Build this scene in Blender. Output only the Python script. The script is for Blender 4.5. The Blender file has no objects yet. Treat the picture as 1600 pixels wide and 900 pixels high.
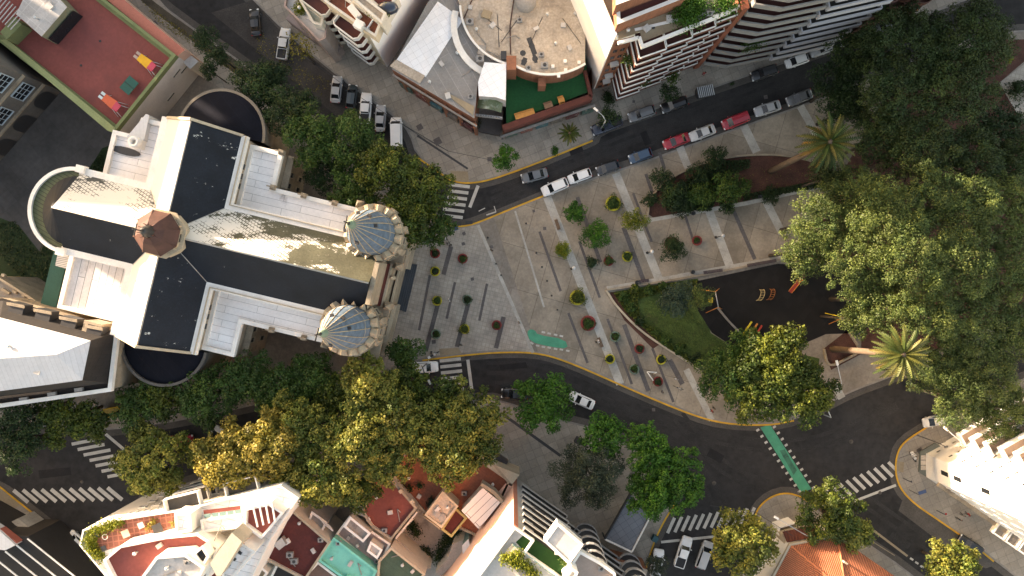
import bpy, math, random
import numpy as np
from mathutils import Vector, Matrix
R = math.radians
scn = bpy.context.scene
# ---------------------------------------------------------------- camera, world, sun, exposure
H = 120.0
cam = bpy.data.cameras.new('camera'); cam_o = bpy.data.objects.new('camera', cam)
scn.collection.objects.link(cam_o); scn.camera = cam_o
cam_o.location = (0, 0, H); cam_o.rotation_euler = (0, 0, 0)
cam.sensor_width = 36; cam.lens = 36 * H / 160.0
cam.clip_start = 1; cam.clip_end = 6000
SUN_EL, SUN_DX, SUN_DY = 9.5, -0.84, 0.54          # direction towards the sun on the ground plane
az = math.atan2(SUN_DY, SUN_DX)
world = bpy.data.worlds.new('World'); scn.world = world; world.use_nodes = True
wn = world.node_tree.nodes; wl = world.node_tree.links
sky = wn.new('ShaderNodeTexSky'); sky.sky_type = 'NISHITA'; sky.sun_disc = False
sky.sun_elevation = R(SUN_EL); sky.sun_rotation = R(90) - az
sky.air_density = 1.0; sky.dust_density = 2.5; sky.ozone_density = 0.6
wn['Background'].inputs['Strength'].default_value = 0.15
wl.new(sky.outputs[0], wn['Background'].inputs[0])
sun = bpy.data.lights.new('sun', 'SUN'); sun.energy = 4.3; sun.angle = R(0.6); sun.color = (1.0, 0.92, 0.81)
sun_o = bpy.data.objects.new('sun', sun); scn.collection.objects.link(sun_o)
d = Vector((SUN_DX * math.cos(R(SUN_EL)), SUN_DY * math.cos(R(SUN_EL)), math.sin(R(SUN_EL))))
sun_o.rotation_euler = d.to_track_quat('Z', 'Y').to_euler(); sun_o.location = d * 300
scn.view_settings.view_transform = 'Standard'; scn.view_settings.look = 'None'
scn.view_settings.exposure = 2.3; scn.view_settings.gamma = 1.0
scn.view_settings.use_white_balance = True
scn.view_settings.white_balance_temperature = 8400
scn.view_settings.white_balance_tint = 18
scn.render.engine = 'CYCLES'
# ---------------------------------------------------------------- helpers
def W(px, py, z=0.0):
    f = (H - z) / H * 0.1
    return ((px - 800) * f, (450 - py) * f)
def WP(pts, z=0.0): return [W(a, b, z) for a, b in pts]
def area(p): return 0.5 * sum(p[i][0] * p[(i + 1) % len(p)][1] - p[(i + 1) % len(p)][0] * p[i][1] for i in range(len(p)))
def ccw(p): return list(p) if area(p) > 0 else list(reversed(p))
def offset(p, d, closed=True):                                   # positive d: to the left of travel
    n = len(p); out = []
    for i in range(n):
        a = p[i - 1] if (closed or i > 0) else None; b = p[i]; c = p[(i + 1) % n] if (closed or i < n - 1) else None
        ns = []
        for q, r in ((a, b), (b, c)):
            if q is None or r is None: continue
            dx, dy = r[0] - q[0], r[1] - q[1]; l = math.hypot(dx, dy) or 1
            ns.append((-dy / l, dx / l))
        if len(ns) == 2:
            mx, my = ns[0][0] + ns[1][0], ns[0][1] + ns[1][1]; k = max(0.35, (mx * mx + my * my) / 2)
            out.append((b[0] + mx * d / k, b[1] + my * d / k))
        else: out.append((b[0] + ns[0][0] * d, b[1] + ns[0][1] * d))
    return out
def smooth(p, n=3, closed=False):
    for _ in range(n):
        q = []
        m = len(p); rng = range(m if closed else m - 1)
        if not closed: q.append(p[0])
        for i in rng:
            a, b = p[i], p[(i + 1) % m]
            q += [(a[0] * .75 + b[0] * .25, a[1] * .75 + b[1] * .25), (a[0] * .25 + b[0] * .75, a[1] * .25 + b[1] * .75)]
        if not closed: q.append(p[-1])
        p = q
    return p
def lerp(a, b, t): return (a[0] + (b[0] - a[0]) * t, a[1] + (b[1] - a[1]) * t)
def arc(cx, cy, r, a0, a1, n): return [(cx + r * math.cos(R(a0 + (a1 - a0) * i / n)), cy + r * math.sin(R(a0 + (a1 - a0) * i / n))) for i in range(n + 1)]
class MB:
    def __init__(s): s.v = []; s.f = []; s.m = []; s.sm = []
    def face(s, pts, m=0, smo=False):
        i = len(s.v); s.v += [tuple(p) for p in pts]; s.f.append(tuple(range(i, i + len(pts)))); s.m.append(m); s.sm.append(smo)
    def sheet(s, poly, z, m=0): s.face([(x, y, z) for x, y in ccw(poly)], m); return s
    def prism(s, poly, z0, z1, m=0, mt=None, bot=False, top=True):
        p = ccw(poly); n = len(p)
        for i in range(n):
            a, b = p[i], p[(i + 1) % n]
            s.face([(a[0], a[1], z0), (b[0], b[1], z0), (b[0], b[1], z1), (a[0], a[1], z1)], m)
        if top: s.face([(x, y, z1) for x, y in p], m if mt is None else mt)
        if bot: s.face([(x, y, z0) for x, y in reversed(p)], m)
        return s
    def box(s, cx, cy, z0, sx, sy, sz, rot=0, m=0, mt=None):
        c, k = math.cos(rot), math.sin(rot)
        p = [(cx + x * c - y * k, cy + x * k + y * c) for x, y in ((-sx / 2, -sy / 2), (sx / 2, -sy / 2), (sx / 2, sy / 2), (-sx / 2, sy / 2))]
        return s.prism(p, z0, z0 + sz, m, mt, bot=True)
    def wallbox(s, a, b, w, z0, z1, m=0):                          # thin wall between two points
        dx, dy = b[0] - a[0], b[1] - a[1]; l = math.hypot(dx, dy) or 1; nx, ny = -dy / l * w / 2, dx / l * w / 2
        return s.prism([(a[0] - nx, a[1] - ny), (b[0] - nx, b[1] - ny), (b[0] + nx, b[1] + ny), (a[0] + nx, a[1] + ny)], z0, z1, m, bot=True)
    def ring(s, poly, w, z0, z1, m=0, skip=()):                    # parapet just inside a closed outline
        p = ccw(poly); q = offset(p, w); n = len(p)
        for i in range(n):
            if i in skip: continue
            j = (i + 1) % n
            s.prism([p[i], p[j], q[j], q[i]], z0, z1, m)
        return s
    def band(s, pts, w, z0, z1=None, m=0):                         # band along an open polyline
        l = offset(pts, w / 2, False); r = offset(pts, -w / 2, False)
        for i in range(len(pts) - 1):
            q = [r[i], r[i + 1], l[i + 1], l[i]]
            if z1 is None: s.sheet(q, z0, m)
            else: s.prism(q, z0, z1, m)
        return s
    def tube(s, p0, p1, r0, r1=None, n=8, m=0, caps=True, smo=True):
        r1 = r0 if r1 is None else r1
        a = Vector(p0); b = Vector(p1); d = (b - a)
        if d.length < 1e-6: return s
        d.normalize(); u = d.orthogonal().normalized(); w = d.cross(u)
        A = [a + (u * math.cos(2 * math.pi * i / n) + w * math.sin(2 * math.pi * i / n)) * r0 for i in range(n)]
        B = [b + (u * math.cos(2 * math.pi * i / n) + w * math.sin(2 * math.pi * i / n)) * r1 for i in range(n)]
        for i in range(n):
            j = (i + 1) % n; s.face([A[i], A[j], B[j], B[i]], m, smo)
        if caps: s.face(B, m); s.face(A[::-1], m)
        return s
    def path(s, pts, r, n=6, m=0):
        for a, b in zip(pts[:-1], pts[1:]): s.tube(a, b, r, r, n, m)
        return s
    def lathe(s, cx, cy, prof, n=16, m=0, smo=True, a0=0.0):
        rings = [[(cx + r * math.cos(a0 + 2 * math.pi * i / n), cy + r * math.sin(a0 + 2 * math.pi * i / n), z) for i in range(n)] for r, z in prof]
        for k in range(len(rings) - 1):
            for i in range(n):
                j = (i + 1) % n
                if prof[k + 1][0] < 1e-4: s.face([rings[k][i], rings[k][j], rings[k + 1][i]], m, smo)
                elif prof[k][0] < 1e-4: s.face([rings[k][i], rings[k + 1][j], rings[k + 1][i]], m, smo)
                else: s.face([rings[k][i], rings[k][j], rings[k + 1][j], rings[k + 1][i]], m, smo)
        return s
    def build(s, name, mats, parent=None, weld=True, link=True):
        me = bpy.data.meshes.new(name)
        v = s.v; o = (0, 0, 0)
        if parent is not None and not parent.get('_local'): o = tuple(parent['_o'])
        v = [(a - o[0], b - o[1], c - o[2]) for a, b, c in v]
        me.from_pydata(v, [], s.f)
        if not isinstance(mats, (list, tuple)): mats = [mats]
        for m in mats: me.materials.append(m)
        me.polygons.foreach_set('material_index', s.m); me.polygons.foreach_set('use_smooth', s.sm)
        if weld and any(s.sm):
            import bmesh
            bm = bmesh.new(); bm.from_mesh(me); bmesh.ops.remove_doubles(bm, verts=bm.verts, dist=0.0005); bm.to_mesh(me); bm.free()
        me.update()
        ob = bpy.data.objects.new(name, me); scn.collection.objects.link(ob)
        if parent is not None: ob.parent = parent
        return ob
def tag(o, label=None, cat=None, group=None, kind=None):
    if label: o['label'] = label
    if cat: o['category'] = cat
    if group: o['group'] = group
    if kind: o['kind'] = kind
    return o
def thing(name, label, cat, x=0, y=0, z=0, group=None, local=False):
    o = bpy.data.objects.new(name, None); scn.collection.objects.link(o)
    o.empty_display_size = .5; o.location = (x, y, z); o['_o'] = (x, y, z)
    if local: o['_local'] = 1
    return tag(o, label, cat, group)
def solo(name, mb, mats, label, cat, origin=None, group=None):     # a thing that is one mesh, origin at its base
    if origin is None:
        xs = [p[0] for p in mb.v]; ys = [p[1] for p in mb.v]; origin = ((min(xs) + max(xs)) / 2, (min(ys) + max(ys)) / 2, min(p[2] for p in mb.v))
    mb.v = [(a - origin[0], b - origin[1], c - origin[2]) for a, b, c in mb.v]
    ob = mb.build(name, mats); ob.location = origin
    return tag(ob, label, cat, group)
def struct(name, mb, mats, kind='structure'):
    return tag(mb.build(name, mats), kind=kind)
def copy_tree(o, parent=None):
    c = o.copy(); scn.collection.objects.link(c)
    if parent is not None: c.parent = parent
    for ch in list(o.children): copy_tree(ch, c)
    return c
# ---------------------------------------------------------------- materials
MATS = {}
def M(name, col, rough=.85, var=.18, sc=.35, fine=.12, metal=0., bump=0., pat=None, spec=.4, stain=None, coat=0., emit=None):
    if name in MATS: return MATS[name]
    m = bpy.data.materials.new(name); MATS[name] = m; m.use_nodes = True
    nt = m.node_tree; N = nt.nodes; L = nt.links; b = N['Principled BSDF']
    b.inputs['Roughness'].default_value = rough; b.inputs['Metallic'].default_value = metal
    b.inputs['Specular IOR Level'].default_value = spec; b.inputs['Coat Weight'].default_value = coat
    tc = N.new('ShaderNodeTexCoord')
    def noise(scale, det=5, rg=.6):
        n = N.new('ShaderNodeTexNoise'); n.inputs['Scale'].default_value = scale; n.inputs['Detail'].default_value = det
        n.inputs['Roughness'].default_value = rg; L.new(tc.outputs['Object'], n.inputs['Vector']); return n.outputs['Fac']
    def mrange(x, a, b2, c, d2):
        n = N.new('ShaderNodeMapRange'); n.inputs[1].default_value = a; n.inputs[2].default_value = b2; n.inputs[3].default_value = c; n.inputs[4].default_value = d2
        L.new(x, n.inputs[0]); return n.outputs[0]
    def mul(a, bb):
        n = N.new('ShaderNodeMix'); n.data_type = 'RGBA'; n.blend_type = 'MULTIPLY'; n.inputs[0].default_value = 1
        if isinstance(a, tuple): n.inputs[6].default_value = a
        else: L.new(a, n.inputs[6])
        L.new(bb, n.inputs[7]); return n.outputs[2]
    def mixc(f, a, bb):
        n = N.new('ShaderNodeMix'); n.data_type = 'RGBA'
        L.new(f, n.inputs[0])
        if isinstance(a, tuple): n.inputs[6].default_value = a
        else: L.new(a, n.inputs[6])
        if isinstance(bb, tuple): n.inputs[7].default_value = bb
        else: L.new(bb, n.inputs[7])
        return n.outputs[2]
    c = tuple(col) + (1,)
    out = mul(c, mrange(noise(sc), .3, .7, 1 - var, 1 + var))
    if fine: out = mul(out, mrange(noise(sc * 14, 3), .3, .7, 1 - fine, 1 + fine))
    hgt = None
    if stain:                                                      # (colour, noise scale, low, high)
        out = mixc(mrange(noise(stain[1], 6, .7), stain[2], stain[3], 0, 1), out, tuple(stain[0]) + (1,))
    if pat:
        mp = N.new('ShaderNodeMapping'); mp.inputs['Rotation'].default_value = (0, 0, R(pat.get('rot', 0))); L.new(tc.outputs['Object'], mp.inputs['Vector'])
        if pat['t'] == 'tiles':
            bt = N.new('ShaderNodeTexBrick'); bt.offset = pat.get('off', 0); bt.inputs['Scale'].default_value = 1
            bt.inputs['Brick Width'].default_value = pat['w']; bt.inputs['Row Height'].default_value = pat.get('h', pat['w'])
            bt.inputs['Mortar Size'].default_value = pat.get('mo', .03); bt.inputs['Mortar Smooth'].default_value = .3
            k = pat.get('k', .7); v = pat.get('v', .1)
            bt.inputs['Color1'].default_value = (1 + v,) * 3 + (1,); bt.inputs['Color2'].default_value = (1 - v,) * 3 + (1,); bt.inputs['Mortar'].default_value = (k, k, k, 1)
            L.new(mp.outputs[0], bt.inputs['Vector']); out = mul(out, bt.outputs['Color'])
        elif pat['t'] == 'wave':
            wv = N.new('ShaderNodeTexWave'); wv.inputs['Scale'].default_value = math.pi / 10 / pat['w'] * 2; wv.wave_profile = 'SIN'
            wv.inputs['Distortion'].default_value = pat.get('dist', 0)
            L.new(mp.outputs[0], wv.inputs['Vector']); k = pat.get('k', .6)
            out = mul(out, mrange(wv.outputs['Fac'], pat.get('lo', 0), pat.get('hi', 1), k, 1.0)); hgt = (wv.outputs['Fac'], pat.get('bh', .05))
        elif pat['t'] == 'seams':
            bt = N.new('ShaderNodeTexBrick'); bt.offset = .37; bt.inputs['Scale'].default_value = 1
            bt.inputs['Brick Width'].default_value = pat.get('l', 40); bt.inputs['Row Height'].default_value = pat['w']
            bt.inputs['Mortar Size'].default_value = pat.get('mo', .05); bt.inputs['Mortar Smooth'].default_value = .1
            k = pat.get('k', .45); v = pat.get('v', .05)
            bt.inputs['Color1'].default_value = (1 + v,) * 3 + (1,); bt.inputs['Color2'].default_value = (1 - v,) * 3 + (1,); bt.inputs['Mortar'].default_value = (k, k, k, 1)
            L.new(mp.outputs[0], bt.inputs['Vector']); out = mul(out, bt.outputs['Color'])
    L.new(out, b.inputs['Base Color'])
    if bump or hgt:
        bp = N.new('ShaderNodeBump'); bp.inputs['Strength'].default_value = 1
        if hgt: L.new(hgt[0], bp.inputs['Height']); bp.inputs['Distance'].default_value = hgt[1]
        else: L.new(noise(sc * 10), bp.inputs['Height']); bp.inputs['Distance'].default_value = bump
        L.new(bp.outputs[0], b.inputs['Normal'])
    if emit: b.inputs['Emission Color'].default_value = tuple(emit[0]) + (1,); b.inputs['Emission Strength'].default_value = emit[1]
    return m
def paint(name, col, rough=.28): return M(name, col, rough, .04, 1, 0, spec=.5, coat=.6)
asphalt = M('asphalt', (.024, .0225, .0225), .9, .35, .07, .3, stain=((.040, .037, .036), .22, .48, .72))
asphalt2 = M('asphalt_gutter', (.085, .075, .066), .9, .25, .3, .2)
pave_brown = M('pave_brown', (.285, .235, .180), .88, .24, .22, .14, pat=dict(t='tiles', w=4.2, h=6.5, rot=16, mo=.045, k=.58, v=.11), stain=((.16, .135, .105), .16, .46, .74))
pave_grey = M('pave_grey', (.375, .332, .280), .88, .2, .25, .1, pat=dict(t='tiles', w=.62, rot=14, mo=.05, k=.8, v=.08), stain=((.23, .205, .18), .2, .46, .74))
pave_walk = M('pave_walk', (.315, .275, .228), .88, .22, .3, .12, pat=dict(t='tiles', w=1.3, h=1.3, rot=-22, mo=.04, k=.72, v=.12), stain=((.17, .155, .14), .15, .5, .78))
pave_light = M('pave_light', (.41, .385, .34), .85, .22, .4, .1, pat=dict(t='tiles', w=1.4, rot=20, mo=.03, k=.8, v=.06))
pave_dark = M('pave_dark', (.115, .102, .098), .88, .15, .5, .15, pat=dict(t='tiles', w=.4, h=.2, rot=14, mo=.02, k=.75, v=.12))
pave_drive = M('pave_concrete', (.235, .20, .165), .88, .25, .2, .15, pat=dict(t='tiles', w=2.6, h=5, rot=18, mo=.03, k=.8, v=.05), stain=((.33, .29, .24), .2, .55, .8))
kerb_m = M('kerb', (.24, .215, .19), .85, .2, 1, .1)
yellow_m = M('kerb_yellow', (.62, .33, .03), .7, .2, .8, .15, stain=((.3, .2, .1), 1.2, .62, .8))
white_line = M('line_white', (.50, .47, .42), .8, .15, .8, .15, stain=((.2, .18, .17), 1.5, .58, .85))
green_line = M('line_green', (.05, .30, .18), .8, .15, .8, .12, stain=((.04, .1, .08), .9, .62, .8))
green_worn = M('line_green_worn', (.04, .17, .11), .8, .2, .8, .12, stain=((.02, .05, .04), .9, .52, .7))
red_line = M('line_red', (.35, .1, .07), .8, .15, .8, .12)
soil = M('soil', (.085, .036, .026), .95, .4, .5, .35, bump=.1)
rubber = M('rubber', (.007, .0065, .007), .9, .3, .3, .1, pat=dict(t='tiles', w=1.0, rot=38, mo=.02, k=.8, v=.32))
lawn = M('lawn', (.058, .092, .022), .95, .4, .4, .4, bump=.1, stain=((.075, .05, .03), .25, .56, .72))
grass_m = M('grass_green', (.020, .040, .014), .95, .35, .3, .3)
court_m = M('court', (.088, .082, .078), .9, .3, .12, .12, pat=dict(t='tiles', w=2.4, h=2.4, rot=-40, mo=.03, k=.82, v=.06))
stone = M('stone', (.32, .26, .19), .85, .25, .5, .15, stain=((.16, .13, .1), .6, .52, .75), bump=.03)
stone_lt = M('stone_light', (.44, .36, .26), .8, .16, .5, .12, stain=((.3, .25, .2), .8, .6, .8))
white_wall = M('white_wall', (.80, .77, .72), .8, .06, .3, .04)
cream_wall = M('cream_wall', (.60, .55, .47), .85, .12, .3, .08)
grey_wall = M('grey_wall', (.36, .34, .32), .85, .15, .3, .1)
dark_wall = M('dark_wall', (.028, .026, .025), .85, .2, .3, .1)
brick_w = M('brick_wall', (.26, .105, .06), .85, .2, .6, .15, pat=dict(t='tiles', w=.5, h=.25, off=.5, mo=.02, k=1.2, v=.1))
pink_wall = M('pink_wall', (.70, .44, .34), .8, .05, .4, .04)
green_wall = M('green_wall', (.17, .20, .09), .85, .12, .5, .1)
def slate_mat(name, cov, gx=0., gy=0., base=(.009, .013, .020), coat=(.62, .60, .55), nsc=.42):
    # slates with pale patches, set per slope; cov = pale share, gx / gy = its change across the slope
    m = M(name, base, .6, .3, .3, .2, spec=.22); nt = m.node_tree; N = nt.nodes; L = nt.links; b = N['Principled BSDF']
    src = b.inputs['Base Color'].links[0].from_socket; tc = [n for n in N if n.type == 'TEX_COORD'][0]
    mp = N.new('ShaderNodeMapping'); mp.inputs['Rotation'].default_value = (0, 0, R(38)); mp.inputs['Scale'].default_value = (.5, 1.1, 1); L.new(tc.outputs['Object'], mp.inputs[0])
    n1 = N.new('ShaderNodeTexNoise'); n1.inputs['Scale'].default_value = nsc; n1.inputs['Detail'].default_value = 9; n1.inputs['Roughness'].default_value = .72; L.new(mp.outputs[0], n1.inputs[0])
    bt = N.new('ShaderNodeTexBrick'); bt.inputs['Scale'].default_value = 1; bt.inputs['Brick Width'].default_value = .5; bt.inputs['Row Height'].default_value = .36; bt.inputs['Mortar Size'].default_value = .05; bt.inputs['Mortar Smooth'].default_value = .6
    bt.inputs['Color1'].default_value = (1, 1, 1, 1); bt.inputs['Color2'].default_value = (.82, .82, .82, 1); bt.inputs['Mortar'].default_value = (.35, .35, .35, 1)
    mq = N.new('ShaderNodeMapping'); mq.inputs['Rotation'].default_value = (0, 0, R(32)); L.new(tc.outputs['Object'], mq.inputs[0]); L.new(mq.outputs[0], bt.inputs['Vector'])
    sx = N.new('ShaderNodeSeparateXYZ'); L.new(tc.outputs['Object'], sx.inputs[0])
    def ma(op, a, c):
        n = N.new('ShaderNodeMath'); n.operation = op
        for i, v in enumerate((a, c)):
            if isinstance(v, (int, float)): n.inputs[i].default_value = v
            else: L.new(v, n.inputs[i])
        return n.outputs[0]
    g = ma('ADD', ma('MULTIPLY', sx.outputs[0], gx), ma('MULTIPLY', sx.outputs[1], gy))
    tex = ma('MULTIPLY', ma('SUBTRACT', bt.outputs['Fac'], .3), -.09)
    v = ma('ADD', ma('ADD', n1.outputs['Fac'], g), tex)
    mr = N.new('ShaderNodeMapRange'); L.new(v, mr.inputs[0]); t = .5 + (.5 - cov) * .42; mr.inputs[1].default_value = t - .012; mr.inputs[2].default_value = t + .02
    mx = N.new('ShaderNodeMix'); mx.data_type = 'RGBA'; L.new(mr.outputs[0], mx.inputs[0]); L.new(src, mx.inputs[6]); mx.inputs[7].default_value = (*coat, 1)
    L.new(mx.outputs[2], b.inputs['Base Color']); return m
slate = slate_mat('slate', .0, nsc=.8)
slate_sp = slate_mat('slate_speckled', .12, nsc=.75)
slate_w = slate_mat('slate_mostly_pale', .93)
slate_d = slate_mat('slate_pale_diamonds', .88, 0, -.012, (.05, .055, .055))
slate_n = slate_mat('slate_pale_patches', .80, -.0115, -.006, (.070, .070, .048))
slate_plain = M('slate_plain', (.010, .011, .016), .9, .2, .3, .1, spec=.05, pat=dict(t='seams', w=1.6, l=9, rot=50, mo=.02, k=1.5, v=.1))
roof_white = M('roof_white', (.90, .87, .85), .75, .08, .25, .06, pat=dict(t='seams', w=1.0, l=7, rot=13.5, mo=.035, k=.55, v=.05), stain=((.34, .29, .26), .28, .6, .8))
roof_white2 = M('roof_white_stained', (.86, .82, .79), .75, .1, .25, .08, pat=dict(t='seams', w=1.0, l=14, rot=90 + 13.5, mo=.04, k=.4, v=.05), stain=((.2, .15, .12), .22, .54, .75))
cornice = M('cornice', (.80, .76, .70), .7, .12, .6, .06, stain=((.32, .28, .24), 1.2, .62, .8))
red_roof = M('roof_red', (.235, .062, .052), .85, .14, .15, .1, stain=((.17, .05, .045), .13, .52, .7))
maroon = M('roof_maroon', (.11, .026, .022), .85, .22, .2, .16, stain=((.16, .06, .05), .3, .6, .8))
terracotta = M('terracotta_floor', (.26, .085, .048), .85, .2, .2, .15, stain=((.15, .06, .04), .25, .55, .8), pat=dict(t='tiles', w=.35, rot=36, mo=.02, k=.85, v=.08))
tile_floor = M('terrace_tiles', (.26, .10, .07), .8, .12, .4, .1, pat=dict(t='tiles', w=.75, rot=-8, mo=.08, k=1.7, v=.12))
orange_tile = M('orange_tiles', (.52, .17, .08), .8, .14, .5, .12)
teal_roof = M('roof_teal', (.16, .58, .47), .7, .10, .4, .06, stain=((.09, .30, .24), .3, .56, .8))
dgreen_roof = M('roof_green', (.055, .095, .065), .85, .2, .3, .1, pat=dict(t='seams', w=.7, l=20, rot=40, mo=.03, k=.8))
turf = M('turf', (.008, .085, .028), .95, .14, .2, .15)
turf_d = M('turf_dark', (.010, .05, .008), .95, .15, .5, .2)
metal_white = M('metal_white', (.84, .84, .85), .5, .05, .4, .05, pat=dict(t='tiles', w=1.1, h=.9, rot=-31, mo=.02, k=.72, v=.04), stain=((.35, .34, .34), .9, .66, .85))
metal_grey = M('metal_grey', (.25, .235, .22), .7, .14, .3, .1, pat=dict(t='seams', w=1.5, l=60, rot=60, mo=.04, k=1.35, v=.03), stain=((.12, .11, .105), .25, .58, .8))
roof_cream = M('roof_cream', (.42, .35, .28), .85, .2, .25, .2, stain=((.17, .14, .115), .35, .52, .75))
roof_grey = M('roof_light_grey', (.50, .47, .44), .8, .12, .2, .1, stain=((.25, .21, .18), .3, .6, .8))
roof_conc = M('roof_concrete', (.30, .275, .25), .85, .16, .3, .12, stain=((.12, .1, .09), .4, .56, .75))
roof_sand = M('roof_sand', (.30, .235, .155), .85, .15, .3, .1, stain=((.09, .07, .06), .22, .66, .74))
roof_metal2 = M('roof_metal_pale', (.58, .58, .58), .5, .07, .2, .05, pat=dict(t='seams', w=.55, l=30, rot=88, mo=.02, k=.85, v=.03))
mansard = M('mansard', (.018, .016, .016), .85, .2, .3, .12, pat=dict(t='tiles', w=.5, rot=14, off=.5, mo=.02, k=.7, v=.15))
glass_d = M('glass_dark', (.015, .018, .022), .2, .1, 1, 0, spec=.3)
glass_g = M('glass_green', (.18, .28, .26), .15, .1, 1, 0, spec=.6)
frame_w = M('frame_white', (.62, .60, .57), .6, .05, 1, 0)
frame_d = M('frame_dark', (.04, .04, .042), .5, .1, 1, 0)
metal_d = M('metal_dark', (.05, .05, .05), .5, .1, 1, 0, metal=.3)
metal_l = M('metal_light', (.55, .55, .54), .4, .1, 1, 0, metal=.3)
wood_m = M('wood', (.16, .09, .05), .8, .2, 2, .2)
wood_o = M('wood_orange', (.55, .24, .06), .7, .15, 2, .1)
plant_m = None
# ---------------------------------------------------------------- the ground, roads and pavements
g = MB(); g.sheet([(-1500, -1500), (1500, -1500), (1500, 1500), (-1500, 1500)], 0.0); struct('ground', g, asphalt)
KZ = 0.13
plaza_px = smooth([(-400, -330), (60, -170), (240, -5), (275, 24), (387, 103), (470, 165), (560, 235), (640, 300), (685, 340), (700, 352), (722, 354), (745, 348), (800, 325),
    (850, 305), (930, 276), (1000, 254), (1080, 225), (1150, 200), (1250, 165), (1330, 135), (1420, 95), (1500, 62), (1560, 48), (1700, 46), (2300, 46),
    (2300, 330), (1600, 500), (1460, 562), (1390, 590), (1330, 612), (1290, 633), (1245, 655), (1200, 664), (1130, 661), (1080, 647), (1000, 614), (920, 578), (870, 558),
    (835, 550), (790, 549), (745, 552), (700, 557), (660, 562), (640, 572), (500, 610), (300, 655), (180, 672), (120, 672), (0, 660), (-400, 640)], 1, True)
upper_px = smooth([(330, -60), (380, -15), (450, 55), (500, 97), (560, 145), (620, 185), (640, 210), (650, 243), (690, 272), (705, 283), (730, 287), (760, 283), (800, 270), (860, 247),
    (926, 221), (932, 203), (1000, 180), (1100, 143), (1200, 108), (1300, 74), (1400, 40), (1500, 5), (1560, -20), (1700, -300), (300, -300)], 1, True)
bottom_px = smooth([(224, 782), (232, 774), (300, 752), (400, 716), (500, 682), (600, 650), (700, 628), (760, 622), (795, 628), (830, 642), (880, 656), (930, 668), (985, 692), (1040, 732),
    (1058, 762), (1053, 790), (1038, 812), (1020, 850), (1005, 900), (985, 1100), (500, 1200), (300, 1000), (228, 800)], 1, True)
corner_px = smooth([(-400, 600), (-60, 740), (0, 760), (40, 792), (78, 822), (150, 882), (210, 935), (300, 1200), (-400, 1200)], 1, True)
island_px = smooth([(1178, 812), (1184, 793), (1203, 776), (1228, 769), (1252, 776), (1275, 796), (1340, 838), (1420, 892), (1500, 960), (1600, 1200), (1080, 1200), (1130, 960), (1162, 885)], 1, True)
right_px = smooth([(1640, 575), (1530, 618), (1475, 650), (1440, 672), (1412, 690), (1401, 708), (1398, 735), (1405, 762), (1428, 787), (1470, 815), (1520, 850), (1600, 912), (1760, 1030), (2300, 1300), (2300, 400)], 1, True)
GUT = 12
for nm, pp, mt in (('pavement_plaza', plaza_px, pave_drive), ('pavement_north', upper_px, pave_walk), ('pavement_south', bottom_px, pave_walk), ('pavement_west', corner_px, pave_walk),
               ('pavement_island', island_px, pave_walk), ('pavement_east', right_px, pave_walk)):
    p = ccw(WP(pp))
    q = offset(p, .28)
    b = MB(); b.ring(p, .28, 0, KZ, 1); b.sheet(q, KZ, 0); struct(nm, b, [mt, kerb_m])
    gb = MB(); o = offset(p, -1.0); n = len(p)                       # concrete gutter along the kerb
    for i in range(n): gb.face([(*o[i], .004), (*o[(i + 1) % n], .004), (*p[(i + 1) % n], .004), (*p[i], .004)])
    struct('gutter', gb, asphalt2)
# zones of paving on the plaza block
Z1, Z2, Z3 = KZ + .004, KZ + .008, KZ + .018
ZB = KZ + .013
def zone(name, px, m, z=Z1): struct(name, MB().sheet(WP(px), z), m)
zone('paving_tiled', [(628, 425), (662, 368), (700, 360), (745, 352), (832, 551), (790, 546), (745, 549), (700, 553), (662, 559), (600, 575), (610, 480)], pave_grey)
zone('paving_brown', [(772, 340), (800, 330), (850, 309), (930, 280), (1000, 257), (1080, 228), (1150, 203), (1250, 168), (1330, 139), (1400, 108), (1400, 420), (1230, 402), (948, 452), (1000, 520), (1090, 575),
      (1180, 640), (1195, 660), (1130, 657), (1080, 643), (1000, 610), (920, 574), (872, 555), (840, 548)], pave_brown)
zone('paving_walk', [(250, 0), (275, 28), (387, 107), (560, 240), (640, 305), (640, 340), (560, 300), (430, 200), (380, 160), (300, 110), (150, -20), (150, -60)], pave_walk)
zone('verge', [(215, -20), (240, 2), (275, 28), (387, 107), (600, 272), (590, 285), (380, 125), (262, 35), (195, -20)], M('verge_earth', (.075, .062, .045), .95, .4, .5, .3), Z2)
zone('court', [(-200, 330), (-10, 222), (82, 145), (130, 100), (280, 230), (160, 330), (110, 420), (30, 408), (-200, 300)], court_m)
zone('court_green', [(-60, 395), (0, 340), (30, 352), (64, 395), (80, 360), (110, 350), (120, 520), (60, 520), (-60, 470)], grass_m, Z2)
zone('yard_green', [(118, 300), (160, 232), (205, 215), (205, 300), (130, 330)], grass_m, Z2)
zone('playground', [(1075, 442), (1215, 412), (1330, 420), (1400, 480), (1345, 520), (1290, 522), (1230, 548), (1150, 545), (1112, 520), (1090, 485)], rubber, ZB + .002)
zone('lawn', [(952, 457), (1010, 447), (1090, 435), (1110, 520), (1150, 545), (1230, 548), (1280, 560), (1275, 600), (1190, 625), (1160, 610), (1100, 572), (1040, 542), (1000, 515), (968, 482)], lawn, ZB)
zone('soil_bed', [(1013, 335), (1020, 300), (1050, 275), (1110, 250), (1180, 241), (1240, 245), (1290, 262), (1310, 280), (1250, 297), (1160, 315), (1070, 332), (1020, 340)], soil, ZB)
zone('soil_bed', [(1286, 545), (1322, 517), (1345, 553), (1298, 578)], soil, ZB + .002)
zone('soil_path', [(952, 457), (962, 456), (995, 505), (1035, 535), (1020, 545), (975, 500)], soil, Z3)
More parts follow.
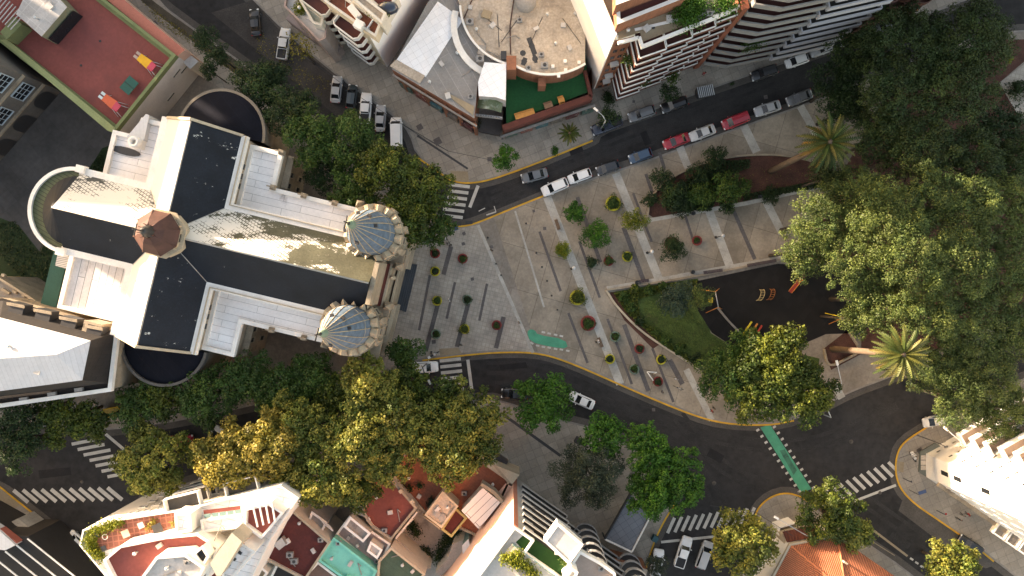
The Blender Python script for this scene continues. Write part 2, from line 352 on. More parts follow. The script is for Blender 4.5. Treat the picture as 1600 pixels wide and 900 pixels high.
zone('park_ground', [(1310, 280), (1400, 120), (1500, 80), (1560, 62), (1640, 62), (1560, 130), (1620, 230), (2200, 230), (2200, 320), (1620, 480), (1470, 545), (1345, 553), (1345, 520), (1400, 480), (1330, 415), (1240, 400)], soil, ZB - .002)
zone('park_path', [(1560, 130), (1600, 100), (1700, 100), (1700, 235), (1620, 230)], pave_grey, Z3)
# strips laid in the paving
def seg(mb, a, b, w, z):
    A, B = W(*a), W(*b); mb.band([A, B], w * .1, z)
ds = MB()
for a, b, w in (((705, 385), (693, 429), 7), ((672, 430), (655, 516), 4), ((711, 441), (698, 498), 4), ((761, 443), (749, 501), 4), ((684, 476), (665, 549), 7), ((732, 473), (714, 542), 7), ((787, 495), (775, 544), 7),
    ((902, 308), (938, 410), 6), ((843, 362), (876, 455), 4), ((905, 377), (937, 465), 4), ((989, 302), (1018, 378), 4), ((974, 355), (1006, 440), 7), ((1009, 272), (1021, 308), 5), ((1030, 238), (1038, 264), 5),
    ((888, 489), (918, 567), 4), ((949, 498), (987, 600), 4), ((975, 507), (1013, 611), 7), ((1019, 544), (1052, 628), 4), ((1046, 562), (1066, 600), 8), ((1070, 336), (1083, 376), 4), ((1146, 330), (1179, 405), 6)): seg(ds, a, b, w, Z3)
struct('paving_dark_strips', ds, pave_dark)
ls = MB()
for a, b, w in (((855, 308), (969, 600), 13), ((962, 271), (1031, 440), 13), ((1062, 230), (1084, 285), 12), ((1108, 330), (1140, 416), 13), ((1162, 197), (1182, 238), 13), ((1194, 310), (1222, 365), 12), ((1072, 577), (1112, 656), 10), ((1250, 166), (1278, 215), 12), ((1303, 600), (1315, 622), 12)): seg(ls, a, b, w, Z2)
struct('paving_light_strips', ls, pave_light)
ed = MB()
for a, b, w in (((747, 352), (833, 551), 5), ((805, 330), (850, 480), 3), ((948, 451), (1060, 432), 7), ((1060, 432), (1230, 402), 8), ((1010, 345), (1165, 318), 6), ((1165, 318), (1290, 290), 6)): seg(ed, a, b, w, Z3)
struct('paving_edge', ed, pave_light)
dc = MB()
for px in ((640, 157, 700, 280, 3), (697, 245, 731, 266, 3)): pass
for a, b, w in (((652, 212), (731, 264), 3.2), ((455, 75), (655, 212), 1), ((790, 650), (876, 712), 4.5), ((570, 160), (700, 236), 1)): seg(dc, a, b, w, Z2)
struct('drain_channel', dc, frame_d)
# manholes, inspection covers
for i, (x, y, s, r) in enumerate(((768, 386, 5, .3), (724, 381, 5, .3), (738, 436, 5, .2), (725, 365, 5, .5), (834, 330, 4, .2), (851, 357, 5, 0), (656, 199, 9, .5), (684, 221, 11, .5), (765, 249, 7, .1), (1196, 152, 6, .2), (1437, 704, 9, .6), (678, 534, 6, .1), (1021, 640, 5, 0), (1108, 17, 6, .2), (1253, 67, 6, .2), (242, 38, 9, .6), (990, 159, 4, 0))):
    struct('manhole_cover', MB().box(*W(x, y), KZ + .002, s * .1, s * .1, .012, r), pave_dark)
for x, y, s in ((128, 753, 5), (1375, 770, 5), (845, 560, 4), (1116, 755, 6), (886, 573, 5), (1330, 690, 6)):
    struct('manhole_cover', MB().lathe(*W(x, y), [(s * .055, .0), (s * .055, .016), (0, .016)], 14), asphalt2)
# ramps at the crossings
for px in ([(704, 267), (731, 268), (733, 284), (704, 281)], [(686, 545), (716, 543), (722, 552), (688, 556)], [(0, 764), (34, 788), (16, 798), (0, 790)], [(1402, 720), (1412, 722), (1411, 738), (1401, 736)], [(690, 352), (705, 353), (702, 362), (694, 368)]):
    zone('kerb_ramp', px, roof_sand, Z2)
# painted kerbs
def kerb_line(pts, close=True, w=.26, m=yellow_m):
    b = MB(); b.band(smooth(WP(pts), 2), w, KZ - .02, KZ + .016); struct('kerb_line', b, m)
kerb_line([(660, 563), (700, 558), (745, 553), (790, 550), (835, 551), (870, 559), (920, 579), (1000, 615), (1080, 648), (1130, 662), (1200, 665), (1240, 657)])
kerb_line([(690, 344), (702, 352), (722, 354.5), (745, 349), (800, 326), (850, 306)])
kerb_line([(652, 246), (690, 272), (705, 283), (730, 287), (760, 283), (800, 270), (860, 247), (926, 220)])
kerb_line([(0, 760), (40, 792), (78, 822)])
kerb_line([(1178, 812), (1184, 793), (1203, 776), (1228, 769), (1252, 776), (1262, 784)])
kerb_line([(1475, 651), (1440, 672), (1412, 690), (1401, 708), (1398, 735), (1405, 762), (1428, 787), (1470, 815), (1520, 850), (1552, 877)])
kerb_line([(1058, 775), (1053, 790), (1038, 812), (1020, 850), (1010, 886)])
# road markings
def stripes(ends, name='crosswalk', mm=white_line):
    b = MB()
    for a, c, w in ends: b.band([W(*a), W(*c)], w * .1, .008)
    struct(name, b, mm)
def zebra(a, b, n, dx, dy, w): return [((a[0] + (b[0] - a[0]) * i / (n - 1), a[1] + (b[1] - a[1]) * i / (n - 1)), (a[0] + (b[0] - a[0]) * i / (n - 1) + dx, a[1] + (b[1] - a[1]) * i / (n - 1) + dy), w) for i in range(n)]
stripes(zebra((701, 288), (690, 336), 6, 33, 4, 5)); stripes([((747, 290), (734, 324), 5)], 'stop_line')
stripes(zebra((687, 564), (692, 611), 6, 33, -3.5, 5)); stripes([((731, 562), (737, 608), 5)], 'stop_line')
stripes(zebra((112, 694), (168, 745), 7, 42, -8, 5)); stripes([((165, 678), (197, 705), 4.5)], 'stop_line')
stripes(zebra((21, 766), (168, 762), 11, 23, 19, 6))
stripes(zebra((1043, 833), (1168, 817), 12, 11, -24, 5)); stripes([((1033, 847), (1120, 838), 4)], 'stop_line')
stripes(zebra((1268, 775), (1388, 722), 12, 18, 18, 5)); stripes([((1335, 783), (1400, 758), 4)], 'stop_line')
stripes([((760, 336), (775, 331), 2), ((772, 322), (775, 331), 1.2), ((748, 330), (758, 325), 1.4)], 'road_arrow')
b = MB(); b.sheet(WP([(1188, 668), (1203, 663), (1268, 764), (1252, 770)]), .008); struct('cycle_crossing', b, green_line)
b = MB(); b.sheet(WP([(1218, 704), (1226, 702), (1245, 735), (1240, 742)]), .0125); struct('cycle_crossing', b, green_worn)
b = MB()
for i in range(11):
    t = i / 10
    for s in (0, 1):
        a = lerp((1184, 672), (1249, 768), t) if s == 0 else lerp((1210, 667), (1271, 762), t)
        b.box(*W(*a), .008, .35, .5, .002, -R(58) + 0)
struct('dashed_line', b, white_line)
b = MB(); b.sheet(smooth(WP([(823, 518), (829, 514), (836, 516), (840, 523), (883, 530), (888, 545), (860, 542), (828, 534)]), 1, True), Z3 + .004); struct('cycle_patch', b, green_line)
b = MB()
for x, y, r in ((849, 519, -.2), (858, 521, -.2), (868, 523, -.2), (877, 525, -.2), (831, 536, -.6), (840, 540, -.2), (849, 542, -.2), (858, 543, -.2), (868, 545, -.2), (877, 546, -.2), (887, 548, -.2)): b.box(*W(x, y), Z3 + .004, .55, .28, .003, r)
struct('dashed_line', b, white_line)
stripes([((1356, 822), (1418, 869), 3.4)], 'median_line', roof_sand)
stripes([((1422, 872), (1427, 875), 3), ((1430, 878), (1435, 881), 3), ((1438, 884), (1443, 887), 3)], 'dashed_line')
stripes([((1350, 838), (1398, 868), 1.2)], 'median_line', roof_sand)
stripes([((60, 250), (100, 300), 1.2), ((5, 430), (60, 355), 1.2)], 'court_line', roof_sand)
# bay of grey paving beside the kerb, right-hand street
b = MB(); b.sheet(WP([(1404, 798), (1412, 776), (1430, 792), (1500, 838), (1560, 882), (1540, 888), (1508, 877)]), .009); struct('road_patch', b, asphalt2)
b = MB(); b.sheet(WP([(395, 0), (430, 40), (520, 118), (610, 186), (560, 210), (440, 110), (330, 20)]), .009); struct('road_patch', b, M('asphalt_worn', (.05, .044, .04), .9, .3, .3, .3))
# low garden walls
def lowwall(pts, h, label, m=stone_lt, w=.3):
    b = MB(); b.band(smooth(WP(pts), 2), w, KZ, KZ + h); return solo('garden_wall', b, m, label, 'wall')
lowwall([(947, 454), (962, 478), (1000, 517), (1045, 547), (1090, 575)], .35, 'low curved pale wall edging the triangular lawn by the street', stone_lt)
lowwall([(948, 453), (1080, 433), (1218, 406)], .35, 'low straight wall between the brown paving and the playground', stone)
lowwall([(1120, 480), (1140, 505), (1162, 525)], .3, 'short curved grey kerb wall between lawn and play area', kerb_m)
lowwall([(1010, 345), (1016, 305), (1050, 275), (1110, 250), (1180, 241), (1240, 244), (1300, 262)], .3, 'thin curved kerb wall round the dark shrub bed', stone)
lowwall([(1286, 545), (1292, 574), (1318, 562), (1345, 548), (1325, 520), (1340, 508)], .45, 'grey angular wall round the red earth bed of the tall palm', stone)

# repairs, tyre wear and worn lanes in the asphalt
worn = M('asphalt_light', (.029, .0275, .027), .9, .3, .4, .35); fresh = M('asphalt_fresh', (.014, .013, .014), .9, .3, .5, .3)
for px, mm in (([(885, 225), (905, 218), (912, 236), (892, 243)], fresh), ([(1000, 208), (1010, 204), (1018, 224), (1008, 228)], fresh), ([(780, 570), (822, 566), (824, 575), (782, 578)], fresh), ([(1110, 700), (1132, 712), (1126, 724), (1104, 712)], fresh), ([(60, 735), (110, 730), (112, 742), (62, 748)], fresh), ([(1370, 640), (1400, 628), (1404, 640), (1374, 652)], worn), ([(1080, 190), (1120, 176), (1123, 184), (1083, 198)], worn), ([(980, 640), (1010, 652), (1006, 662), (976, 650)], worn), ([(1395, 830), (1425, 850), (1418, 858), (1390, 838)], worn)):
    struct('road_patch', MB().sheet(WP(px), .0065), mm)
zt_ = .0045
for pts in ([(760, 575), (850, 575), (940, 610), (1060, 665), (1180, 700), (1300, 690), (1400, 630)], [(760, 590), (850, 592), (935, 628), (1050, 690), (1100, 740), (1130, 800)], [(770, 318), (850, 285), (1000, 222), (1200, 150), (1380, 78)], [(770, 308), (850, 272), (1000, 210), (1200, 138), (1370, 66)], [(1200, 760), (1140, 740), (1090, 690), (1060, 650)], [(1350, 780), (1420, 830), (1500, 885)]):
    for k in (-.8, .8):
        zt_ += .00012; b = MB(); b.band(offset(smooth(WP(pts), 2), k, False), .6, zt_); struct('wheel_track', b, worn)
# ---------------------------------------------------------------- buildings: generic pieces
def window_mb(p, n, w, h, z, dep=.12, bars=2, rows=1):               # p on the wall, n outward normal
    t = (-n[1], n[0]); b = MB()
    def q(u, v, o): return (p[0] + t[0] * u + n[0] * o, p[1] + t[1] * u + n[1] * o, z + v)
    def bar(u0, u1, v0, v1, o0, o1, m):
        P = [q(u0, v0, o1), q(u1, v0, o1), q(u1, v1, o1), q(u0, v1, o1)]; b.face(P, m)
        B = [q(u0, v0, o0), q(u1, v0, o0), q(u1, v1, o0), q(u0, v1, o0)]
        for i in range(4): b.face([B[i], B[(i + 1) % 4], P[(i + 1) % 4], P[i]], m)
    bar(-w / 2, w / 2, 0, h, 0, .03, 1)
    f = .09
    bar(-w / 2 - f, w / 2 + f, -f, 0, 0, dep, 0); bar(-w / 2 - f, w / 2 + f, h, h + f, 0, dep, 0)
    bar(-w / 2 - f, -w / 2, 0, h, 0, dep, 0); bar(w / 2, w / 2 + f, 0, h, 0, dep, 0)
    for i in range(1, bars): x = -w / 2 + w * i / bars; bar(x - .03, x + .03, 0, h, .03, .07, 0)
    for i in range(1, rows): y = h * i / rows; bar(-w / 2, w / 2, y - .03, y + .03, .03, .07, 0)
    return b
def windows(parent, A, B, z0, fh, storeys, n, w=1.2, h=1.5, mats=None, bars=2, rows=1, t0=.04, t1=.96, sill=1.0, name='window'):
    dx, dy = B[0] - A[0], B[1] - A[1]; l = math.hypot(dx, dy); nn = (dy / l, -dx / l)  # outward = right of travel (ccw outline)
    for s in range(storeys):
        for i in range(n):
            t = t0 + (t1 - t0) * (i + .5) / n
            p = (A[0] + dx * t + nn[0] * .003, A[1] + dy * t + nn[1] * .003)
            window_mb(p, nn, w, h, z0 + s * fh + sill, .12, bars, rows).build(name, mats or [frame_w, glass_d], parent, weld=False)
def part(parent, name, mb, mats, weld=True, label=None):
    o = mb.build(name, mats, parent, weld)
    if label: o['label'] = label
    return o
def level(parent, px, z, wall, roof, z0=0.0, par=.7, pw=.25, parm=None, name='wall', world_pts=None):
    """one block: walls z0..z, a roof deck, a parapet ring; outline given as seen at roof height"""
    p = ccw(world_pts if world_pts else WP(px, z))
    b = MB(); b.prism(p, z0, z, top=False)
    if par: b.ring(p, pw, z, z + par)
    part(parent, name, b, wall)
    q = offset(p, pw) if par else p
    part(parent, 'roof', MB().sheet(q, z - .003 if not par else z + .01), roof)
    if par:
        c = MB(); c.ring(offset(p, -.04), pw + .08, z + par, z + par + .07); part(parent, 'coping', c, parm or cornice)
    return p
def bldg(name, label, cat, pts_world, group=None):
    cx = sum(p[0] for p in pts_world) / len(pts_world); cy = sum(p[1] for p in pts_world) / len(pts_world)
    return thing(name, label, cat, cx, cy, 0, group)
def rbox(parent, name, x, y, z, sx, sy, sz, rot=0, m=None, mt=None, label=None):    # box part whose top is seen at px x,y
    X, Y = W(x, y, z + sz); b = MB(); b.box(X, Y, z, sx, sy, sz, R(rot), 0, 1)
    return part(parent, name, b, [m or metal_l, mt or m or metal_l], label=label)
def ac_unit(parent, x, y, z, rot=0, s=1.0):
    X, Y = W(x, y, z + .7); b = MB(); b.box(X, Y, z, .95 * s, .75 * s, .65 * s, R(rot)); b.lathe(X, Y, [(.24 * s, z + .65 * s), (.24 * s, z + .7 * s), (.0, z + .7 * s)], 12, 1)
    return part(parent, 'air_conditioner', b, [M('ac_grey', (.27, .26, .25), .6, .1, 1, .1), frame_d])
def tank(parent, x, y, z, r=.7, h=1.2):
    X, Y = W(x, y, z + h); b = MB(); b.lathe(X, Y, [(r, z), (r, z + h * .85), (r * .8, z + h), (.2, z + h + .1), (0, z + h + .1)], 16)
    return part(parent, 'water_tank', b, roof_conc)

# ---------------------------------------------------------------- the church
CA = R(-13.5); CX, CY = -44.8, 6.95
cu = (math.cos(CA), math.sin(CA)); cv = (-math.sin(CA), math.cos(CA))
def C(u, v): return (CX + cu[0] * u + cv[0] * v, CY + cu[1] * u + cv[1] * v)
def CP(p): return [C(a, b) for a, b in p]
def C3(u, v, z): return (*C(u, v), z)
ch = thing('church', 'cross-shaped church with slate roofs, white side roofs and two ribbed domes', 'church', CX, CY)
EZ, RZ, HW = 16.5, 21.2, 5.3
def cbox(b, u0, u1, v0, v1, z0, z1, m=0): b.prism(CP([(u0, v0), (u1, v0), (u1, v1), (u0, v1)]), z0, z1, m); return b
w = MB(); cbox(w, -14.8, 27.1, -HW, HW, 0, EZ); part(ch, 'nave_wall', w, stone)
w = MB(); cbox(w, -HW, HW, HW + .02, 15, 0, EZ - .01); part(ch, 'transept_wall', w, stone)
w = MB(); cbox(w, -HW, HW, -14.7, -HW - .02, 0, EZ - .01); part(ch, 'transept_wall', w, stone)
rz = RZ - EZ; ov = .25
def slope(name, pts, m=None):
    b = MB(); b.face([C3(*p) for p in pts]); part(ch, name, b, m or slate)
e = EZ + .05
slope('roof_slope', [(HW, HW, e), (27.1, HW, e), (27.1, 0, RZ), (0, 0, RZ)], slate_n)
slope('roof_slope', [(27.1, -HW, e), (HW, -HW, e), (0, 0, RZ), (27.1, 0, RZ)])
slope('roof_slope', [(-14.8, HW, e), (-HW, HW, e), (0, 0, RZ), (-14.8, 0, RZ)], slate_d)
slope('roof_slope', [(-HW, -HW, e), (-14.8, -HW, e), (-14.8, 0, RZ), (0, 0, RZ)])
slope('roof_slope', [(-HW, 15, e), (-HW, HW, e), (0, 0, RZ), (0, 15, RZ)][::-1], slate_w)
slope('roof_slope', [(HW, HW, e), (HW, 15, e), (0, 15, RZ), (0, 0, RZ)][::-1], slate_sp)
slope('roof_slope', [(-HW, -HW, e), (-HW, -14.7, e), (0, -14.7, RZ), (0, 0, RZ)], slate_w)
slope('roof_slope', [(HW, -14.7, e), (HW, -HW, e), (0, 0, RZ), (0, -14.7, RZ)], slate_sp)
b = MB()
for a, c in (((-14.8, 0), (27.1, 0)), ((0, -14.7), (0, 15))): b.tube(C3(*a, RZ + .02), C3(*c, RZ + .02), .11, n=6)
for s in ((1, 1), (1, -1), (-1, 1), (-1, -1)): b.tube(C3(0, 0, RZ), C3(HW * s[0], HW * s[1], e), .07, n=5)
part(ch, 'ridge_capping', b, M('lead', (.32, .31, .29), .6, .2, 1, .1))
# gable walls
for nm, pts in (('gable', [(-HW, 15), (HW, 15)]), ('gable', [(-HW, -14.7), (HW, -14.7)])):
    (a, y), (c, _) = pts; s = 1 if y > 0 else -1; b = MB()
    A, B2, T = (a, y), (c, y), (0, y)
    for o in (0, .35 * s):
        b.face([C3(a, y + o, EZ - .5), C3(c, y + o, EZ - .5), C3(c, y + o, EZ + .3), C3(0, y + o, RZ + .45), C3(a, y + o, EZ + .3)])
    b.face([C3(a, y, EZ + .3), C3(0, y, RZ + .45), C3(0, y + .35 * s, RZ + .45), C3(a, y + .35 * s, EZ + .3)])
    b.face([C3(c, y, EZ + .3), C3(0, y, RZ + .45), C3(0, y + .35 * s, RZ + .45), C3(c, y + .35 * s, EZ + .3)])
    part(ch, nm, b, stone_lt)
# eaves cornices with gutters
def corn(pts, w=1.0, z0=None, z1=None, m=cornice, nm='cornice'):
    b = MB(); b.band(CP(pts), w, z0 or EZ - .5, z1 or EZ + .25); part(ch, nm, b, m)
o = HW + .15
corn([(27.0, o), (o, o), (o, 15.2)]); corn([(27.0, -o), (o, -o), (o, -15.0)])
corn([(-15, o), (-o, o), (-o, 15.2)]); corn([(-15, -o), (-o, -o), (-o, -15.0)])
for p in ([(27, o + .25), (o + .25, o + .25), (o + .25, 15.2)], [(27, -o - .25), (o + .25, -o - .25), (o + .25, -15)]): corn(p, .12, EZ + .25, EZ + .45, stone_lt, 'gutter')
# side roofs
AZ = 13.0
def aisle(pts, m, nm='side_roof'):
    p = ccw(CP(pts)); b = MB(); b.prism(p, 0, AZ, top=False); part(ch, 'side_wall', b, stone)
    part(ch, nm, MB().sheet(offset(p, .45), AZ + .01), m)
    b = MB(); b.ring(offset(p, -.12), .6, AZ - .3, AZ + .55); part(ch, 'parapet', b, cornice)
    return p
for s in (1, -1):
    k = 1.0 if s > 0 else 1.03
    aisle([(HW + .01, s * (HW + .01)), (22.5, s * (HW + .01)), (22.5, s * 9.4 * k), (9.8, s * 9.4 * k), (9.8, s * 14.5), (HW + .01, s * 14.5)], roof_white)
aisle([(-13.6, HW + .01), (-HW - .01, HW + .01), (-HW - .01, 14.6), (-10.2, 14.6), (-10.4, 12), (-13.6, 12)], roof_white)
aisle([(-15.4, -HW - .01), (-HW - .01, -HW - .01), (-HW - .01, -13.6), (-15.4, -13.6)], roof_white2)
# pinnacles on the side parapets
for u, v in ((9.8, 14.5), (14.2, 9.4), (18.6, 9.4), (9.8, 9.5), (14.2, -9.7), (18.8, -9.7)):
    b = MB(); x, y = C(u, v); b.box(x, y, AZ, .7, .7, 1.1, CA); b.lathe(x, y, [(.45, AZ + 1.1), (.2, AZ + 1.6), (0, AZ + 2.1)], 4, a0=CA + R(45), smo=False); b.box(x, y, AZ + 1.7, 1.2, .18, .18, CA)
    part(ch, 'pinnacle', b, stone)
# round-headed openings of the transepts seen above the side roofs, windows of chapels
for s in (1, -1):
    for i in range(3):
        v = s * (8.6 + i * 1.35)
        p = C(HW + .004, v); window_mb(p, cu, .8, 1.6, AZ + .7, .06, 1).build('window', [stone_lt, glass_d], ch, weld=False)
for v in (10.6, 12.2, -11, -12.6):
    p = C(9.804, v); window_mb(p, cu, .7, 2.6, 6.5, .2, 1).build('window', [stone_lt, glass_d], ch, weld=False)
    window_mb(p, cu, .7, 1.8, 2.0, .2, 1).build('window', [stone_lt, glass_d], ch, weld=False)
for u in (13, 16, 19):
    for s in (1, -1):
        window_mb(C(u, s * (9.41 if s > 0 else 9.69)), (cv[0] * s, cv[1] * s), .9, 3, 6, .2, 1).build('window', [stone_lt, glass_d], ch, weld=False)
# dark cornice ledges round the side chapels
for s in (1, -1):
    b = MB(); b.band(CP([(10.3, s * 14.6), (10.3, s * 9.9)]), .9, AZ - 2.6, AZ - 2.2); part(ch, 'ledge', b, stone)
# apses
def apse(cu0, cv0, a0, a1, r, z, roofm, parm, slo=1.5, par=.5):
    pts = [(cu0 + r * math.cos(R(t)), cv0 + r * math.sin(R(t))) for t in np.linspace(a0, a1, 25)]
    b = MB(); n = len(pts)
    for i in range(n - 1): p, q = C(*pts[i]), C(*pts[i + 1]); b.face([(*p, 0), (*q, 0), (*q, z), (*p, z)])
    part(ch, 'apse_wall', b, stone)
    b = MB()
    for i in range(n - 1): b.face([C3(*pts[i], z), C3(*pts[i + 1], z), C3(cu0, cv0, z + slo)])
    part(ch, 'apse_roof', b, roofm)
    b = MB(); b.band(CP(pts), .5 if z > 15 else .38, z - .5, z + par); part(ch, 'parapet', b, parm)
    return pts
apse(.5, 15.35, 0, 180, 6.0, 12.3, slate_plain, M('stone_brown', (.17, .145, .115), .85, .2, .5, .1), 2.2, .15)
apse(-.3, -15.05, 180, 360, 6.0, 12.3, slate_plain, M('stone_dark', (.1, .09, .08), .85, .2, .5, .1), 2.2)
apse(-14.8, 0, 90, 270, HW + .35, EZ, M('glass_ring', (.09, .10, .045), .6, .2, 1, .1, pat=dict(t='seams', w=.5, l=30, rot=30, mo=.05, k=.4)), cornice, .05, .35)
apse_p = [(-14.8, 0)] ; b = MB()
for i in range(12):
    a0, a1 = 90 + i * 15, 105 + i * 15; rr = 7.2
    q = [(-14.8 + rr * .55 * math.cos(R(a)), (HW - .6) * math.sin(R(a))) for a in (a0, a1)]
    b.face([C3(*q[0], EZ + .12), C3(*q[1], EZ + .12), C3(-14.8, 0, RZ)])
part(ch, 'apse_half_cone', b, slate)
for s in (1, -1): rb = MB(); cbox(rb, -15.4, -14.2, s * HW - .1, s * HW + .9 * s if s > 0 else s * HW + .1, EZ - .3, EZ + .7) if s > 0 else cbox(rb, -15.4, -14.2, -HW - .9, -HW + .1, EZ - .3, EZ + .7); part(ch, 'pier', rb, cornice)
# crossing lantern
b = MB(); a8 = CA + R(22.5)
b.lathe(CX, CY, [(3.0, 19), (3.0, 21.6), (3.25, 21.6), (3.25, 21.9), (2.75, 21.9), (2.75, 22.9)], 8, 0, False, a8)
part(ch, 'lantern_drum', b, stone_lt)
for k in range(8):
    a = CA + R(45 * k); nx, ny = math.cos(a), math.sin(a); rr = 2.75 * math.cos(R(22.5))
    window_mb((CX + nx * (rr + .005), CY + ny * (rr + .005)), (nx, ny), 1.1, .75, 22.0, .22, 1).build('lantern_window', [stone_lt, glass_d], ch, weld=False)
b = MB(); b.lathe(CX, CY, [(2.95, 22.9), (2.95, 23.15), (1.7, 24.7), (.75, 25.4)], 8, 0, False, a8); b.lathe(CX, CY, [(.78, 25.3), (.78, 25.9), (.5, 26.2), (.55, 26.6), (.2, 27), (0, 27)], 8, 1)
rs = M('roof_rust', (.075, .032, .025), .7, .3, .8, .15)
part(ch, 'lantern_roof', b, [rs, metal_d])
b = MB()
for k in range(8):
    a = a8 + R(45 * k); b.tube((CX + 2.97 * math.cos(a), CY + 2.97 * math.sin(a), 23.17), (CX + .75 * math.cos(a), CY + .75 * math.sin(a), 25.45), .09, .06, 5)
    b.tube((CX + .75 * math.cos(a), CY + .75 * math.sin(a), 25.3), (CX + .95 * math.cos(a), CY + .95 * math.sin(a), 26.4), .07, .04, 5)
part(ch, 'lantern_rib', b, rs)
def cross(parent, x, y, z, h=2.2, m=metal_d):
    b = MB(); b.tube((x, y, z), (x, y, z + h), .09, n=6); b.tube((x - cv[0] * .75, y - cv[1] * .75, z + h * .68), (x + cv[0] * .75, y + cv[1] * .75, z + h * .68), .09, n=6); b.lathe(x, y, [(0, z - .1), (.22, z + .05), (0, z + .3)], 8)
    part(parent, 'cross', b, m)
cross(ch, CX, CY, 27, 2.4)
# front towers
tile_b = M('dome_tile', (.10, .155, .22), .6, .3, 1.2, .2, stain=((.20, .21, .20), 1.5, .58, .85))
rib_m = M('dome_rib', (.40, .33, .23), .8, .15, 1, .1)
copper = M('copper', (.17, .25, .19), .7, .2, 2, .1)
def tower(u, v):
    x, y = C(u, v)
    b = MB(); cbox(b, u - 3.6, u + 3.6, v - 3.6, v + 3.6, 0, 11.5); cbox(b, u - 3.9, u + 3.9, v - 3.9, v + 3.9, 11.5, 12.1); part(ch, 'tower_shaft', b, stone)
    b = MB(); b.lathe(x, y, [(3.9, 12.1), (3.6, 12.4), (3.5, 16.4), (4.0, 16.7), (4.0, 17.1), (3.55, 17.1), (3.5, 17.0), (3.2, 16.9)], 24, 0, False, CA); part(ch, 'tower_drum', b, stone)
    for k in range(8):                                              # buttress turrets and openings round the drum
        a = CA + R(22.5 + 45 * k); px_, py_ = x + 3.75 * math.cos(a), y + 3.75 * math.sin(a)
        b = MB(); b.box(px_, py_, 12.1, .9, .9, 3.3, a); b.lathe(px_, py_, [(.62, 15.4), (.35, 16.0), (0, 16.6)], 4, 0, False, a + R(45)); part(ch, 'turret', b, stone)
        a = CA + R(45 * k); nx, ny = math.cos(a), math.sin(a)
        window_mb((x + nx * 3.56, y + ny * 3.56), (nx, ny), .9, 2.2, 13.0, .25, 1).build('tower_window', [stone_lt, frame_d], ch, weld=False)
    for k in range(16):                                             # scalloped crown of small gables
        a = CA + R(22.5 * k); p = (x + 3.45 * math.cos(a), y + 3.45 * math.sin(a)); b = MB()
        t = (-math.sin(a), math.cos(a)); n_ = (math.cos(a), math.sin(a)); hw = .62
        def q(uu, oo, zz): return (p[0] + t[0] * uu + n_[0] * oo, p[1] + t[1] * uu + n_[1] * oo, zz)
        for o0 in (-.45, .35): b.face([q(-hw, o0, 17.0), q(hw, o0, 17.0), q(hw, o0, 17.9), q(0, o0, 18.7), q(-hw, o0, 17.9)])
        b.face([q(-hw, -.45, 17.9), q(0, -.45, 18.7), q(0, .35, 18.7), q(-hw, .35, 17.9)]); b.face([q(hw, -.45, 17.9), q(0, -.45, 18.7), q(0, .35, 18.7), q(hw, .35, 17.9)])
        for sg in (-hw, hw): b.face([q(sg, -.45, 17.0), q(sg, .35, 17.0), q(sg, .35, 17.9), q(sg, -.45, 17.9)])
        part(ch, 'gablet', b, stone_lt, False)
    prof = [(2.95, 17.0), (2.97, 18.5), (2.9, 20), (2.72, 21.6), (2.42, 23.3), (2.0, 25.2), (1.5, 27.2), (1.0, 29.2), (.58, 30.8), (.42, 31.4)]
    b = MB(); b.lathe(x, y, prof, 32, 0, True, CA); part(ch, 'dome', b, tile_b)
    for k in range(16):
        a = CA + R(22.5 * k + 11.25); b = MB(); pts = [(x + (r + .03) * math.cos(a), y + (r + .03) * math.sin(a), z) for r, z in prof]; b.path(pts, .055, 6); part(ch, 'dome_rib', b, rib_m)
    b = MB(); rr = 2.78; b.path([(x + rr * math.cos(t), y + rr * math.sin(t), 20.9 + .2 * math.cos(8 * t)) for t in np.linspace(0, 2 * math.pi, 33)], .06, 5); part(ch, 'dome_band', b, rib_m)
    for k in (1, 3, 5, 9, 12):
        a = CA + R(22.5 * k); b = MB(); b.box(x + 1.85 * math.cos(a), y + 1.85 * math.sin(a), 26.0, .45, .4, .5, a); part(ch, 'dome_hatch', b, frame_d)
    b = MB(); b.lathe(x, y, [(.5, 31.2), (.55, 31.5), (.4, 31.8), (.4, 32.4), (.25, 32.9), (0, 33.2)], 12); part(ch, 'dome_finial', b, copper)
    cross(ch, x, y, 33.1, 2.3)
    # lower corner turrets and cornice bands
    for sx in (-1, 1):
        for sy in (-1, 1):
            if sx > 0 and sy * v > 0: continue
            p = C(u + sx * 3.6, v + sy * 3.6); b = MB(); b.box(*p, 10.5, 1.0, 1.0, 2.8, CA); b.lathe(*p, [(.7, 13.3), (.3, 14.2), (0, 14.9)], 4, 0, False, CA + R(45)); part(ch, 'turret', b, stone)
    b = MB(); b.band(CP([(u + 3.95, v - 3.7), (u + 3.95, v + 3.7)]), .5, 8.6, 9.0); part(ch, 'ledge', b, stone_lt); b = MB(); b.band(CP([(u + 3.95, v - 3.7), (u + 3.95, v + 3.7)]), .5, 4.6, 5.0); part(ch, 'ledge', b, stone_lt)
    for dv in (-1.3, 1.3):
        window_mb(C(u + 3.604, v + dv), cu, .9, 2.0, 9.2, .25, 1).build('tower_window', [stone_lt, frame_d], ch, weld=False)
        window_mb(C(u + 3.604, v + dv), cu, .9, 2.8, 5.3, .25, 1).build('tower_window', [stone_lt, frame_d], ch, weld=False)
tower(25.5, 6.5); tower(25.3, -6.4)
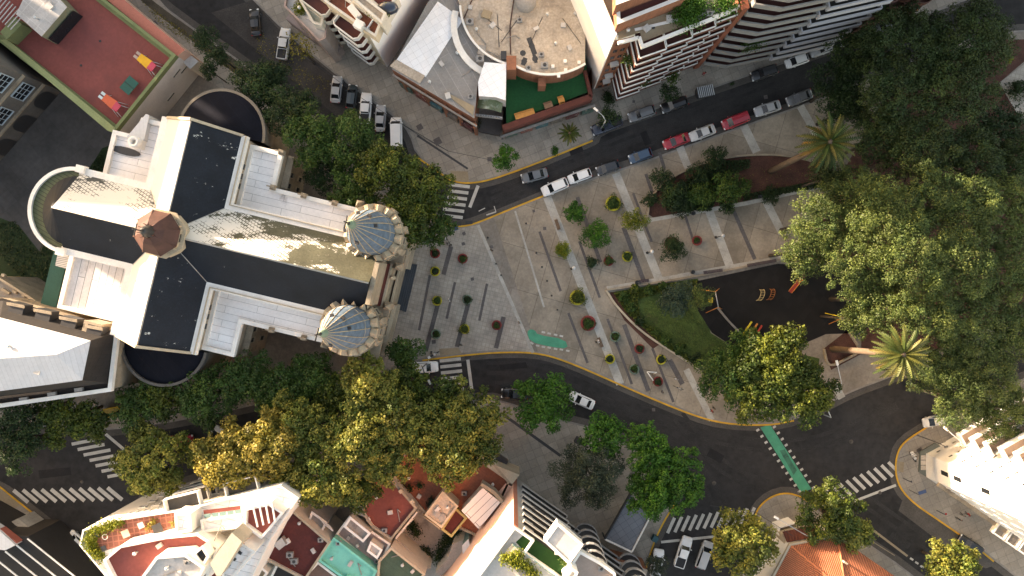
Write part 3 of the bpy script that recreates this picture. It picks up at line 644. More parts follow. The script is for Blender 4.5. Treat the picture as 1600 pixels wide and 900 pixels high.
# west front between the towers
b = MB(); cbox(b, 27.1, 27.7, -2.8, 2.9, 10, 20.3); b2 = MB(); cbox(b2, 27.7, 28.1, -3, 3, 0, 12.0); part(ch, 'gable', b, stone); part(ch, 'porch', b2, stone)
dk = M('porch_roof', (.07, .014, .010), .8, .3, 1, .15)
b = MB(); b.face([C3(27.7, -3, 14.2), C3(28.0, -3, 12.6), C3(28.0, 3, 12.6), C3(27.7, 3, 14.2)]); part(ch, 'porch_roof', b, dk)
b = MB(); b.band(CP([(28.05, -3.1), (28.05, 3.1)]), .35, 11.6, 12.9); part(ch, 'balustrade', b, stone_lt)
b = MB(); b.band(CP([(28.5, -3.1), (28.5, 3.1)]), .25, 7.1, 7.9); part(ch, 'balustrade', b, stone_lt)
b = MB(); cbox(b, 28.1, 28.5, -3, 3, 0, 7.0); part(ch, 'porch', b, stone)
part(ch, 'porch_roof', MB().sheet(CP([(28.12, -3), (28.45, -3), (28.45, 3), (28.12, 3)]), 7.05), dk)
b = MB(); x, y = C(28.6, 1.2); b.lathe(x, y, [(.35, 11.7), (.3, 12.2), (.22, 12.9), (.28, 13.3), (.12, 13.5), (.17, 13.75), (0, 13.9)], 10); part(ch, 'statue', b, stone_lt)
for k in range(5):
    b = MB(); cbox(b, 28.5 + k * .3, 28.8 + k * .3, -3.6 - k * .05, 3.6 + k * .05, KZ, KZ + 1.0 - k * .18); part(ch, 'step', b, M('step_stone', (.045, .055, .065), .7, .2, .6, .1))
# little white service roofs by the rear chapel
b = MB(); b.prism(WP([(84, 392), (107, 396), (85, 488), (62, 480)], 10.5), 0, 10.5, 0, 1); part(ch, 'annex', b, [M('annex_teal', (.02, .075, .06), .8, .15, .4, .1), M('annex_teal_roof', (.02, .085, .068), .8, .15, .4, .1)])
b = MB(); b.prism(WP([(92, 388), (110, 393), (104, 420), (86, 415)], 11.5), 10.6, 11.5); part(ch, 'annex', b, M('louvre', (.6, .58, .56), .7, .05, 1, .05, pat=dict(t='seams', w=.32, l=20, rot=-14, mo=.05, k=.5)))
b = MB(); b.prism(WP([(198, 214), (228, 178), (233, 180), (225, 220)], 14), AZ - 3, 14); part(ch, 'annex', b, roof_metal2)
X, Y = W(210, 222, 14.8); b = MB(); b.box(X, Y, AZ, 1.4, 1.4, 1.2, CA); b.lathe(X, Y, [(.8, AZ + 1.2), (.75, AZ + 2.2), (.4, AZ + 2.2), (.4, AZ + 1.3)], 14); part(ch, 'water_tank', b, white_wall)
b = MB(); x0, y0 = W(196, 236, 13.2)
pts = [(x0 + 2.1 * math.cos(t) * cu[0] + .55 * math.sin(t) * cv[0], y0 + 2.1 * math.cos(t) * cu[1] + .55 * math.sin(t) * cv[1]) for t in np.linspace(0, 2 * math.pi, 14)[:-1]]
b.prism(pts, AZ, AZ + .25); part(ch, 'tarpaulin', b, frame_d)
# ---------------------------------------------------------------- the other buildings
balc_floor = M('balcony_floor', (.10, .035, .03), .85, .15, .5, .1)
balc_floor_g = M('balcony_floor_grey', (.07, .065, .06), .85, .2, .5, .1)
white_p = M('white_paint', (.78, .75, .70), .7, .08, 1, .05)
greyw_p = M('grey_paint', (.42, .40, .38), .75, .12, .8, .06)
def balcony(parent, line, z, fm, pm, h=1.0, t=.14, slab=.16, name='balcony', cap=None):
    b = MB(); b.prism(line, z - slab, z, 1, 0, bot=True)
    q = offset(line, t / 2 if area(line) > 0 else -t / 2, False)
    for i in range(len(line) - 1):
        b.wallbox(q[i], q[i + 1], t, z + .003, z + h, 1)
        if cap: b.wallbox(q[i], q[i + 1], t + .06, z + h, z + h + .05, 2)
    return b.build(name, [fm, pm] + ([cap] if cap else []), parent, weld=False)
def along(A, B, prof):                                             # (distance along 0..1, metres out) -> points, outward = right of A->B
    dx, dy = B[0] - A[0], B[1] - A[1]; l = math.hypot(dx, dy); n = (dy / l, -dx / l)
    return [(A[0] + dx * t + n[0] * o, A[1] + dy * t + n[1] * o) for t, o in prof]
# 1 -- school with the red roof
p = WP([(178, 207), (275, 86), (150, -12), (60, -78), (-70, 20), (0, 66)], 9)
sc = bldg('school_building', 'green-edged school building with a wide plain red roof terrace', 'building', p)
b = MB(); b.prism(ccw(p), 0, 8.0, top=False); part(sc, 'wall', b, M('school_side', (.66, .61, .57), .85, .1, .4, .06))
part(sc, 'roof', MB().sheet(offset(ccw(p), .35), 8.01), red_roof)
b = MB(); b.ring(ccw(p), .45, 8, 9); b.ring(offset(ccw(p), .45), .5, 8.01, 8.1); part(sc, 'parapet', b, green_wall)
b = MB(); b.prism(WP([(0, 62), (12, 62), (180, 200), (178, 208), (168, 204)], 9.02), 8.6, 9.05); part(sc, 'coping', b, M('green_coping', (.26, .29, .13), .8, .1, .5, .1))
q = WP([(276, 88), (289, 78), (180, -12), (100, -80), (60, -80), (150, -14)], 8.4)
b = MB(); b.prism(q, 0, 8.4, 0, 1); part(sc, 'front_wing', b, [pink_wall, M('roof_salmon', (.42, .14, .10), .8, .1, .3, .1)])
b = MB(); b.prism(WP([(278, 90), (289, 79), (310, 96), (297, 108)], 6), 0, 6, 0, 1); part(sc, 'front_wing', b, [cream_wall, roof_grey])
pz = WP([(25, 22), (65, 57), (105, 11), (78, -18), (50, -30)], 11.5)
b = MB(); b.prism(pz, 8.0, 11.5, 0, 1); part(sc, 'penthouse', b, [M('wall_olive', (.2, .2, .13), .8, .1, 1, .1), M('roof_pavers', (.42, .40, .38), .8, .15, .4, .1, pat=dict(t='tiles', w=1.5, rot=40, mo=.05, k=1.2, v=.1), stain=((.15, .13, .12), .3, .58, .75))])
b = MB(); A, B_ = W(67, 56, 11.5), W(107, 11, 11.5); b.wallbox((A[0] + .12, A[1] - .1), (B_[0] + .12, B_[1] - .1), .1, 8.1, 10.4); part(sc, 'window', b, glass_d)
b = MB()
for i in range(9): a = lerp((2, -10), (38, 22), i / 8); c = lerp((-18, 16), (16, 46), i / 8); b.wallbox(W(*a, 11), W(*c, 11), .12, 10.9, 11.0)
part(sc, 'pergola', b, greyw_p)
b = MB(); b.prism(WP([(0, 50), (22, 26), (34, 38), (10, 62)], 10.5), 8, 10.5); part(sc, 'penthouse', b, green_wall)
for x, y in ((156, 64), (126, 102)): b = MB(); b.lathe(*W(x, y, 8.1), [(.18, 8.02), (.18, 8.06), (0, 8.06)], 10); part(sc, 'roof_drain', b, frame_d)
# slots in the pale side wall
pp = ccw(p)
A, B_ = W(178, 207, 9), W(275, 86, 9)
for t, z in ((.25, 3.2), (.6, 2.5), (.85, 5.5), (.93, 4.5)):
    x, y = lerp(A, B_, t); dx, dy = B_[0] - A[0], B_[1] - A[1]; l = math.hypot(dx, dy)
    window_mb((x + dy / l * .004, y - dx / l * .004), (dy / l, -dx / l), 1.6, .35, z, .06, 1).build('window', [cream_wall, glass_d], sc, weld=False)
# 2 -- facade of the old institution at the left edge
A, B_ = W(-60, 322), W(96, 143)
n_ = ((B_[1] - A[1]), -(B_[0] - A[0])); l = math.hypot(*n_); n_ = (n_[0] / l, n_[1] / l)
fp = [A, B_, (B_[0] - n_[0] * 16, B_[1] - n_[1] * 16), (A[0] - n_[0] * 16, A[1] - n_[1] * 16)]
ob = bldg('institution_building', 'old dark-grey stone building with arches and barred windows facing the paved court', 'building', fp)
b = MB(); b.prism(ccw(fp), 0, 15, top=False); part(ob, 'wall', b, M('facade_stone', (.125, .115, .105), .85, .2, .4, .12)); part(ob, 'roof', MB().sheet(fp, 15), roof_conc)
L_ = math.hypot(B_[0] - A[0], B_[1] - A[1])
for s, z in enumerate((5.4, 10.2)):
    b = MB(); b.band([lerp(A, B_, 0), lerp(A, B_, 1)], .7, z - .9, z - .6); part(ob, 'cornice', b, stone)
    for i in range(5):
        x, y = lerp(A, B_, (i + .5) / 5); window_mb((x + n_[0] * .004, y + n_[1] * .004), n_, 2.6, 2.6, z + .4, .2, 3, 3).build('window', [M('frame_blue', (.42, .50, .55), .6, .05, 1, 0), glass_d], ob, weld=False)
        if s == 0:
            b = MB(); t = (-n_[1], n_[0]); P = []
            for k in range(13): a = math.pi * k / 12; P.append((x + t[0] * 1.5 * math.cos(a) + n_[0] * .05, y + t[1] * 1.5 * math.cos(a) + n_[1] * .05, 2.3 + 1.5 * math.sin(a)))
            P += [(P[-1][0], P[-1][1], 0), (P[0][0], P[0][1], 0)]; b.face(P); part(ob, 'arch', b, frame_d)
b = MB(); b.band([W(-30, 272), W(84, 148)], .5, KZ, .6); part(ob, 'planter_wall', b, green_wall)
# 3 -- mansard building lower left
p = WP([(-140, 478), (-60, 466), (0, 466), (182, 518), (171, 609), (0, 634), (-140, 652)], 15)
ma = bldg('mansard_building', 'building with dark mansard and pale hipped metal roof beside the church', 'building', p)
b = MB(); b.prism(ccw(p), 0, 14.4, top=False); part(ma, 'wall', b, stone)
part(ma, 'terrace', MB().sheet(p, 14.41), mansard)
b = MB(); b.band([*WP([(-140, 652), (0, 634), (171, 609), (182, 518)], 15)], .55, 14.3, 15); part(ma, 'cornice', b, cornice)
top = WP([(-140, 500), (0, 496), (142, 532), (129, 594), (0, 611), (-140, 628)], 19.2)
eav = WP([(-140, 474), (0, 470), (178, 520), (166, 600), (0, 620), (-140, 640)], 15.2)
b = MB()
for i in range(5): b.face([(*eav[i], 14.5), (*eav[i + 1], 14.5), (*top[i + 1], 19.2), (*top[i], 19.2)])
part(ma, 'mansard_slope', b, mansard)
rz = 20.6; R0, R1 = W(88, 554, rz), W(-140, 570, rz)
pale = M('metal_pale', (.52, .52, .53), .45, .06, .2, .05, pat=dict(t='seams', w=.6, l=60, rot=80, mo=.03, k=.85, v=.03), stain=((.3, .3, .31), .14, .6, .72))
for pts in ([(*top[0], 19.25), (*top[1], 19.25), (*top[2], 19.25), (*R0, rz), (*R1, rz)], [(*top[2], 19.25), (*top[3], 19.25), (*R0, rz)], [(*top[3], 19.25), (*top[4], 19.25), (*top[5], 19.25), (*R1, rz), (*R0, rz)]):
    b = MB(); b.face(pts); part(ma, 'roof_slope', b, pale)
for x, y in ((24, 480), (66, 490), (106, 502), (146, 515)):
    X, Y = W(x, y + 3, 17.2); b = MB(); b.box(X, Y, 15.2, 2.0, 1.6, 1.9, R(-15)); b.prism([(X - 1.15, Y + .95), (X - 1.15, Y + .55), (X + 1.2, Y + .1), (X + 1.2, Y + .5)], 17.11, 17.25, 1); part(ma, 'dormer', b, [frame_d, stone])
for x, y in ((80, 616), (122, 609), (36, 624)): rbox(ma, 'air_conditioner', x, y, 14.45, 1.1, .5, .5, 8, roof_conc)
b = MB(); cbox(b, -9.6, -7.2, -16.5, -13.9, AZ - 1, 17); part(ch, 'chimney_block', b, stone)
# classical clutter block at far left
p = WP([(-60, 430), (0, 432), (60, 470), (75, 482), (0, 474), (-60, 470)], 9)
an = bldg('annex_building', 'low stone annex with ornamental carved front between green yard and mansard', 'building', p)
level(an, None, 9, stone, roof_conc, world_pts=p, par=.5, parm=stone_lt)
for x, y, r in ((8, 455, 8), (22, 456, 4), (48, 470, 6), (36, 462, 3), (4, 430, 3)): rbox(an, 'ornament', x, y, 9.0, r * .16, .35, .5, -30, stone_lt)
# 4 -- white apartment block lower left
A, B_ = W(133, 826, 16), W(455, 757, 16)
p = WP([(133, 826), (185, 810), (285, 795), (440, 757), (468, 776), (425, 840), (380, 930), (300, 990), (170, 900), (128, 850)], 16)
wa = bldg('apartment_block', 'bright white corner apartment block with red roof and hedged tiled terrace', 'building', p)
level(wa, None, 16, white_wall, roof_white, world_pts=p, par=.5, pw=.15, parm=white_p)
part(wa, 'terrace', MB().sheet(WP([(142, 830), (182, 815), (275, 800), (276, 826), (215, 842), (190, 852), (160, 862), (136, 850)], 16.1), 16.1), tile_floor)
level(wa, [(166, 872), (192, 850), (262, 836), (312, 831), (345, 852), (325, 905), (280, 940), (220, 960), (180, 900)], 19, white_wall, red_roof, 16, par=.7, parm=white_p)
level(wa, [(220, 905), (247, 868), (292, 864), (322, 884), (312, 905), (290, 930)], 22, white_wall, roof_grey, 19, par=.5, parm=white_p)
level(wa, [(303, 864), (318, 851), (328, 868), (318, 885)], 21.5, white_wall, glass_d, 19, par=.3, parm=white_p)
level(wa, [(275, 800), (300, 801), (302, 829), (277, 832)], 19, white_wall, roof_white, 16, par=.4, parm=white_p)
level(wa, [(315, 811), (385, 800), (388, 822), (318, 830)], 17.6, white_wall, roof_white, 16, par=.4, parm=white_p)
level(wa, [(386, 792), (424, 784), (446, 798), (412, 838), (385, 818)], 18, white_wall, red_roof, 16, par=.9, pw=.22, parm=white_p)
b = MB()
for i in range(4): b.wallbox(W(394 + i * 10, 789 - i * 1.5, 19.3), W(402 + i * 9, 824 - i * 3, 19.3), .18, 19.0, 19.25)
part(wa, 'pergola', b, white_p)
part(wa, 'balcony_floor', MB().sheet(WP([(318, 797), (376, 790), (376, 796), (319, 804)], 16.9), 16.95), red_roof)
for i in range(5): rbox(wa, 'skylight', 324 + i * 12, 806 - i * 1.6, 17.7, .85, .5, .12, 8, glass_g)
level(wa, [(328, 880), (362, 832), (378, 846), (345, 900), (338, 900)], 23, M('wall_cream2', (.42, .38, .3), .8, .12, .4, .1), M('roof_cream2', (.45, .42, .33), .8, .12, .4, .1), 16, par=0)
sl = level(wa, [(345, 880), (376, 846), (400, 860), (362, 905), (350, 905)], 20.5, white_wall, roof_white, 16, par=.3)
for i in range(4): rbox(wa, 'vent', 353 + i * 9, 880 - i * 9.5, 20.5, 1.3, .35, .15, -40, frame_d)
part(wa, 'terrace', MB().sheet(WP([(318, 838), (372, 826), (380, 832), (350, 856), (330, 860)], 16.15), 16.15), M('terrace_grey', (.32, .29, .25), .8, .15, .5, .1, pat=dict(t='tiles', w=.8, rot=30, mo=.05, k=.7)))
part(wa, 'terrace', MB().sheet(WP([(385, 838), (410, 842), (398, 858), (380, 848)], 17), 17), roof_conc)
part(wa, 'terrace', MB().sheet(WP([(335, 878), (312, 905), (350, 930), (356, 900)], 16.1), 16.12), maroon)
facA, facB = W(185, 810, 16), W(285, 795, 16)
for s in range(5):
    for i in range(4):
        t = .12 + .22 * i; x, y = lerp(facA, facB, t); dx, dy = facB[0] - facA[0], facB[1] - facA[1]; l = math.hypot(dx, dy); nn = (-dy / l, dx / l)
        window_mb((x + nn[0] * .004, y + nn[1] * .004), nn, .9, .9, 2.0 + 2.9 * s, .14, 1).build('window', [white_p, glass_d], wa, weld=False)
a0, a1 = W(285, 795, 16), W(440, 757, 16)
for s in range(5):
    z = 2.9 * (s + 1) - .1
    for t0_, t1_, m_ in ((-.15, .2, balc_floor_g if s else balc_floor), (.42, .75, balc_floor_g)):
        balcony(wa, along(a1, a0, [(1 - t1_, .0), (1 - t1_, 1.9), (1 - t0_, 1.9), (1 - t0_, .0)]), z + (1.2 if t0_ < 0 else 0), m_, white_p, .95)
# 5 -- dark slatted block bottom left
p = WP([(-100, 780), (0, 836), (44, 838), (110, 900), (160, 950), (60, 1100), (-200, 1000)], 8)
dk_ = bldg('garage_block', 'dark block with long white slats and a red-edged roof in the bottom left corner', 'building', p)
b = MB(); b.prism(ccw(p), 0, 8, top=False); part(dk_, 'wall', b, dark_wall); part(dk_, 'roof', MB().sheet(p, 8), dark_wall)
for i in range(4):
    a = lerp((42, 842), (-10, 872), i / 3); c = (a[0] + 90, a[1] + 72); a = W(*a, 9 - i * .0); c = W(*c, 9)
    b = MB(); b.wallbox(a, c, .18, 8.8, 8.95); part(dk_, 'slat', b, cornice)
b = MB(); b.prism(WP([(0, 826), (28, 848), (22, 851), (0, 834)], 9.2), 8, 9.2); part(dk_, 'parapet', b, red_line)
b = MB(); b.prism(WP([(-60, 790), (0, 830), (24, 852), (8, 860), (-60, 850)], 9.6), 8, 9.6); part(dk_, 'roof', b, roof_metal2)
b = MB(); b.prism(WP([(18, 815), (28, 810), (60, 836), (46, 842)], 4), KZ, 4); part(dk_, 'canopy', b, pave_light)
# 6 -- the low houses
lz = 7.5
p = WP([(440, 835), (454, 797), (516, 848), (492, 895), (470, 930), (400, 880)], 9)
h1 = bldg('house', 'low house with a plain deep maroon flat roof next to the white block', 'building', p)
level(h1, None, 9, cream_wall, maroon, par=.5, parm=stone_lt, world_pts=WP([(458, 795), (517, 846), (478, 905), (415, 872), (425, 838)], 9))
level(h1, [(427, 851), (440, 840), (447, 851), (436, 860)], 10.2, roof_conc, roof_grey, 9, par=0)
level(h1, [(410, 850), (434, 862), (420, 885), (372, 915), (360, 905)], 7.5, grey_wall, maroon, par=.4)
level(h1, [(384, 893), (402, 878), (420, 893), (405, 915), (388, 915)], 10, cream_wall, roof_sand, 7.5, par=.3)
level(h1, [(436, 875), (470, 900), (440, 930), (418, 912)], 8.5, grey_wall, dark_wall, par=.3)
rbox(h1, 'hatch', 448, 847, 9, .7, .7, .5, 30, white_p); ac_unit(h1, 452, 868, 9, .6); ac_unit(h1, 459, 878, 9, .2)
p = WP([(489, 868), (524, 836), (588, 892), (560, 930), (545, 925)], 8)
h2 = bldg('house', 'house with a bright turquoise flat roof', 'building', p)
level(h2, None, 8, M('wall_teal', (.16, .5, .4), .8, .1, .5, .1), teal_roof, par=.5, parm=teal_roof, world_pts=WP([(499, 874), (523, 838), (590, 890), (572, 925), (556, 915)], 8))
level(h2, [(470, 905), (498, 876), (540, 908), (520, 935)], 7.6, cream_wall, M('roof_brown', (.16, .10, .08), .85, .12, .4, .1), par=.4)
level(h2, [(541, 900), (560, 912), (552, 925), (534, 910)], 9, teal_roof, teal_roof, 8, par=0)
p = WP([(612, 853), (665, 895), (640, 930), (590, 905), (592, 875)], 7.5)
h3 = bldg('house', 'house with a dark green sheeted flat roof', 'building', p)
level(h3, None, 7.5, cream_wall, dgreen_roof, par=.5, parm=stone_lt, world_pts=p)
p = WP([(524, 836), (546, 806), (610, 850), (590, 890)], 7)
h4 = bldg('house', 'narrow pinkish grey house with stepped roofs between the turquoise and red roofs', 'building', p)
level(h4, None, 6.5, cream_wall, M('roof_mauve', (.30, .25, .24), .85, .15, .5, .1, stain=((.15, .1, .1), .5, .6, .7)), par=.4, world_pts=p)
level(h4, [(538, 822), (548, 806), (580, 832), (568, 846)], 8.2, cream_wall, roof_conc, 6.5, par=.3)
level(h4, [(580, 845), (598, 858), (590, 872), (574, 860)], 8.2, cream_wall, roof_grey, 6.5, par=.3)
level(h4, [(488, 798), (512, 815), (502, 834), (482, 815)], 7.5, grey_wall, roof_conc, par=.3)
level(h4, [(590, 835), (608, 845), (600, 862), (585, 850)], 5, grey_wall, frame_d, par=.2)
b = MB()
for i in range(3): b.wallbox(W(500 + i * 2.5, 812 + i * 3, 8.3), W(516 + i * 2, 824 + i * 3, 8.3), .15, 7.9, 8.2)
part(h4, 'skylight_bar', b, cornice)
p = WP([(562, 820), (604, 738), (645, 790), (612, 842), (578, 820)], 7)
h5 = bldg('house', 'house with an L-shaped brick red flat roof at the tree edge', 'building', p)
level(h5, None, 7, cream_wall, M('roof_red2', (.20, .055, .042), .85, .15, .2, .12), par=.5, parm=stone, world_pts=WP([(566, 798), (585, 760), (572, 725), (600, 732), (652, 792), (612, 842), (582, 822)], 7))
level(h5, [(575, 808), (582, 798), (560, 788), (552, 800)], 5.5, grey_wall, roof_conc, par=.3)
for x, y in ((608, 754), (626, 768), (644, 784)): rbox(h5, 'pier', x, y, 7.5, .55, .55, .6, 40, stone_lt)
for t in (.2, .5, .8):
    X, Y = lerp(W(650, 796, 6), W(618, 838, 6), t); rbox(h5, 'plant_pot', 0, 0, 0, .1, .1, .1) if False else None
rbox(h5, 'hatch', 575, 812, 7.05, .5, .5, .4, 30, white_p)
b = MB(); b.wallbox(W(652, 800, 5), W(618, 842, 5), .25, 3.6, 5); part(h5, 'wall_top', b, white_p)
p = WP([(605, 738), (640, 700), (745, 706), (790, 752), (765, 830), (720, 822), (655, 795)], 5)
h6 = bldg('house', 'house with a wide terracotta tiled terrace, tank block and white panel roof', 'building', p)
level(h6, None, 5, cream_wall, terracotta, par=.45, parm=stone, world_pts=WP([(608, 742), (645, 690), (745, 690), (796, 752), (768, 812), (748, 838), (664, 800)], 5))
level(h6, [(664, 804), (692, 767), (716, 790), (690, 824)], 8, stone_lt, roof_cream, 5, par=.25, parm=stone_lt)
level(h6, [(660, 806), (662, 808), (688, 828), (686, 824)], 7.2, stone_lt, stone_lt, 5, par=0)
tank(h6, 683, 803, 8, .55, .35); tank(h6, 691, 809, 8, .62, .35)
level(h6, [(690, 826), (712, 792), (730, 808), (706, 838)], 5.8, M('wall_ochre', (.4, .32, .1), .8, .1, 1, .1), maroon, par=.4, parm=M('ochre_coping', (.42, .34, .14), .8, .1, 1, .1))
b = MB(); b.prism(WP([(721, 798), (754, 762), (782, 785), (748, 827)], 8.2), 5, 8.2, 0, 1)
part(h6, 'panel_roof', b, [cream_wall, M('panels_white', (.68, .64, .62), .7, .05, .4, .04, pat=dict(t='seams', w=.95, l=30, rot=-44, mo=.045, k=.3, v=.03))])
b = MB(); b.prism(WP([(740, 700), (762, 722), (812, 742), (800, 757), (745, 718)], 5.4), 0, 5.4); part(h6, 'front_wall', b, stone_lt)
b = MB(); b.band(WP([(752, 757), (772, 770), (786, 786)], 8.5), .5, 6.5, 8.4); part(h6, 'parapet', b, stone)
part(h6, 'side_terrace', MB().sheet(WP([(779, 768), (790, 755), (803, 762), (786, 790)], 5.5), 5.52), pink_wall)
# courtyard
p = WP([(656, 802), (690, 830), (718, 846), (676, 888), (640, 860), (615, 845)], 0)
struct('courtyard', MB().sheet(WP([(600, 815), (655, 790), (740, 830), (690, 930), (600, 900)]), KZ + .005), roof_conc)
b = MB(); b.prism(WP([(612, 850), (620, 842), (672, 888), (660, 896)], 4.5), 0, 4.5, 0, 1); courtw = solo('house_wing', b, [cream_wall, roof_conc], 'thin courtyard wing between the dark green roof and the yard', 'building')
b = MB(); b.prism(WP([(700, 872), (708, 850), (735, 840), (740, 850), (690, 900), (680, 895)], 5), 0, 5, 0, 1); solo('boundary_wall', b, [cream_wall, roof_conc], 'tall pale wall between the courtyard and the pink tower', 'wall')
b = MB(); b.prism(WP([(722, 852), (732, 842), (738, 870), (724, 880)], 7), 0, 7, 0, 1); solo('glazed_shelter', b, [glass_g, roof_metal2], 'small pale metal and glass roof tucked against the pink tower', 'shelter')
# 7 -- pink tower with balconies
TZ = 25.0
G1, G2 = W(803, 743), W(1012, 890); G3 = W(690, 880); G3 = (W(722, 853)[0] - 3.2, W(722, 853)[1] - 4.2)
dx, dy = G2[0] - G1[0], G2[1] - G1[1]; ex, ey = G3[0] - G1[0], G3[1] - G1[1]
G4 = (G3[0] + dx, G3[1] + dy)
# pull the balcony front back: core of the tower
lf = math.hypot(dx, dy); fd = (dx / lf, dy / lf); fn = (-fd[1], fd[0])              # outward (up-right)
core = [G1, (G1[0] + fd[0] * 3, G1[1] + fd[1] * 3), (G1[0] + fd[0] * 3 - fn[0] * 1.8, G1[1] + fd[1] * 3 - fn[1] * 1.8), (G2[0] - fn[0] * 1.8, G2[1] - fn[1] * 1.8), G4, G3]
pt = bldg('apartment_tower', 'tall tower with sunlit pale pink blank wall and stacked curved balconies', 'building', core)
b = MB(); b.prism(ccw(core), 0, TZ, top=False); part(pt, 'wall', b, grey_wall)
nn = (ey / math.hypot(ex, ey), -ex / math.hypot(ex, ey)); s_ = -1 if (nn[0] * dx + nn[1] * dy) > 0 else 1
b = MB(); wn_ = (nn[0] * s_, nn[1] * s_)
pA, pB = (G1[0] + wn_[0] * .15, G1[1] + wn_[1] * .15), (G3[0] + wn_[0] * .15, G3[1] + wn_[1] * .15)
b.prism([G1, G3, pB, pA], 0, TZ + .6); part(pt, 'side_wall', b, pink_wall)
b = MB(); b.prism([G1, (G1[0] + fd[0] * .5, G1[1] + fd[1] * .5), (G1[0] + fd[0] * .5 + fn[0] * .1, G1[1] + fd[1] * .5 + fn[1] * .1), (pA[0] + fn[0] * .1, pA[1] + fn[1] * .1), pA], 0, TZ + .2); part(pt, 'corner_strip', b, M('terracotta_paint', (.42, .16, .10), .8, .08, 1, .05))
part(pt, 'roof', MB().sheet(core, TZ + .01), roof_grey)
b = MB(); b.ring(ccw(core), .25, TZ, TZ + .8); part(pt, 'parapet', b, white_p)
def TW(px): return WP(px, TZ + .05)
part(pt, 'turf_terrace', MB().sheet(WP([(806, 847), (822, 832), (894, 884), (880, 905), (860, 905)], TZ), TZ + .03), turf_d)
for i, (a, c) in enumerate((((801, 852), (815, 861)), ((818, 864), (833, 874)), ((835, 876), (849, 888)), ((852, 890), (868, 902)))):
    b = MB(); A_, C_ = W(*a, TZ + 1), W(*c, TZ + 1); b.wallbox(A_, C_, .08, TZ, TZ + 1.0, 0); part(pt, 'glass_balustrade', b, glass_g)
b = MB(); b.prism(WP([(784, 872), (800, 850), (878, 905), (872, 935), (840, 940)], TZ + .6), TZ, TZ + .6); part(pt, 'roof_edge', b, cream_wall)
part(pt, 'planter', MB().sheet(WP([(790, 872), (800, 862), (850, 905), (830, 920)], TZ + .62), TZ + .64), roof_conc)
level(pt, [(850, 845), (871, 816), (911, 850), (889, 881)], TZ + 1.6, white_p, roof_grey, TZ, par=.15, parm=white_p)
level(pt, [(888, 884), (905, 858), (938, 876), (960, 892), (965, 930), (920, 930), (892, 905)], TZ + .4, white_p, M('terrace_pinkish', (.34, .27, .23), .8, .12, .5, .1), TZ - .2, par=.7, parm=white_p)
level(pt, [(880, 905), (893, 886), (903, 893), (894, 915)], TZ + 3, white_p, cream_wall, TZ, par=.2)
rw = M('rail_white', (.50, .48, .45), .6, .08, 1, .05); rg = M('rail_grey', (.26, .26, .26), .6, .08, 1, .05)
for s in range(8):
    z = 3.0 * (s + 1) - .2 + .9
    t_ = lambda m: m / lf
    # square bay then saw-tooth bay, then two curved bays
    balcony(pt, along(G2, G1, [(1 - t_(9.6), -1.8), (1 - t_(9.6), .5), (1 - t_(1.2), .5), (1 - t_(1.2), -.2)][::1]), z, balc_floor_g, rw, .55, .09)
    balcony(pt, along(G2, G1, [(1 - t_(15.6), -1.8), (1 - t_(15.6), -.3), (1 - t_(9.6), -.3), (1 - t_(9.6), -1.8)]), z, balc_floor_g, rw, .55, .09)
    for c0 in (11.6, 19.6):
        arcp = [(1 - t_(c0 + 1.8 + 1.8 * math.cos(a)), -.1 + 1.5 * math.sin(a)) for a in np.linspace(math.pi, 0, 9)][::-1]
        prof = [(1 - t_(c0 + 3.6), -1.8)] + arcp + [(1 - t_(c0), -1.8)]
        if c0 == 11.6: prof = [(1 - t_(c0 + 3.6), -1.8)] + arcp + [(1 - t_(c0), -1.8)]
        balcony(pt, along(G2, G1, prof), z + .05, balc_floor_g, rg, .6, .1)
    balcony(pt, along(G2, G1, [(1 - t_(19.5), -1.8), (1 - t_(19.5), -.2), (1 - t_(15.3), -.2), (1 - t_(15.3), -1.8)]), z, balc_floor_g, rg, .6, .1)
    x, y = (G1[0] + fd[0] * 1.0, G1[1] + fd[1] * 1.0)
b = MB(); b.wallbox(W(835, 800, 15), W(852, 812, 15), .1, 12, 13); part(pt, 'laundry', b, frame_d)
p_ = WP([(960, 875), (1012, 890), (1000, 940), (940, 930)], 5); b = MB(); b.prism(p_, 0, 5, 0, 1); part(pt, 'podium', b, [brick_w, roof_cream])
# kiosk with glazed roof
p = WP([(945, 842), (985, 772), (1015, 808), (987, 862)], 3.2)
ki = bldg('glass_roof_shelter', 'shelter with a grey glazed grid roof on the pavement by the tower', 'shelter', p)
b = MB(); b.prism(p, 2.9, 3.2, bot=True); part(ki, 'roof', b, M('glazing', (.16, .17, .19), .25, .15, .3, .05, spec=.6, pat=dict(t='tiles', w=1.1, h=.9, rot=-33, mo=.03, k=.55, v=.06)))
for a, c in ((p[0], p[1]), (p[2], p[3]), (p[3], p[0])):
    b = MB(); b.wallbox(a, c, .22, 2.7, 3.45); part(ki, 'roof_beam', b, frame_d if a is p[0] else cornice)
for q in p: b = MB(); b.tube((*q, KZ), (*q, 2.9), .09); part(ki, 'post', b, metal_d)
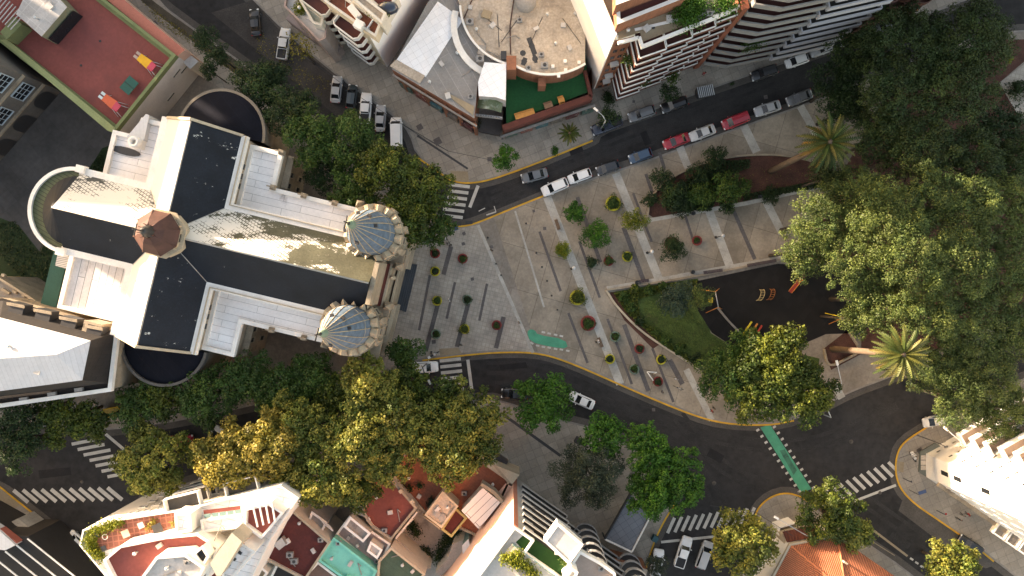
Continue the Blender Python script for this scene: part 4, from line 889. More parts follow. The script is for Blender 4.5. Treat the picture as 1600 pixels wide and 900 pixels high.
# 8 -- house with orange tiles
ez = 7.0
E = WP([(1198, 925), (1236, 853), (1309, 839), (1405, 905), (1440, 960), (1300, 1040), (1210, 1000)], ez)
hh = bldg('tiled_house', 'corner house with a hipped bright orange tile roof', 'building', E)
b = MB(); b.prism(ccw(offset(ccw(E), .25)), 0, ez, top=False); part(hh, 'wall', b, white_wall)
apx = W(1322, 925, 10.5); apx2 = (apx[0] + .8, apx[1] - 6)
def tmat(rot): return M('tiles_%d' % rot, (.50, .16, .075), .8, .14, .5, .12, pat=dict(t='wave', w=.52, rot=rot, k=.34, lo=.1, hi=.7, bh=.08))
seqs = [(0, 1), (1, 2), (2, 3), (3, 4)]
for i, j in seqs:
    a, c = E[i], E[j]; ang = math.degrees(math.atan2(c[1] - a[1], c[0] - a[0])); b = MB(); b.face([(*a, ez), (*c, ez), (*(apx if i > 0 else apx2), 10.5)] + ([(*apx, 10.5)] if i == 0 else []))
    part(hh, 'roof_slope', b, tmat(int(-ang)))
b = MB(); b.face([(*E[4], ez), (*apx2, 10.5), (*apx, 10.5)]); b.face([(*E[4], ez), (*E[5], ez), (*apx2, 10.5)]); b.face([(*E[5], ez), (*E[6], ez), (*apx2, 10.5)]); b.face([(*E[6], ez), (*E[0], ez), (*apx2, 10.5)]); part(hh, 'roof_slope', b, orange_tile)
b = MB()
for q in (E[1], E[2], E[3]): b.tube((*q, ez + .03), (*apx, 10.56), .14, n=6)
part(hh, 'hip_ridge', b, orange_tile)
b = MB(); b.band([E[0], E[1], E[2]], .6, ez - .5, ez - .05); part(hh, 'cornice', b, stone_lt)
p = WP([(1226, 850), (1222, 836), (1280, 822), (1293, 838)], 4.6); b = MB(); b.prism(p, 0, 4.4, 0, 0); part(hh, 'wing', b, stone_lt)
b = MB(); q = WP([(1230, 848), (1225, 833), (1273, 823), (1282, 838)], 5.2); b.face([(*q[0], 5.1), (*q[1], 4.5), (*q[2], 4.5), (*q[3], 5.1)]); part(hh, 'wing_roof', b, M('tiles_dark', (.22, .07, .05), .8, .14, .5, .12, pat=dict(t='wave', w=.42, rot=14, k=.35, lo=.1, hi=.7, bh=.08)))
b = MB(); b.band(WP([(1219, 838), (1218, 826), (1243, 818)], 3.2), .2, KZ, 3.0); part(hh, 'garden_wall', b, white_wall)
rbox(hh, 'chimney', 1322, 880, 8.5, .6, .25, .8, -30, stone_lt)
# 9 -- white building right
RZ2 = 24.0
g0, g1 = W(1443, 708), W(1447, 745); g2 = W(1640, 598); g3 = W(1625, 868)
p = [g1, g0, g2, (g2[0] + 20, g2[1] - 25), (g3[0] + 12, g3[1] - 3), g3]
wb = bldg('white_block', 'dazzling white apartment building with projecting box balconies at the right edge', 'building', p)
b = MB(); b.prism(ccw([g0, g2, (g2[0] + 20, g2[1] - 25), (g3[0] + 12, g3[1] - 3), g3, g1]), 0, RZ2, top=False); part(wb, 'wall', b, white_wall); part(wb, 'roof', MB().sheet(ccw(p), RZ2), roof_grey)
L9 = math.hypot(g2[0] - g0[0], g2[1] - g0[1]); d9 = ((g2[0] - g0[0]) / L9, (g2[1] - g0[1]) / L9); n9 = (-d9[1], d9[0])
for s in range(7):
    z = 3.3 * (s + 1) + .6
    balcony(wb, along(g2, g0, [(.0, 0), (.0, 1.9), (.81, 1.9), (.81, 0)]), z, M('balcony_floor_pink', (.34, .25, .2), .8, .12, .5, .1), white_p, .95, .2)
    for i in range(3):
        x, y = (g0[0] + d9[0] * (1.4 + i * 1.4), g0[1] + d9[1] * (1.4 + i * 1.4))
        window_mb((x + n9[0] * .004, y + n9[1] * .004), n9, .6, .35, z + .8 - 2.9, .02, 1).build('window', [white_p, glass_d], wb, weld=False)
n10 = ((g1[1] - g0[1]), -(g1[0] - g0[0])); l10 = math.hypot(*n10); n10 = (n10[0] / l10, n10[1] / l10)
if n10[0] > 0: n10 = (-n10[0], -n10[1])
for s in (0, 1, 3):
    x, y = lerp(g0, g1, .5); window_mb((x + n10[0] * .004, y + n10[1] * .004), n10, .7, 1.9, 4.6 + 3.3 * s, .05, 1).build('window', [white_p, glass_d], wb, weld=False)
L11 = math.hypot(g3[0] - g1[0], g3[1] - g1[1]); d11 = ((g3[0] - g1[0]) / L11, (g3[1] - g1[1]) / L11); n11 = (d11[1], -d11[0])
for s in range(6):
    for i in range(5):
        x, y = (g1[0] + d11[0] * (2 + i * 3.8), g1[1] + d11[1] * (2 + i * 3.8)); window_mb((x + n11[0] * .004, y + n11[1] * .004), n11, (1.6, .7, 1.1)[(s + i) % 3], (.9, 1.5, .6)[(s * 2 + i) % 3], 3.8 + 3.3 * s, .05, 2).build('window', [white_p, glass_d], wb, weld=False)
for s, z in enumerate((3.2, 3.3)):
    pass
for i in range(4):
    a = g1[0] + d11[0] * (10.5 + 2.3 * i), g1[1] + d11[1] * (10.5 + 2.3 * i); c = a[0] + d11[0] * 2.1, a[1] + d11[1] * 2.1
    balcony(wb, [a, (a[0] + n11[0] * 1.7, a[1] + n11[1] * 1.7), (c[0] + n11[0] * 1.7, c[1] + n11[1] * 1.7), c], 3.6, roof_conc, cornice, .8, .2)
b = MB(); b.prism(WP([(1436, 738), (1438, 706), (1462, 692), (1470, 697), (1447, 709), (1447, 745)], 4), 3.7, 4.0, bot=True); part(wb, 'canopy', b, M('canopy_dark', (.06, .07, .06), .6, .2, 1, .1))
for i in range(3): rbox(wb, 'canopy_panel', 1443, 715 + i * 8, 4.05, .75, .65, .06, 0, pave_walk)
b = MB(); b.band([(g1[0] + n11[0] * .3, g1[1] + n11[1] * .3), (g1[0] + d11[0] * 14 + n11[0] * .3, g1[1] + d11[1] * 14 + n11[1] * .3)], .6, 3.4, 3.9); part(wb, 'ledge', b, stone)
# 10 -- brick block with zigzag balconies
a0, a1, a2 = W(888, 40), W(929, 139), W(1082, 104)
BZ = 25.0
dxx, dyy = a2[0] - a1[0], a2[1] - a1[1]; l = math.hypot(dxx, dyy); fdir = (dxx / l, dyy / l); fnn = (fdir[1], -fdir[0]); back = (a0[0] - a1[0], a0[1] - a1[1]); lb = math.hypot(*back); back = (back[0] / lb, back[1] / lb)
in_ = 3.4
c1 = (a1[0], a1[1]); c2 = (a2[0], a2[1]); wa1 = (a1[0] - fnn[0] * 0, a1[1])
b1 = (c1[0] + back[0] * 26, c1[1] + back[1] * 26); b2_ = (c2[0] - fnn[0] * 26, c2[1] - fnn[1] * 26)
s1 = (c1[0] + fdir[0] * 2.4, c1[1] + fdir[1] * 2.4)
core = [c1, s1, (s1[0] - fnn[0] * 0.6, s1[1] - fnn[1] * .6), (c2[0] - fnn[0] * .6, c2[1] - fnn[1] * .6), b2_, b1]
bb = bldg('brick_apartments', 'brick apartment block with white-edged zigzag balconies and a huge blank white side wall', 'building', core)
b = MB(); b.prism(ccw(core), 0, BZ, top=False); part(bb, 'wall', b, brick_w)
part(bb, 'roof', MB().sheet(ccw(core), BZ - 1.0), roof_sand)
ln = (back[1], -back[0]);  ln = ln if ln[0] < 0 else (-ln[0], -ln[1])
b = MB(); b.prism([(c1[0] + ln[0] * .2, c1[1] + ln[1] * .2), c1, b1, (b1[0] + ln[0] * .2, b1[1] + ln[1] * .2)], 0.0, BZ + .9); part(bb, 'side_wall', b, white_wall)
b = MB(); b.band([s1, c1], .3, BZ - 1, BZ); b.band([(s1[0] - fnn[0] * .3, s1[1] - fnn[1] * .3), (s1[0] - fnn[0] * .3 + fdir[0] * 14, s1[1] - fnn[1] * .3 + fdir[1] * 14)], .35, BZ - 1, BZ + .1); part(bb, 'parapet', b, white_p)
# terraces on top as seen from above
part(bb, 'roof_terrace', MB().sheet(WP([(966, 62), (1000, 50), (1003, 66), (1070, 40), (1060, 8), (966, 42)], BZ), BZ + .02), roof_sand)
part(bb, 'roof_terrace', MB().sheet(WP([(1072, 40), (1140, 14), (1125, -20), (1062, 5)], BZ), BZ + .02), roof_conc)
level(bb, [(964, 40), (1070, -2), (1062, -24), (962, 10)], BZ + 3, brick_w, balc_floor, BZ, par=.5, pw=.35, parm=white_p)
level(bb, [(962, 10), (1068, -30), (1062, -60), (962, -40)], BZ + 6, brick_w, roof_grey, BZ + 3, par=.5, pw=.35, parm=white_p)
b = MB(); b.band(WP([(966, 66), (998, 58)], BZ + .6), .35, BZ, BZ + .6); b.band(WP([(999, 57), (1004, 72), (1142, 17)], BZ + .6), .4, BZ - 0, BZ + .6); part(bb, 'parapet', b, white_p)
b = MB(); b.lathe(*W(1021, 43, BZ + .1), [(.2, BZ + .03), (.2, BZ + .08), (0, BZ + .08)], 10); part(bb, 'roof_drain', b, frame_d)
span = l - 2.4
for s in range(8):
    z = 2.95 * (s + 1) - .55
    prof = []
    t0_ = 2.4; w_ = (span) / 4
    segs = [(t0_, t0_ + w_ * 1.1, 2.8), (t0_ + w_ * 1.1, t0_ + w_ * 2.15, 2.1), (t0_ + w_ * 2.15, t0_ + w_ * 3.1, 1.4), (t0_ + w_ * 3.1, l, .6)]
    for k, (u0, u1, o0) in enumerate(segs):
        ln_ = along(c1, c2, [(u0 / l, -.6), (u0 / l, o0 + .25), (u1 / l, o0 - .15), (u1 / l, -.6)])
        balcony(bb, ln_, z, balc_floor, M('parapet_brick', (.13, .045, .03), .85, .2, .6, .1), .85, .12, cap=white_p)
    for k in range(2):
        x, y = c1[0] + fdir[0] * (.7 + 1.0 * k) + fnn[0] * .004, c1[1] + fdir[1] * (.7 + 1.0 * k) + fnn[1] * .004
        window_mb((x, y), fnn, .6, 1.3, z - 2, .06, 1).build('window', [brick_w, glass_d], bb, weld=False)
    if s in (1, 2, 4):
        b = MB(); x, y = c1[0] + fdir[0] * 1.2 + fnn[0] * .4, c1[1] + fdir[1] * 1.2 + fnn[1] * .4; b.box(x, y, z - .8, 1.1, .6, .7, math.atan2(fdir[1], fdir[0])); part(bb, 'air_conditioner', b, metal_l)
b = MB(); e0 = (c2[0] - fnn[0] * .6, c2[1] - fnn[1] * .6); e1 = (c2[0] + fnn[0] * .5, c2[1] + fnn[1] * .5)
b.prism([e0, e1, (e1[0] + fdir[0] * .8, e1[1] + fdir[1] * .8), (e0[0] + fdir[0] * .8, e0[1] + fdir[1] * .8)], 0, BZ + 1); part(bb, 'party_wall', b, M('brick_band', (.22, .07, .04), .85, .15, .6, .1))
# 11 -- grey block with deep white balconies, right of it
d0 = (c2[0] + fdir[0] * .85, c2[1] + fdir[1] * .85)
d1 = W(1285, 62); d2 = W(1420, 8)
core = [d0, d1, (d1[0] - fnn[0] * 22, d1[1] - fnn[1] * 22), (d0[0] - fnn[0] * 22, d0[1] - fnn[1] * 22)]
gb_ = bldg('grey_apartments', 'tall apartment block with long pale grey slab balconies and angled corner', 'building', core)
GZ = 34
b = MB(); b.prism(ccw(core), 0, GZ, top=False); part(gb_, 'wall', b, dark_wall); part(gb_, 'roof', MB().sheet(core, GZ), roof_conc)
lg = math.hypot(d1[0] - d0[0], d1[1] - d0[1])
slabm = M('slab_grey', (.25, .24, .23), .75, .12, .8, .06); slabw = M('slab_white', (.42, .42, .45), .7, .08, .8, .05)
for s in range(11):
    z = 3.0 * (s + 1) - .2
    balcony(gb_, along(d0, d1, [(0, 0), (0, .7), (3.2 / lg, 1.9), (10 / lg, 1.9), (10 / lg, 0)]), z, balc_floor, slabm, .95, .18, .2)
    balcony(gb_, along(d0, d1, [(10.1 / lg, 0), (10.1 / lg, 2.2), (1, 2.0), (1, 0)]), z, balc_floor_g, slabw, .95, .18, .2)
core = [d1, d2, (d2[0] - fnn[0] * 22, d2[1] - fnn[1] * 22), (d1[0] - fnn[0] * 22, d1[1] - fnn[1] * 22)]
rb_ = bldg('round_balcony_block', 'dark apartment block with small rounded red-brown balconies by the top edge', 'building', core)
b = MB(); b.prism(ccw(core), 0, 34, top=False); part(rb_, 'wall', b, dark_wall); part(rb_, 'roof', MB().sheet(core, 34), roof_conc)
lr = math.hypot(d2[0] - d1[0], d2[1] - d1[1]); rbm = M('balcony_clay', (.16, .075, .06), .8, .15, .6, .1)
for s in range(11):
    z = 3.0 * (s + 1) - .4
    for k in range(4):
        c0 = 1.8 + k * (lr - 3) / 3
        prof = [((c0 - 1.7 * math.cos(a)) / lr, 1.7 * math.sin(a)) for a in np.linspace(0, math.pi, 11)]
        balcony(rb_, along(d1, d2, prof), z, rbm, rbm, .9, .14)
# 12 -- grey-roofed hall, white sheet, canopy
HZ = 9
p = WP([(609, 105), (668, 6), (682, -6), (724, 30), (740, 62), (757, 96), (746, 128), (740, 187), (650, 140)], HZ)
ha = bldg('hall', 'hall with a large white metal sheet on a grey ribbed roof', 'building', p)
b = MB(); b.prism(ccw(WP([(612, 108), (668, 4), (690, -20), (780, 20), (790, 98), (746, 135), (741, 185)], HZ)), 0, HZ, top=False); part(ha, 'wall', b, brick_w)
part(ha, 'roof', MB().sheet(WP([(612, 108), (668, 4), (690, -20), (780, 20), (790, 98), (746, 135), (741, 185)], HZ), HZ), metal_grey)
b = MB(); b.prism(WP([(620, 93), (684, 2), (724, 31), (700, 65), (665, 120)], HZ + .15), HZ + .01, HZ + .15); part(ha, 'metal_sheet', b, metal_white)
b = MB(); b.prism(WP([(609, 103), (619, 93), (664, 118), (656, 130)], HZ + .2), HZ + .01, HZ + .2); part(ha, 'roof_edge', b, roof_cream)
b = MB(); b.prism(WP([(695, 143), (701, 150), (739, 180), (741, 166)], HZ + .2), HZ + .01, HZ + .2); part(ha, 'roof_edge', b, roof_sand)
b = MB(); pts = arc(*W(795, 40, HZ), 7.6, 165, 242, 12); b.band([(x - .3, y) for x, y in pts], .9, HZ + .02, HZ + .5); part(ha, 'curved_edge', b, cornice)
b = MB()
for k in range(3): b.wallbox(lerp(W(611, 112, HZ - k), W(744, 194, HZ - k), 0), lerp(W(611, 112, HZ - k), W(744, 194, HZ - k), 1), .25, HZ - 1.6 - k * 1.2, HZ - 1.4 - k * 1.2)
part(ha, 'beam', b, roof_conc)
b = MB()
for t in (.12, .4, .62, .8, .98): x, y = lerp(W(612, 112, 7), W(744, 196, 7), t); b.box(x, y, 0, .5, .5, 7)
part(ha, 'pillar', b, brick_w)
cols = [(.06, .12, .10), (.20, .07, .06), (.05, .14, .16), (.16, .14, .12), (.12, .04, .04)]
for i in range(5):
    a, c = lerp(W(622, 126, 2.5), W(742, 203, 2.5), i / 5 + .02), lerp(W(622, 126, 2.5), W(742, 203, 2.5), i / 5 + .17)
    b = MB(); b.wallbox(a, c, .5, .2, 2.6); part(ha, 'shop_front', b, M('mural_%d' % i, cols[i], .7, .5, 1.5, .3, stain=((.3, .25, .2), 2, .55, .6)))
b = MB(); b.prism(WP([(747, 128), (757, 97), (791, 100), (790, 157), (775, 152), (748, 150)], 10), 6, 10, 0, 1); part(ha, 'white_roof', b, [roof_grey, metal_white])
x0, y0 = W(745, 168, 8.2); x1, y1 = W(783, 175, 8.2)
b = MB(); N8 = 8; B0, B1 = W(748, 150, 8.6), W(786, 157, 8.6)
for i in range(N8):
    t0_, t1_ = i / N8, (i + 1) / N8; f = lambda t: 7.4 + 1.1 * math.sin(math.pi * (t * .8 + .1))
    pa, pb, pc, pd = lerp(B0, B1, t0_), lerp(B0, B1, t1_), lerp((x0, y0), (x1, y1), t1_), lerp((x0, y0), (x1, y1), t0_)
    b.face([(*pd, f(t0_)), (*pc, f(t1_)), (*pb, f(t1_)), (*pa, f(t0_))])
part(ha, 'barrel_canopy', b, M('canopy_glass', (.12, .15, .08), .3, .3, .8, .1, stain=((.45, .48, .4), .7, .5, .7)))
b = MB(); b.wallbox(W(743, 179, 7), W(785, 184, 7), .25, 6.2, 7.1); part(ha, 'sign_board', b, M('sign_grey', (.3, .29, .28), .7, .1, 1, .05))
# letters on the sign
for i in range(9):
    b = MB(); x, y = lerp(W(745, 179, 7.15), W(783, 183.6, 7.15), (i + .6) / 9.5); b.box(x, y - .02, 7.1, .1 + .08 * (i % 2), .12, .03); part(ha, 'letter', b, frame_d)
b = MB(); b.prism(WP([(745, 184), (784, 187), (782, 212), (748, 205)], 1), .2, .8, 0, 1); part(ha, 'entrance_floor', b, [dark_wall, M('entrance_floor', (.10, .09, .085), .8, .2, .4, .1)])
b = MB(); b.tube((*W(744, 190, 6), 0), (*W(744, 190, 6), 6), .07); b.tube((*W(784, 205, 6), 0), (*W(784, 205, 6), 6), .07); part(ha, 'post', b, metal_d)
# 13 -- round cream roof
RR = 9.6
def rim(px, rpx, a0, a1, n=24): X, Y = W(*px, RR); return arc(X, Y, rpx * .1 * (H - RR) / H, a0, a1, n)
lob1 = rim((818, 5), 99, 172, 257, 16); lob2 = rim((857, 12), 105, 237, 303, 18)
outline = [W(690, -60, RR)] + lob1[2:] + [W(798, 100, RR)] + lob2[1:] + [W(915, -60, RR)]
rc = bldg('round_roof_building', 'building with a wide stained cream roof whose front edge makes two round lobes', 'building', outline)
b = MB(); b.prism(ccw(outline), 0, RR, top=False); part(rc, 'wall', b, brick_w); part(rc, 'roof', MB().sheet(ccw(outline), RR), roof_cream)
for lb in (lob1[2:], lob2[1:]): b = MB(); b.band(lb, .3, RR, RR + .35); part(rc, 'rim', b, cornice)
b = MB(); b.box(*W(799, 98, RR + .6), 0, 1.4, 2.0, 10.2); part(rc, 'pier', b, brick_w); b = MB(); b.box(*W(847, 128, 8), 0, 1.1, 1.2, 8); part(rc, 'pier', b, brick_w)
b = MB(); b.path([(*W(724, 30, RR + .1), RR + .1), (*W(742, -10, RR + .1), RR + .1)], .08, 5); b.path([(*W(798, 85, RR + .1), RR + .1), (*W(797, 40, RR + .1), RR + .1), (*W(804, -10, RR + .1), RR + .1)], .08, 5); part(rc, 'conduit', b, rs)
for x, y in ((734, 33), (750, 107 - 16), (851, 101)): ac_unit(rc, x, y, RR, .2, 1.1)
rbox(rc, 'hatch', 760, 22, RR, 1.3, 1.1, .4, -20, roof_sand); rbox(rc, 'hatch', 753, 78, RR, 1.0, 1.4, .3, -10, roof_conc); rbox(rc, 'hatch', 787, 86, RR, .8, 1.2, .6, 0, frame_d)
for x, y, sx, sy, r in ((831, 72, .9, 3.2, 20), (817, 83, .9, .5, 0), (819, 96, .8, 1.4, -20), (836, 92, .6, 1.5, 15)):
    X, Y = W(x, y, RR); b = MB(); b.lathe(X, Y, [(.45, RR + .02), (0, RR + .03)], 7); b.box(X, Y, RR + .01, sx * .8, sy * .8, .02, R(r)); part(rc, 'tar_patch', b, frame_d)
for x, y in ((883, 95), (873, 118), (905, 97), (864, 103), (884, 109)): rbox(rc, 'vent', x, y, RR, .45, .45, .4, 0, cornice)
b = MB(); b.lathe(*W(822, -2, RR + 1.5), [(1.5, RR), (1.5, RR + 1.4), (.3, RR + 1.6), (0, RR + 1.6)], 18); part(rc, 'water_tank', b, roof_conc)
# 14 -- green play terrace
p = WP([(790, 110), (916, 110), (918, 150), (788, 196)], 5)
gt = bldg('turf_terrace_building', 'low building with a bright green artificial turf terrace and brick parapet', 'building', p)
b = MB(); b.prism(WP([(788, 98), (922, 60), (926, 148), (785, 200)], 5), 0, 5, top=False); part(gt, 'wall', b, brick_w)
part(gt, 'turf', MB().sheet(WP([(790, 100), (914, 66), (919, 144), (791, 193)], 5), 5.01), turf)
b = MB(); b.band(WP([(786, 200), (924, 151)], 5.8), .9, 3.8, 5.8); b.band(WP([(914, 110), (924, 151)], 5.8), .5, 4, 5.8); part(gt, 'parapet', b, M('brick_dark', (.12, .035, .025), .85, .2, .6, .1))
b = MB(); b.band(WP([(782, 214), (930, 164)], 2.8), .35, 2.5, 2.8); part(gt, 'ledge', b, roof_conc)
for i in range(6):
    a, c = lerp(W(788, 212, 2), W(932, 168, 2), i / 6 + .01), lerp(W(788, 212, 2), W(932, 168, 2), i / 6 + .14)
    b = MB(); b.wallbox(a, c, .3, .2, 2.3); part(gt, 'shop_front', b, M('mural_%d' % (i % 5), (.1, .1, .1)))
for a0_, a1_, nb in ((208, 232, 3), (285, 305, 3)):
    b = MB()
    for k in range(nb):
        pts = arc(*W(850, 18, 6), 9.9 + .22 * k, a0_, a1_, 6); b.path([(x, y, 5.3 + .35 * k) for x, y in pts], .05, 5)
    part(gt, 'railing', b, metal_l)
# 15 -- blocks at upper left of centre, with brown balconies
T15 = 15.0
q0, q1 = W(605, 105), W(478, 10)       # facade foot, lower-right to upper-left
q0 = W(604.5, 105); 
ux, uy = q1[0] - q0[0], q1[1] - q0[1]; lu = math.hypot(ux, uy); uu = (ux / lu, uy / lu); un = (uy / lu, -ux / lu); un = un if un[1] < 0 else (-un[0], -un[1])
sd = W(700, -40); sx_, sy_ = sd[0] - q0[0], sd[1] - q0[1]; lsd = math.hypot(sx_, sy_); sdv = (sx_ / lsd, sy_ / lsd)
core = [q0, (q0[0] + sdv[0] * 24, q0[1] + sdv[1] * 24), (q0[0] + sdv[0] * 24 + uu[0] * 20, q0[1] + sdv[1] * 24 + uu[1] * 20), (q0[0] + uu[0] * 20 - un[0] * 1.5, q0[1] + uu[1] * 20 - un[1] * 1.5), (q0[0] - un[0] * 1.5, q0[1] - un[1] * 1.5)]
core = [q0, (q0[0] + sdv[0] * 24, q0[1] + sdv[1] * 24), (q0[0] + sdv[0] * 24 + uu[0] * 16, q0[1] + sdv[1] * 24 + uu[1] * 16), (q0[0] + uu[0] * 13.2, q0[1] + uu[1] * 13.2)]
b15 = bldg('balcony_apartments', 'cream apartment block with two stacks of brown-floored balconies and a plain pale side', 'building', core)
b = MB(); b.prism(ccw(core), 0, T15, top=False); part(b15, 'wall', b, M('wall_warm', (.62, .52, .38), .8, .08, .4, .05))
part(b15, 'roof', MB().sheet(ccw(core), T15), roof_cream)
b = MB(); e_ = (sdv[1], -sdv[0]); e_ = e_ if e_[0] > 0 else (-e_[0], -e_[1])
b.prism([q0, (q0[0] + e_[0] * .12, q0[1] + e_[1] * .12), (core[1][0] + e_[0] * .12, core[1][1] + e_[1] * .12), core[1]], 0, 17.5); part(b15, 'side_wall', b, M('side_white', (.86, .85, .83), .8, .04, .3, .03))
level(b15, [(588, 60), (597, 38), (526, -12), (508, 4)], 17, M('wall_warm', (.6, .5, .4)), terracotta, T15, par=.6, parm=cream_wall)
level(b15, [(597, 38), (604, 22), (560, -12), (545, -6)], 19.5, cream_wall, roof_cream, T15, par=.4, parm=cream_wall)
level(b15, [(604, 24), (622, -5), (590, -40), (560, -15)], 18.2, cream_wall, maroon, T15, par=.4, parm=cream_wall)
rbox(b15, 'stair_hood', 560, 37, 17, 1.2, 1.1, 1.2, -30, white_p)
rbox(b15, 'stair_hood', 553, 17, 17, .9, 1.9, 1.0, 40, white_p)
for s in range(5):
    z = 2.9 * (s + 1) - .3
    for u0, u1 in ((1.0, 5.2), (6.4, 10.8)):
        pts = [(q0[0] + uu[0] * t + un[0] * o, q0[1] + uu[1] * t + un[1] * o) for t, o in ((u0, 0), (u0, 1.2), (u0 + .5, 1.7), (u1 - .4, 1.7), (u1, 1.3), (u1, 0))]
        balcony(b15, pts, z, balc_floor, cream_wall if u0 > 2 else white_p, .85, .13)
    x, y = q0[0] + uu[0] * 5.8 + un[0] * .004, q0[1] + uu[1] * 5.8 + un[1] * .004
# brick stair/graffiti building further left
q = WP([(508, 70), (470, 44), (440, 20), (410, -20), (470, -30), (540, 0), (520, 40)], 12)
b16 = bldg('terrace_house', 'narrow older building with a plant-filled pale roof terrace beside the balconies', 'building', q)
level(b16, None, 10, M('wall_pinkish', (.34, .27, .24), .8, .15, .4, .1), roof_grey, par=.6, world_pts=WP([(446, 12), (452, -20), (520, -20), (510, 62), (500, 66), (480, 45)], 10), pw=.15, parm=M('pinkish_coping', (.36, .26, .23), .8, .1, 1, .1))
level(b16, [(468, 0), (478, -25), (512, 10), (504, 42), (490, 38)], 12, cream_wall, M('roof_pale_green', (.38, .40, .33), .8, .1, .4, .1, stain=((.2, .3, .22), .9, .6, .7)), 10, par=.5, parm=cream_wall)
b = MB(); b.band(WP([(450, 24), (490, 55), (530, 78)], 3), 1.2, KZ, 3); part(b16, 'front_wall', b, M('wall_mauve', (.24, .19, .18), .85, .2, .5, .15))
# rooftop clutter: vents, pipes, small units on the roofs
cl = np.random.default_rng(3)
def clutter(parent, pts, z):
    for k, (x, y) in enumerate(pts):
        X, Y = W(x, y, z); t_ = (k * 3 + 1) % 5; a_ = cl.uniform(0, 3)
        if t_ == 0: ac_unit(parent, x, y, z + .02, a_, .8)
        elif t_ == 1: b = MB(); b.tube((X, Y, z), (X, Y, z + .8), .12, n=8); b.lathe(X, Y, [(.25, z + .8), (.25, z + .95), (0, z + 1.1)], 10); part(parent, 'vent', b, metal_l)
        elif t_ == 2: b = MB(); L1 = cl.uniform(1.0, 2.4); b.path([(X, Y, z + .12), (X + L1 * math.cos(a_), Y + L1 * math.sin(a_), z + .12), (X + L1 * math.cos(a_) + .5, Y + L1 * math.sin(a_) - .5, z + .12)], .06, 6); part(parent, 'pipe', b, roof_conc)
        else: b = MB(); b.box(X, Y, z, cl.uniform(.4, .9), cl.uniform(.4, .9), .35, a_); part(parent, 'hatch', b, roof_grey)
clutter(rc, [(745, 48), (770, 40), (790, 60), (812, 30), (838, 45), (868, 70), (880, 40), (760, 70), (826, 105), (890, 75), (855, 25), (735, 12), (778, 88), (846, 84), (900, 20)], RR)
clutter(ha, [(672, 130), (700, 150), (722, 120), (735, 150), (690, 100), (715, 85)], HZ)
clutter(h6, [(640, 745), (700, 745), (748, 740), (725, 772), (655, 775), (770, 755)], 5); clutter(h6, [(700, 790), (684, 795), (705, 800)], 8.02)
clutter(h1, [(470, 815), (490, 860), (462, 885), (500, 845)], 9); clutter(h2, [(520, 870), (548, 880), (565, 898), (528, 850)], 8); clutter(h3, [(630, 880), (645, 892), (612, 870)], 7.5)
clutter(h4, [(560, 850), (545, 840), (572, 862), (588, 878), (555, 835)], 6.5); clutter(h5, [(590, 775), (610, 800), (625, 815), (600, 830)], 7); clutter(wa, [(265, 885), (280, 895), (255, 900), (290, 880), (270, 872)], 22); clutter(wa, [(215, 862), (250, 852), (335, 845), (365, 838), (330, 862)], 19.02)
clutter(bb, [(980, 50), (1045, 30), (1090, 25), (1110, 20), (1010, 45)], BZ + .05); clutter(pt, [(880, 850), (870, 862), (920, 875), (940, 890), (895, 845)], TZ + .1); clutter(b15, [(560, 30), (575, 45), (540, 12)], 17.02)
clutter(b16, [(470, 15), (485, 30), (460, 5), (492, 15)], 10.05); clutter(sc, [(60, 30), (80, 10)], 11.5); clutter(ma, [(20, 540), (60, 580)], 19.6)
for t_ in (.15, .3, .5, .7, .88):
    b = MB(); p0 = lerp(W(725, 20, RR), W(900, 30, RR), t_); p1 = (p0[0] + cl.uniform(-3, 3), p0[1] - cl.uniform(2, 5)); b.path([(*p0, RR + .04), (*p1, RR + .04)], .04, 5); part(rc, 'cable', b, frame_d)
# 17 -- unseen buildings added beyond the frame, mostly to keep low sun off the ground
def filler(x0, y0, sx, sy, z, rot, m, rm, label, nwin=5):
    c, s = math.cos(R(rot)), math.sin(R(rot)); P = [(x0 + x * c - y * s, y0 + x * s + y * c) for x, y in ((-sx / 2, -sy / 2), (sx / 2, -sy / 2), (sx / 2, sy / 2), (-sx / 2, sy / 2))]
    o = bldg('unseen_block', label, 'building', P); level(o, None, z, m, rm, world_pts=P, par=.8)
    for i in range(4):
        A_, B2_ = P[i], P[(i + 1) % 4]; windows(o, A_, B2_, 0, 3.1, min(3, int(z / 3.1)), nwin, 1.3, 1.4)
    return o
filler(-112, 44, 30, 26, 21, 35, grey_wall, roof_conc, 'grey block added for shade outside the picture beyond its upper left corner')
def slab(along_, p0, p1, z, m, label):  # added unseen block, set square to the sun to shade plaza and roads
    c_ = (p0 + p1) / 2; k_ = math.hypot(SUN_DX, SUN_DY); sx_, sy_ = SUN_DX / k_, SUN_DY / k_; px_, py_ = sy_, -sx_
    filler(along_ * sx_ + c_ * px_, along_ * sy_ + c_ * py_, p1 - p0, 14, z, math.degrees(math.atan2(py_, px_)), m, roof_conc, label, 9)
slab(142, -29, -2.5, 33, cream_wall, 'long cream sun-blocking slab added outside the picture far beyond its upper left corner')
slab(100, -96, -57, 18, cream_wall, 'cream sun-blocking slab added outside the picture beyond its lower left side')
slab(142, -1.5, 60, 37, grey_wall, 'long grey sun-blocking slab added outside the picture far beyond its upper left corner')
filler(-106, -52, 26, 26, 13, 15, cream_wall, roof_grey, 'cream block added for shade outside the picture beyond its lower left side')
filler(62, 66, 36, 18, 32, 20, brick_w, roof_conc, 'tall brick block outside the picture beyond its upper right part')
filler(-60, 68, 26, 20, 17, -35, cream_wall, maroon, 'cream block added for shade outside the picture beyond its top left part')
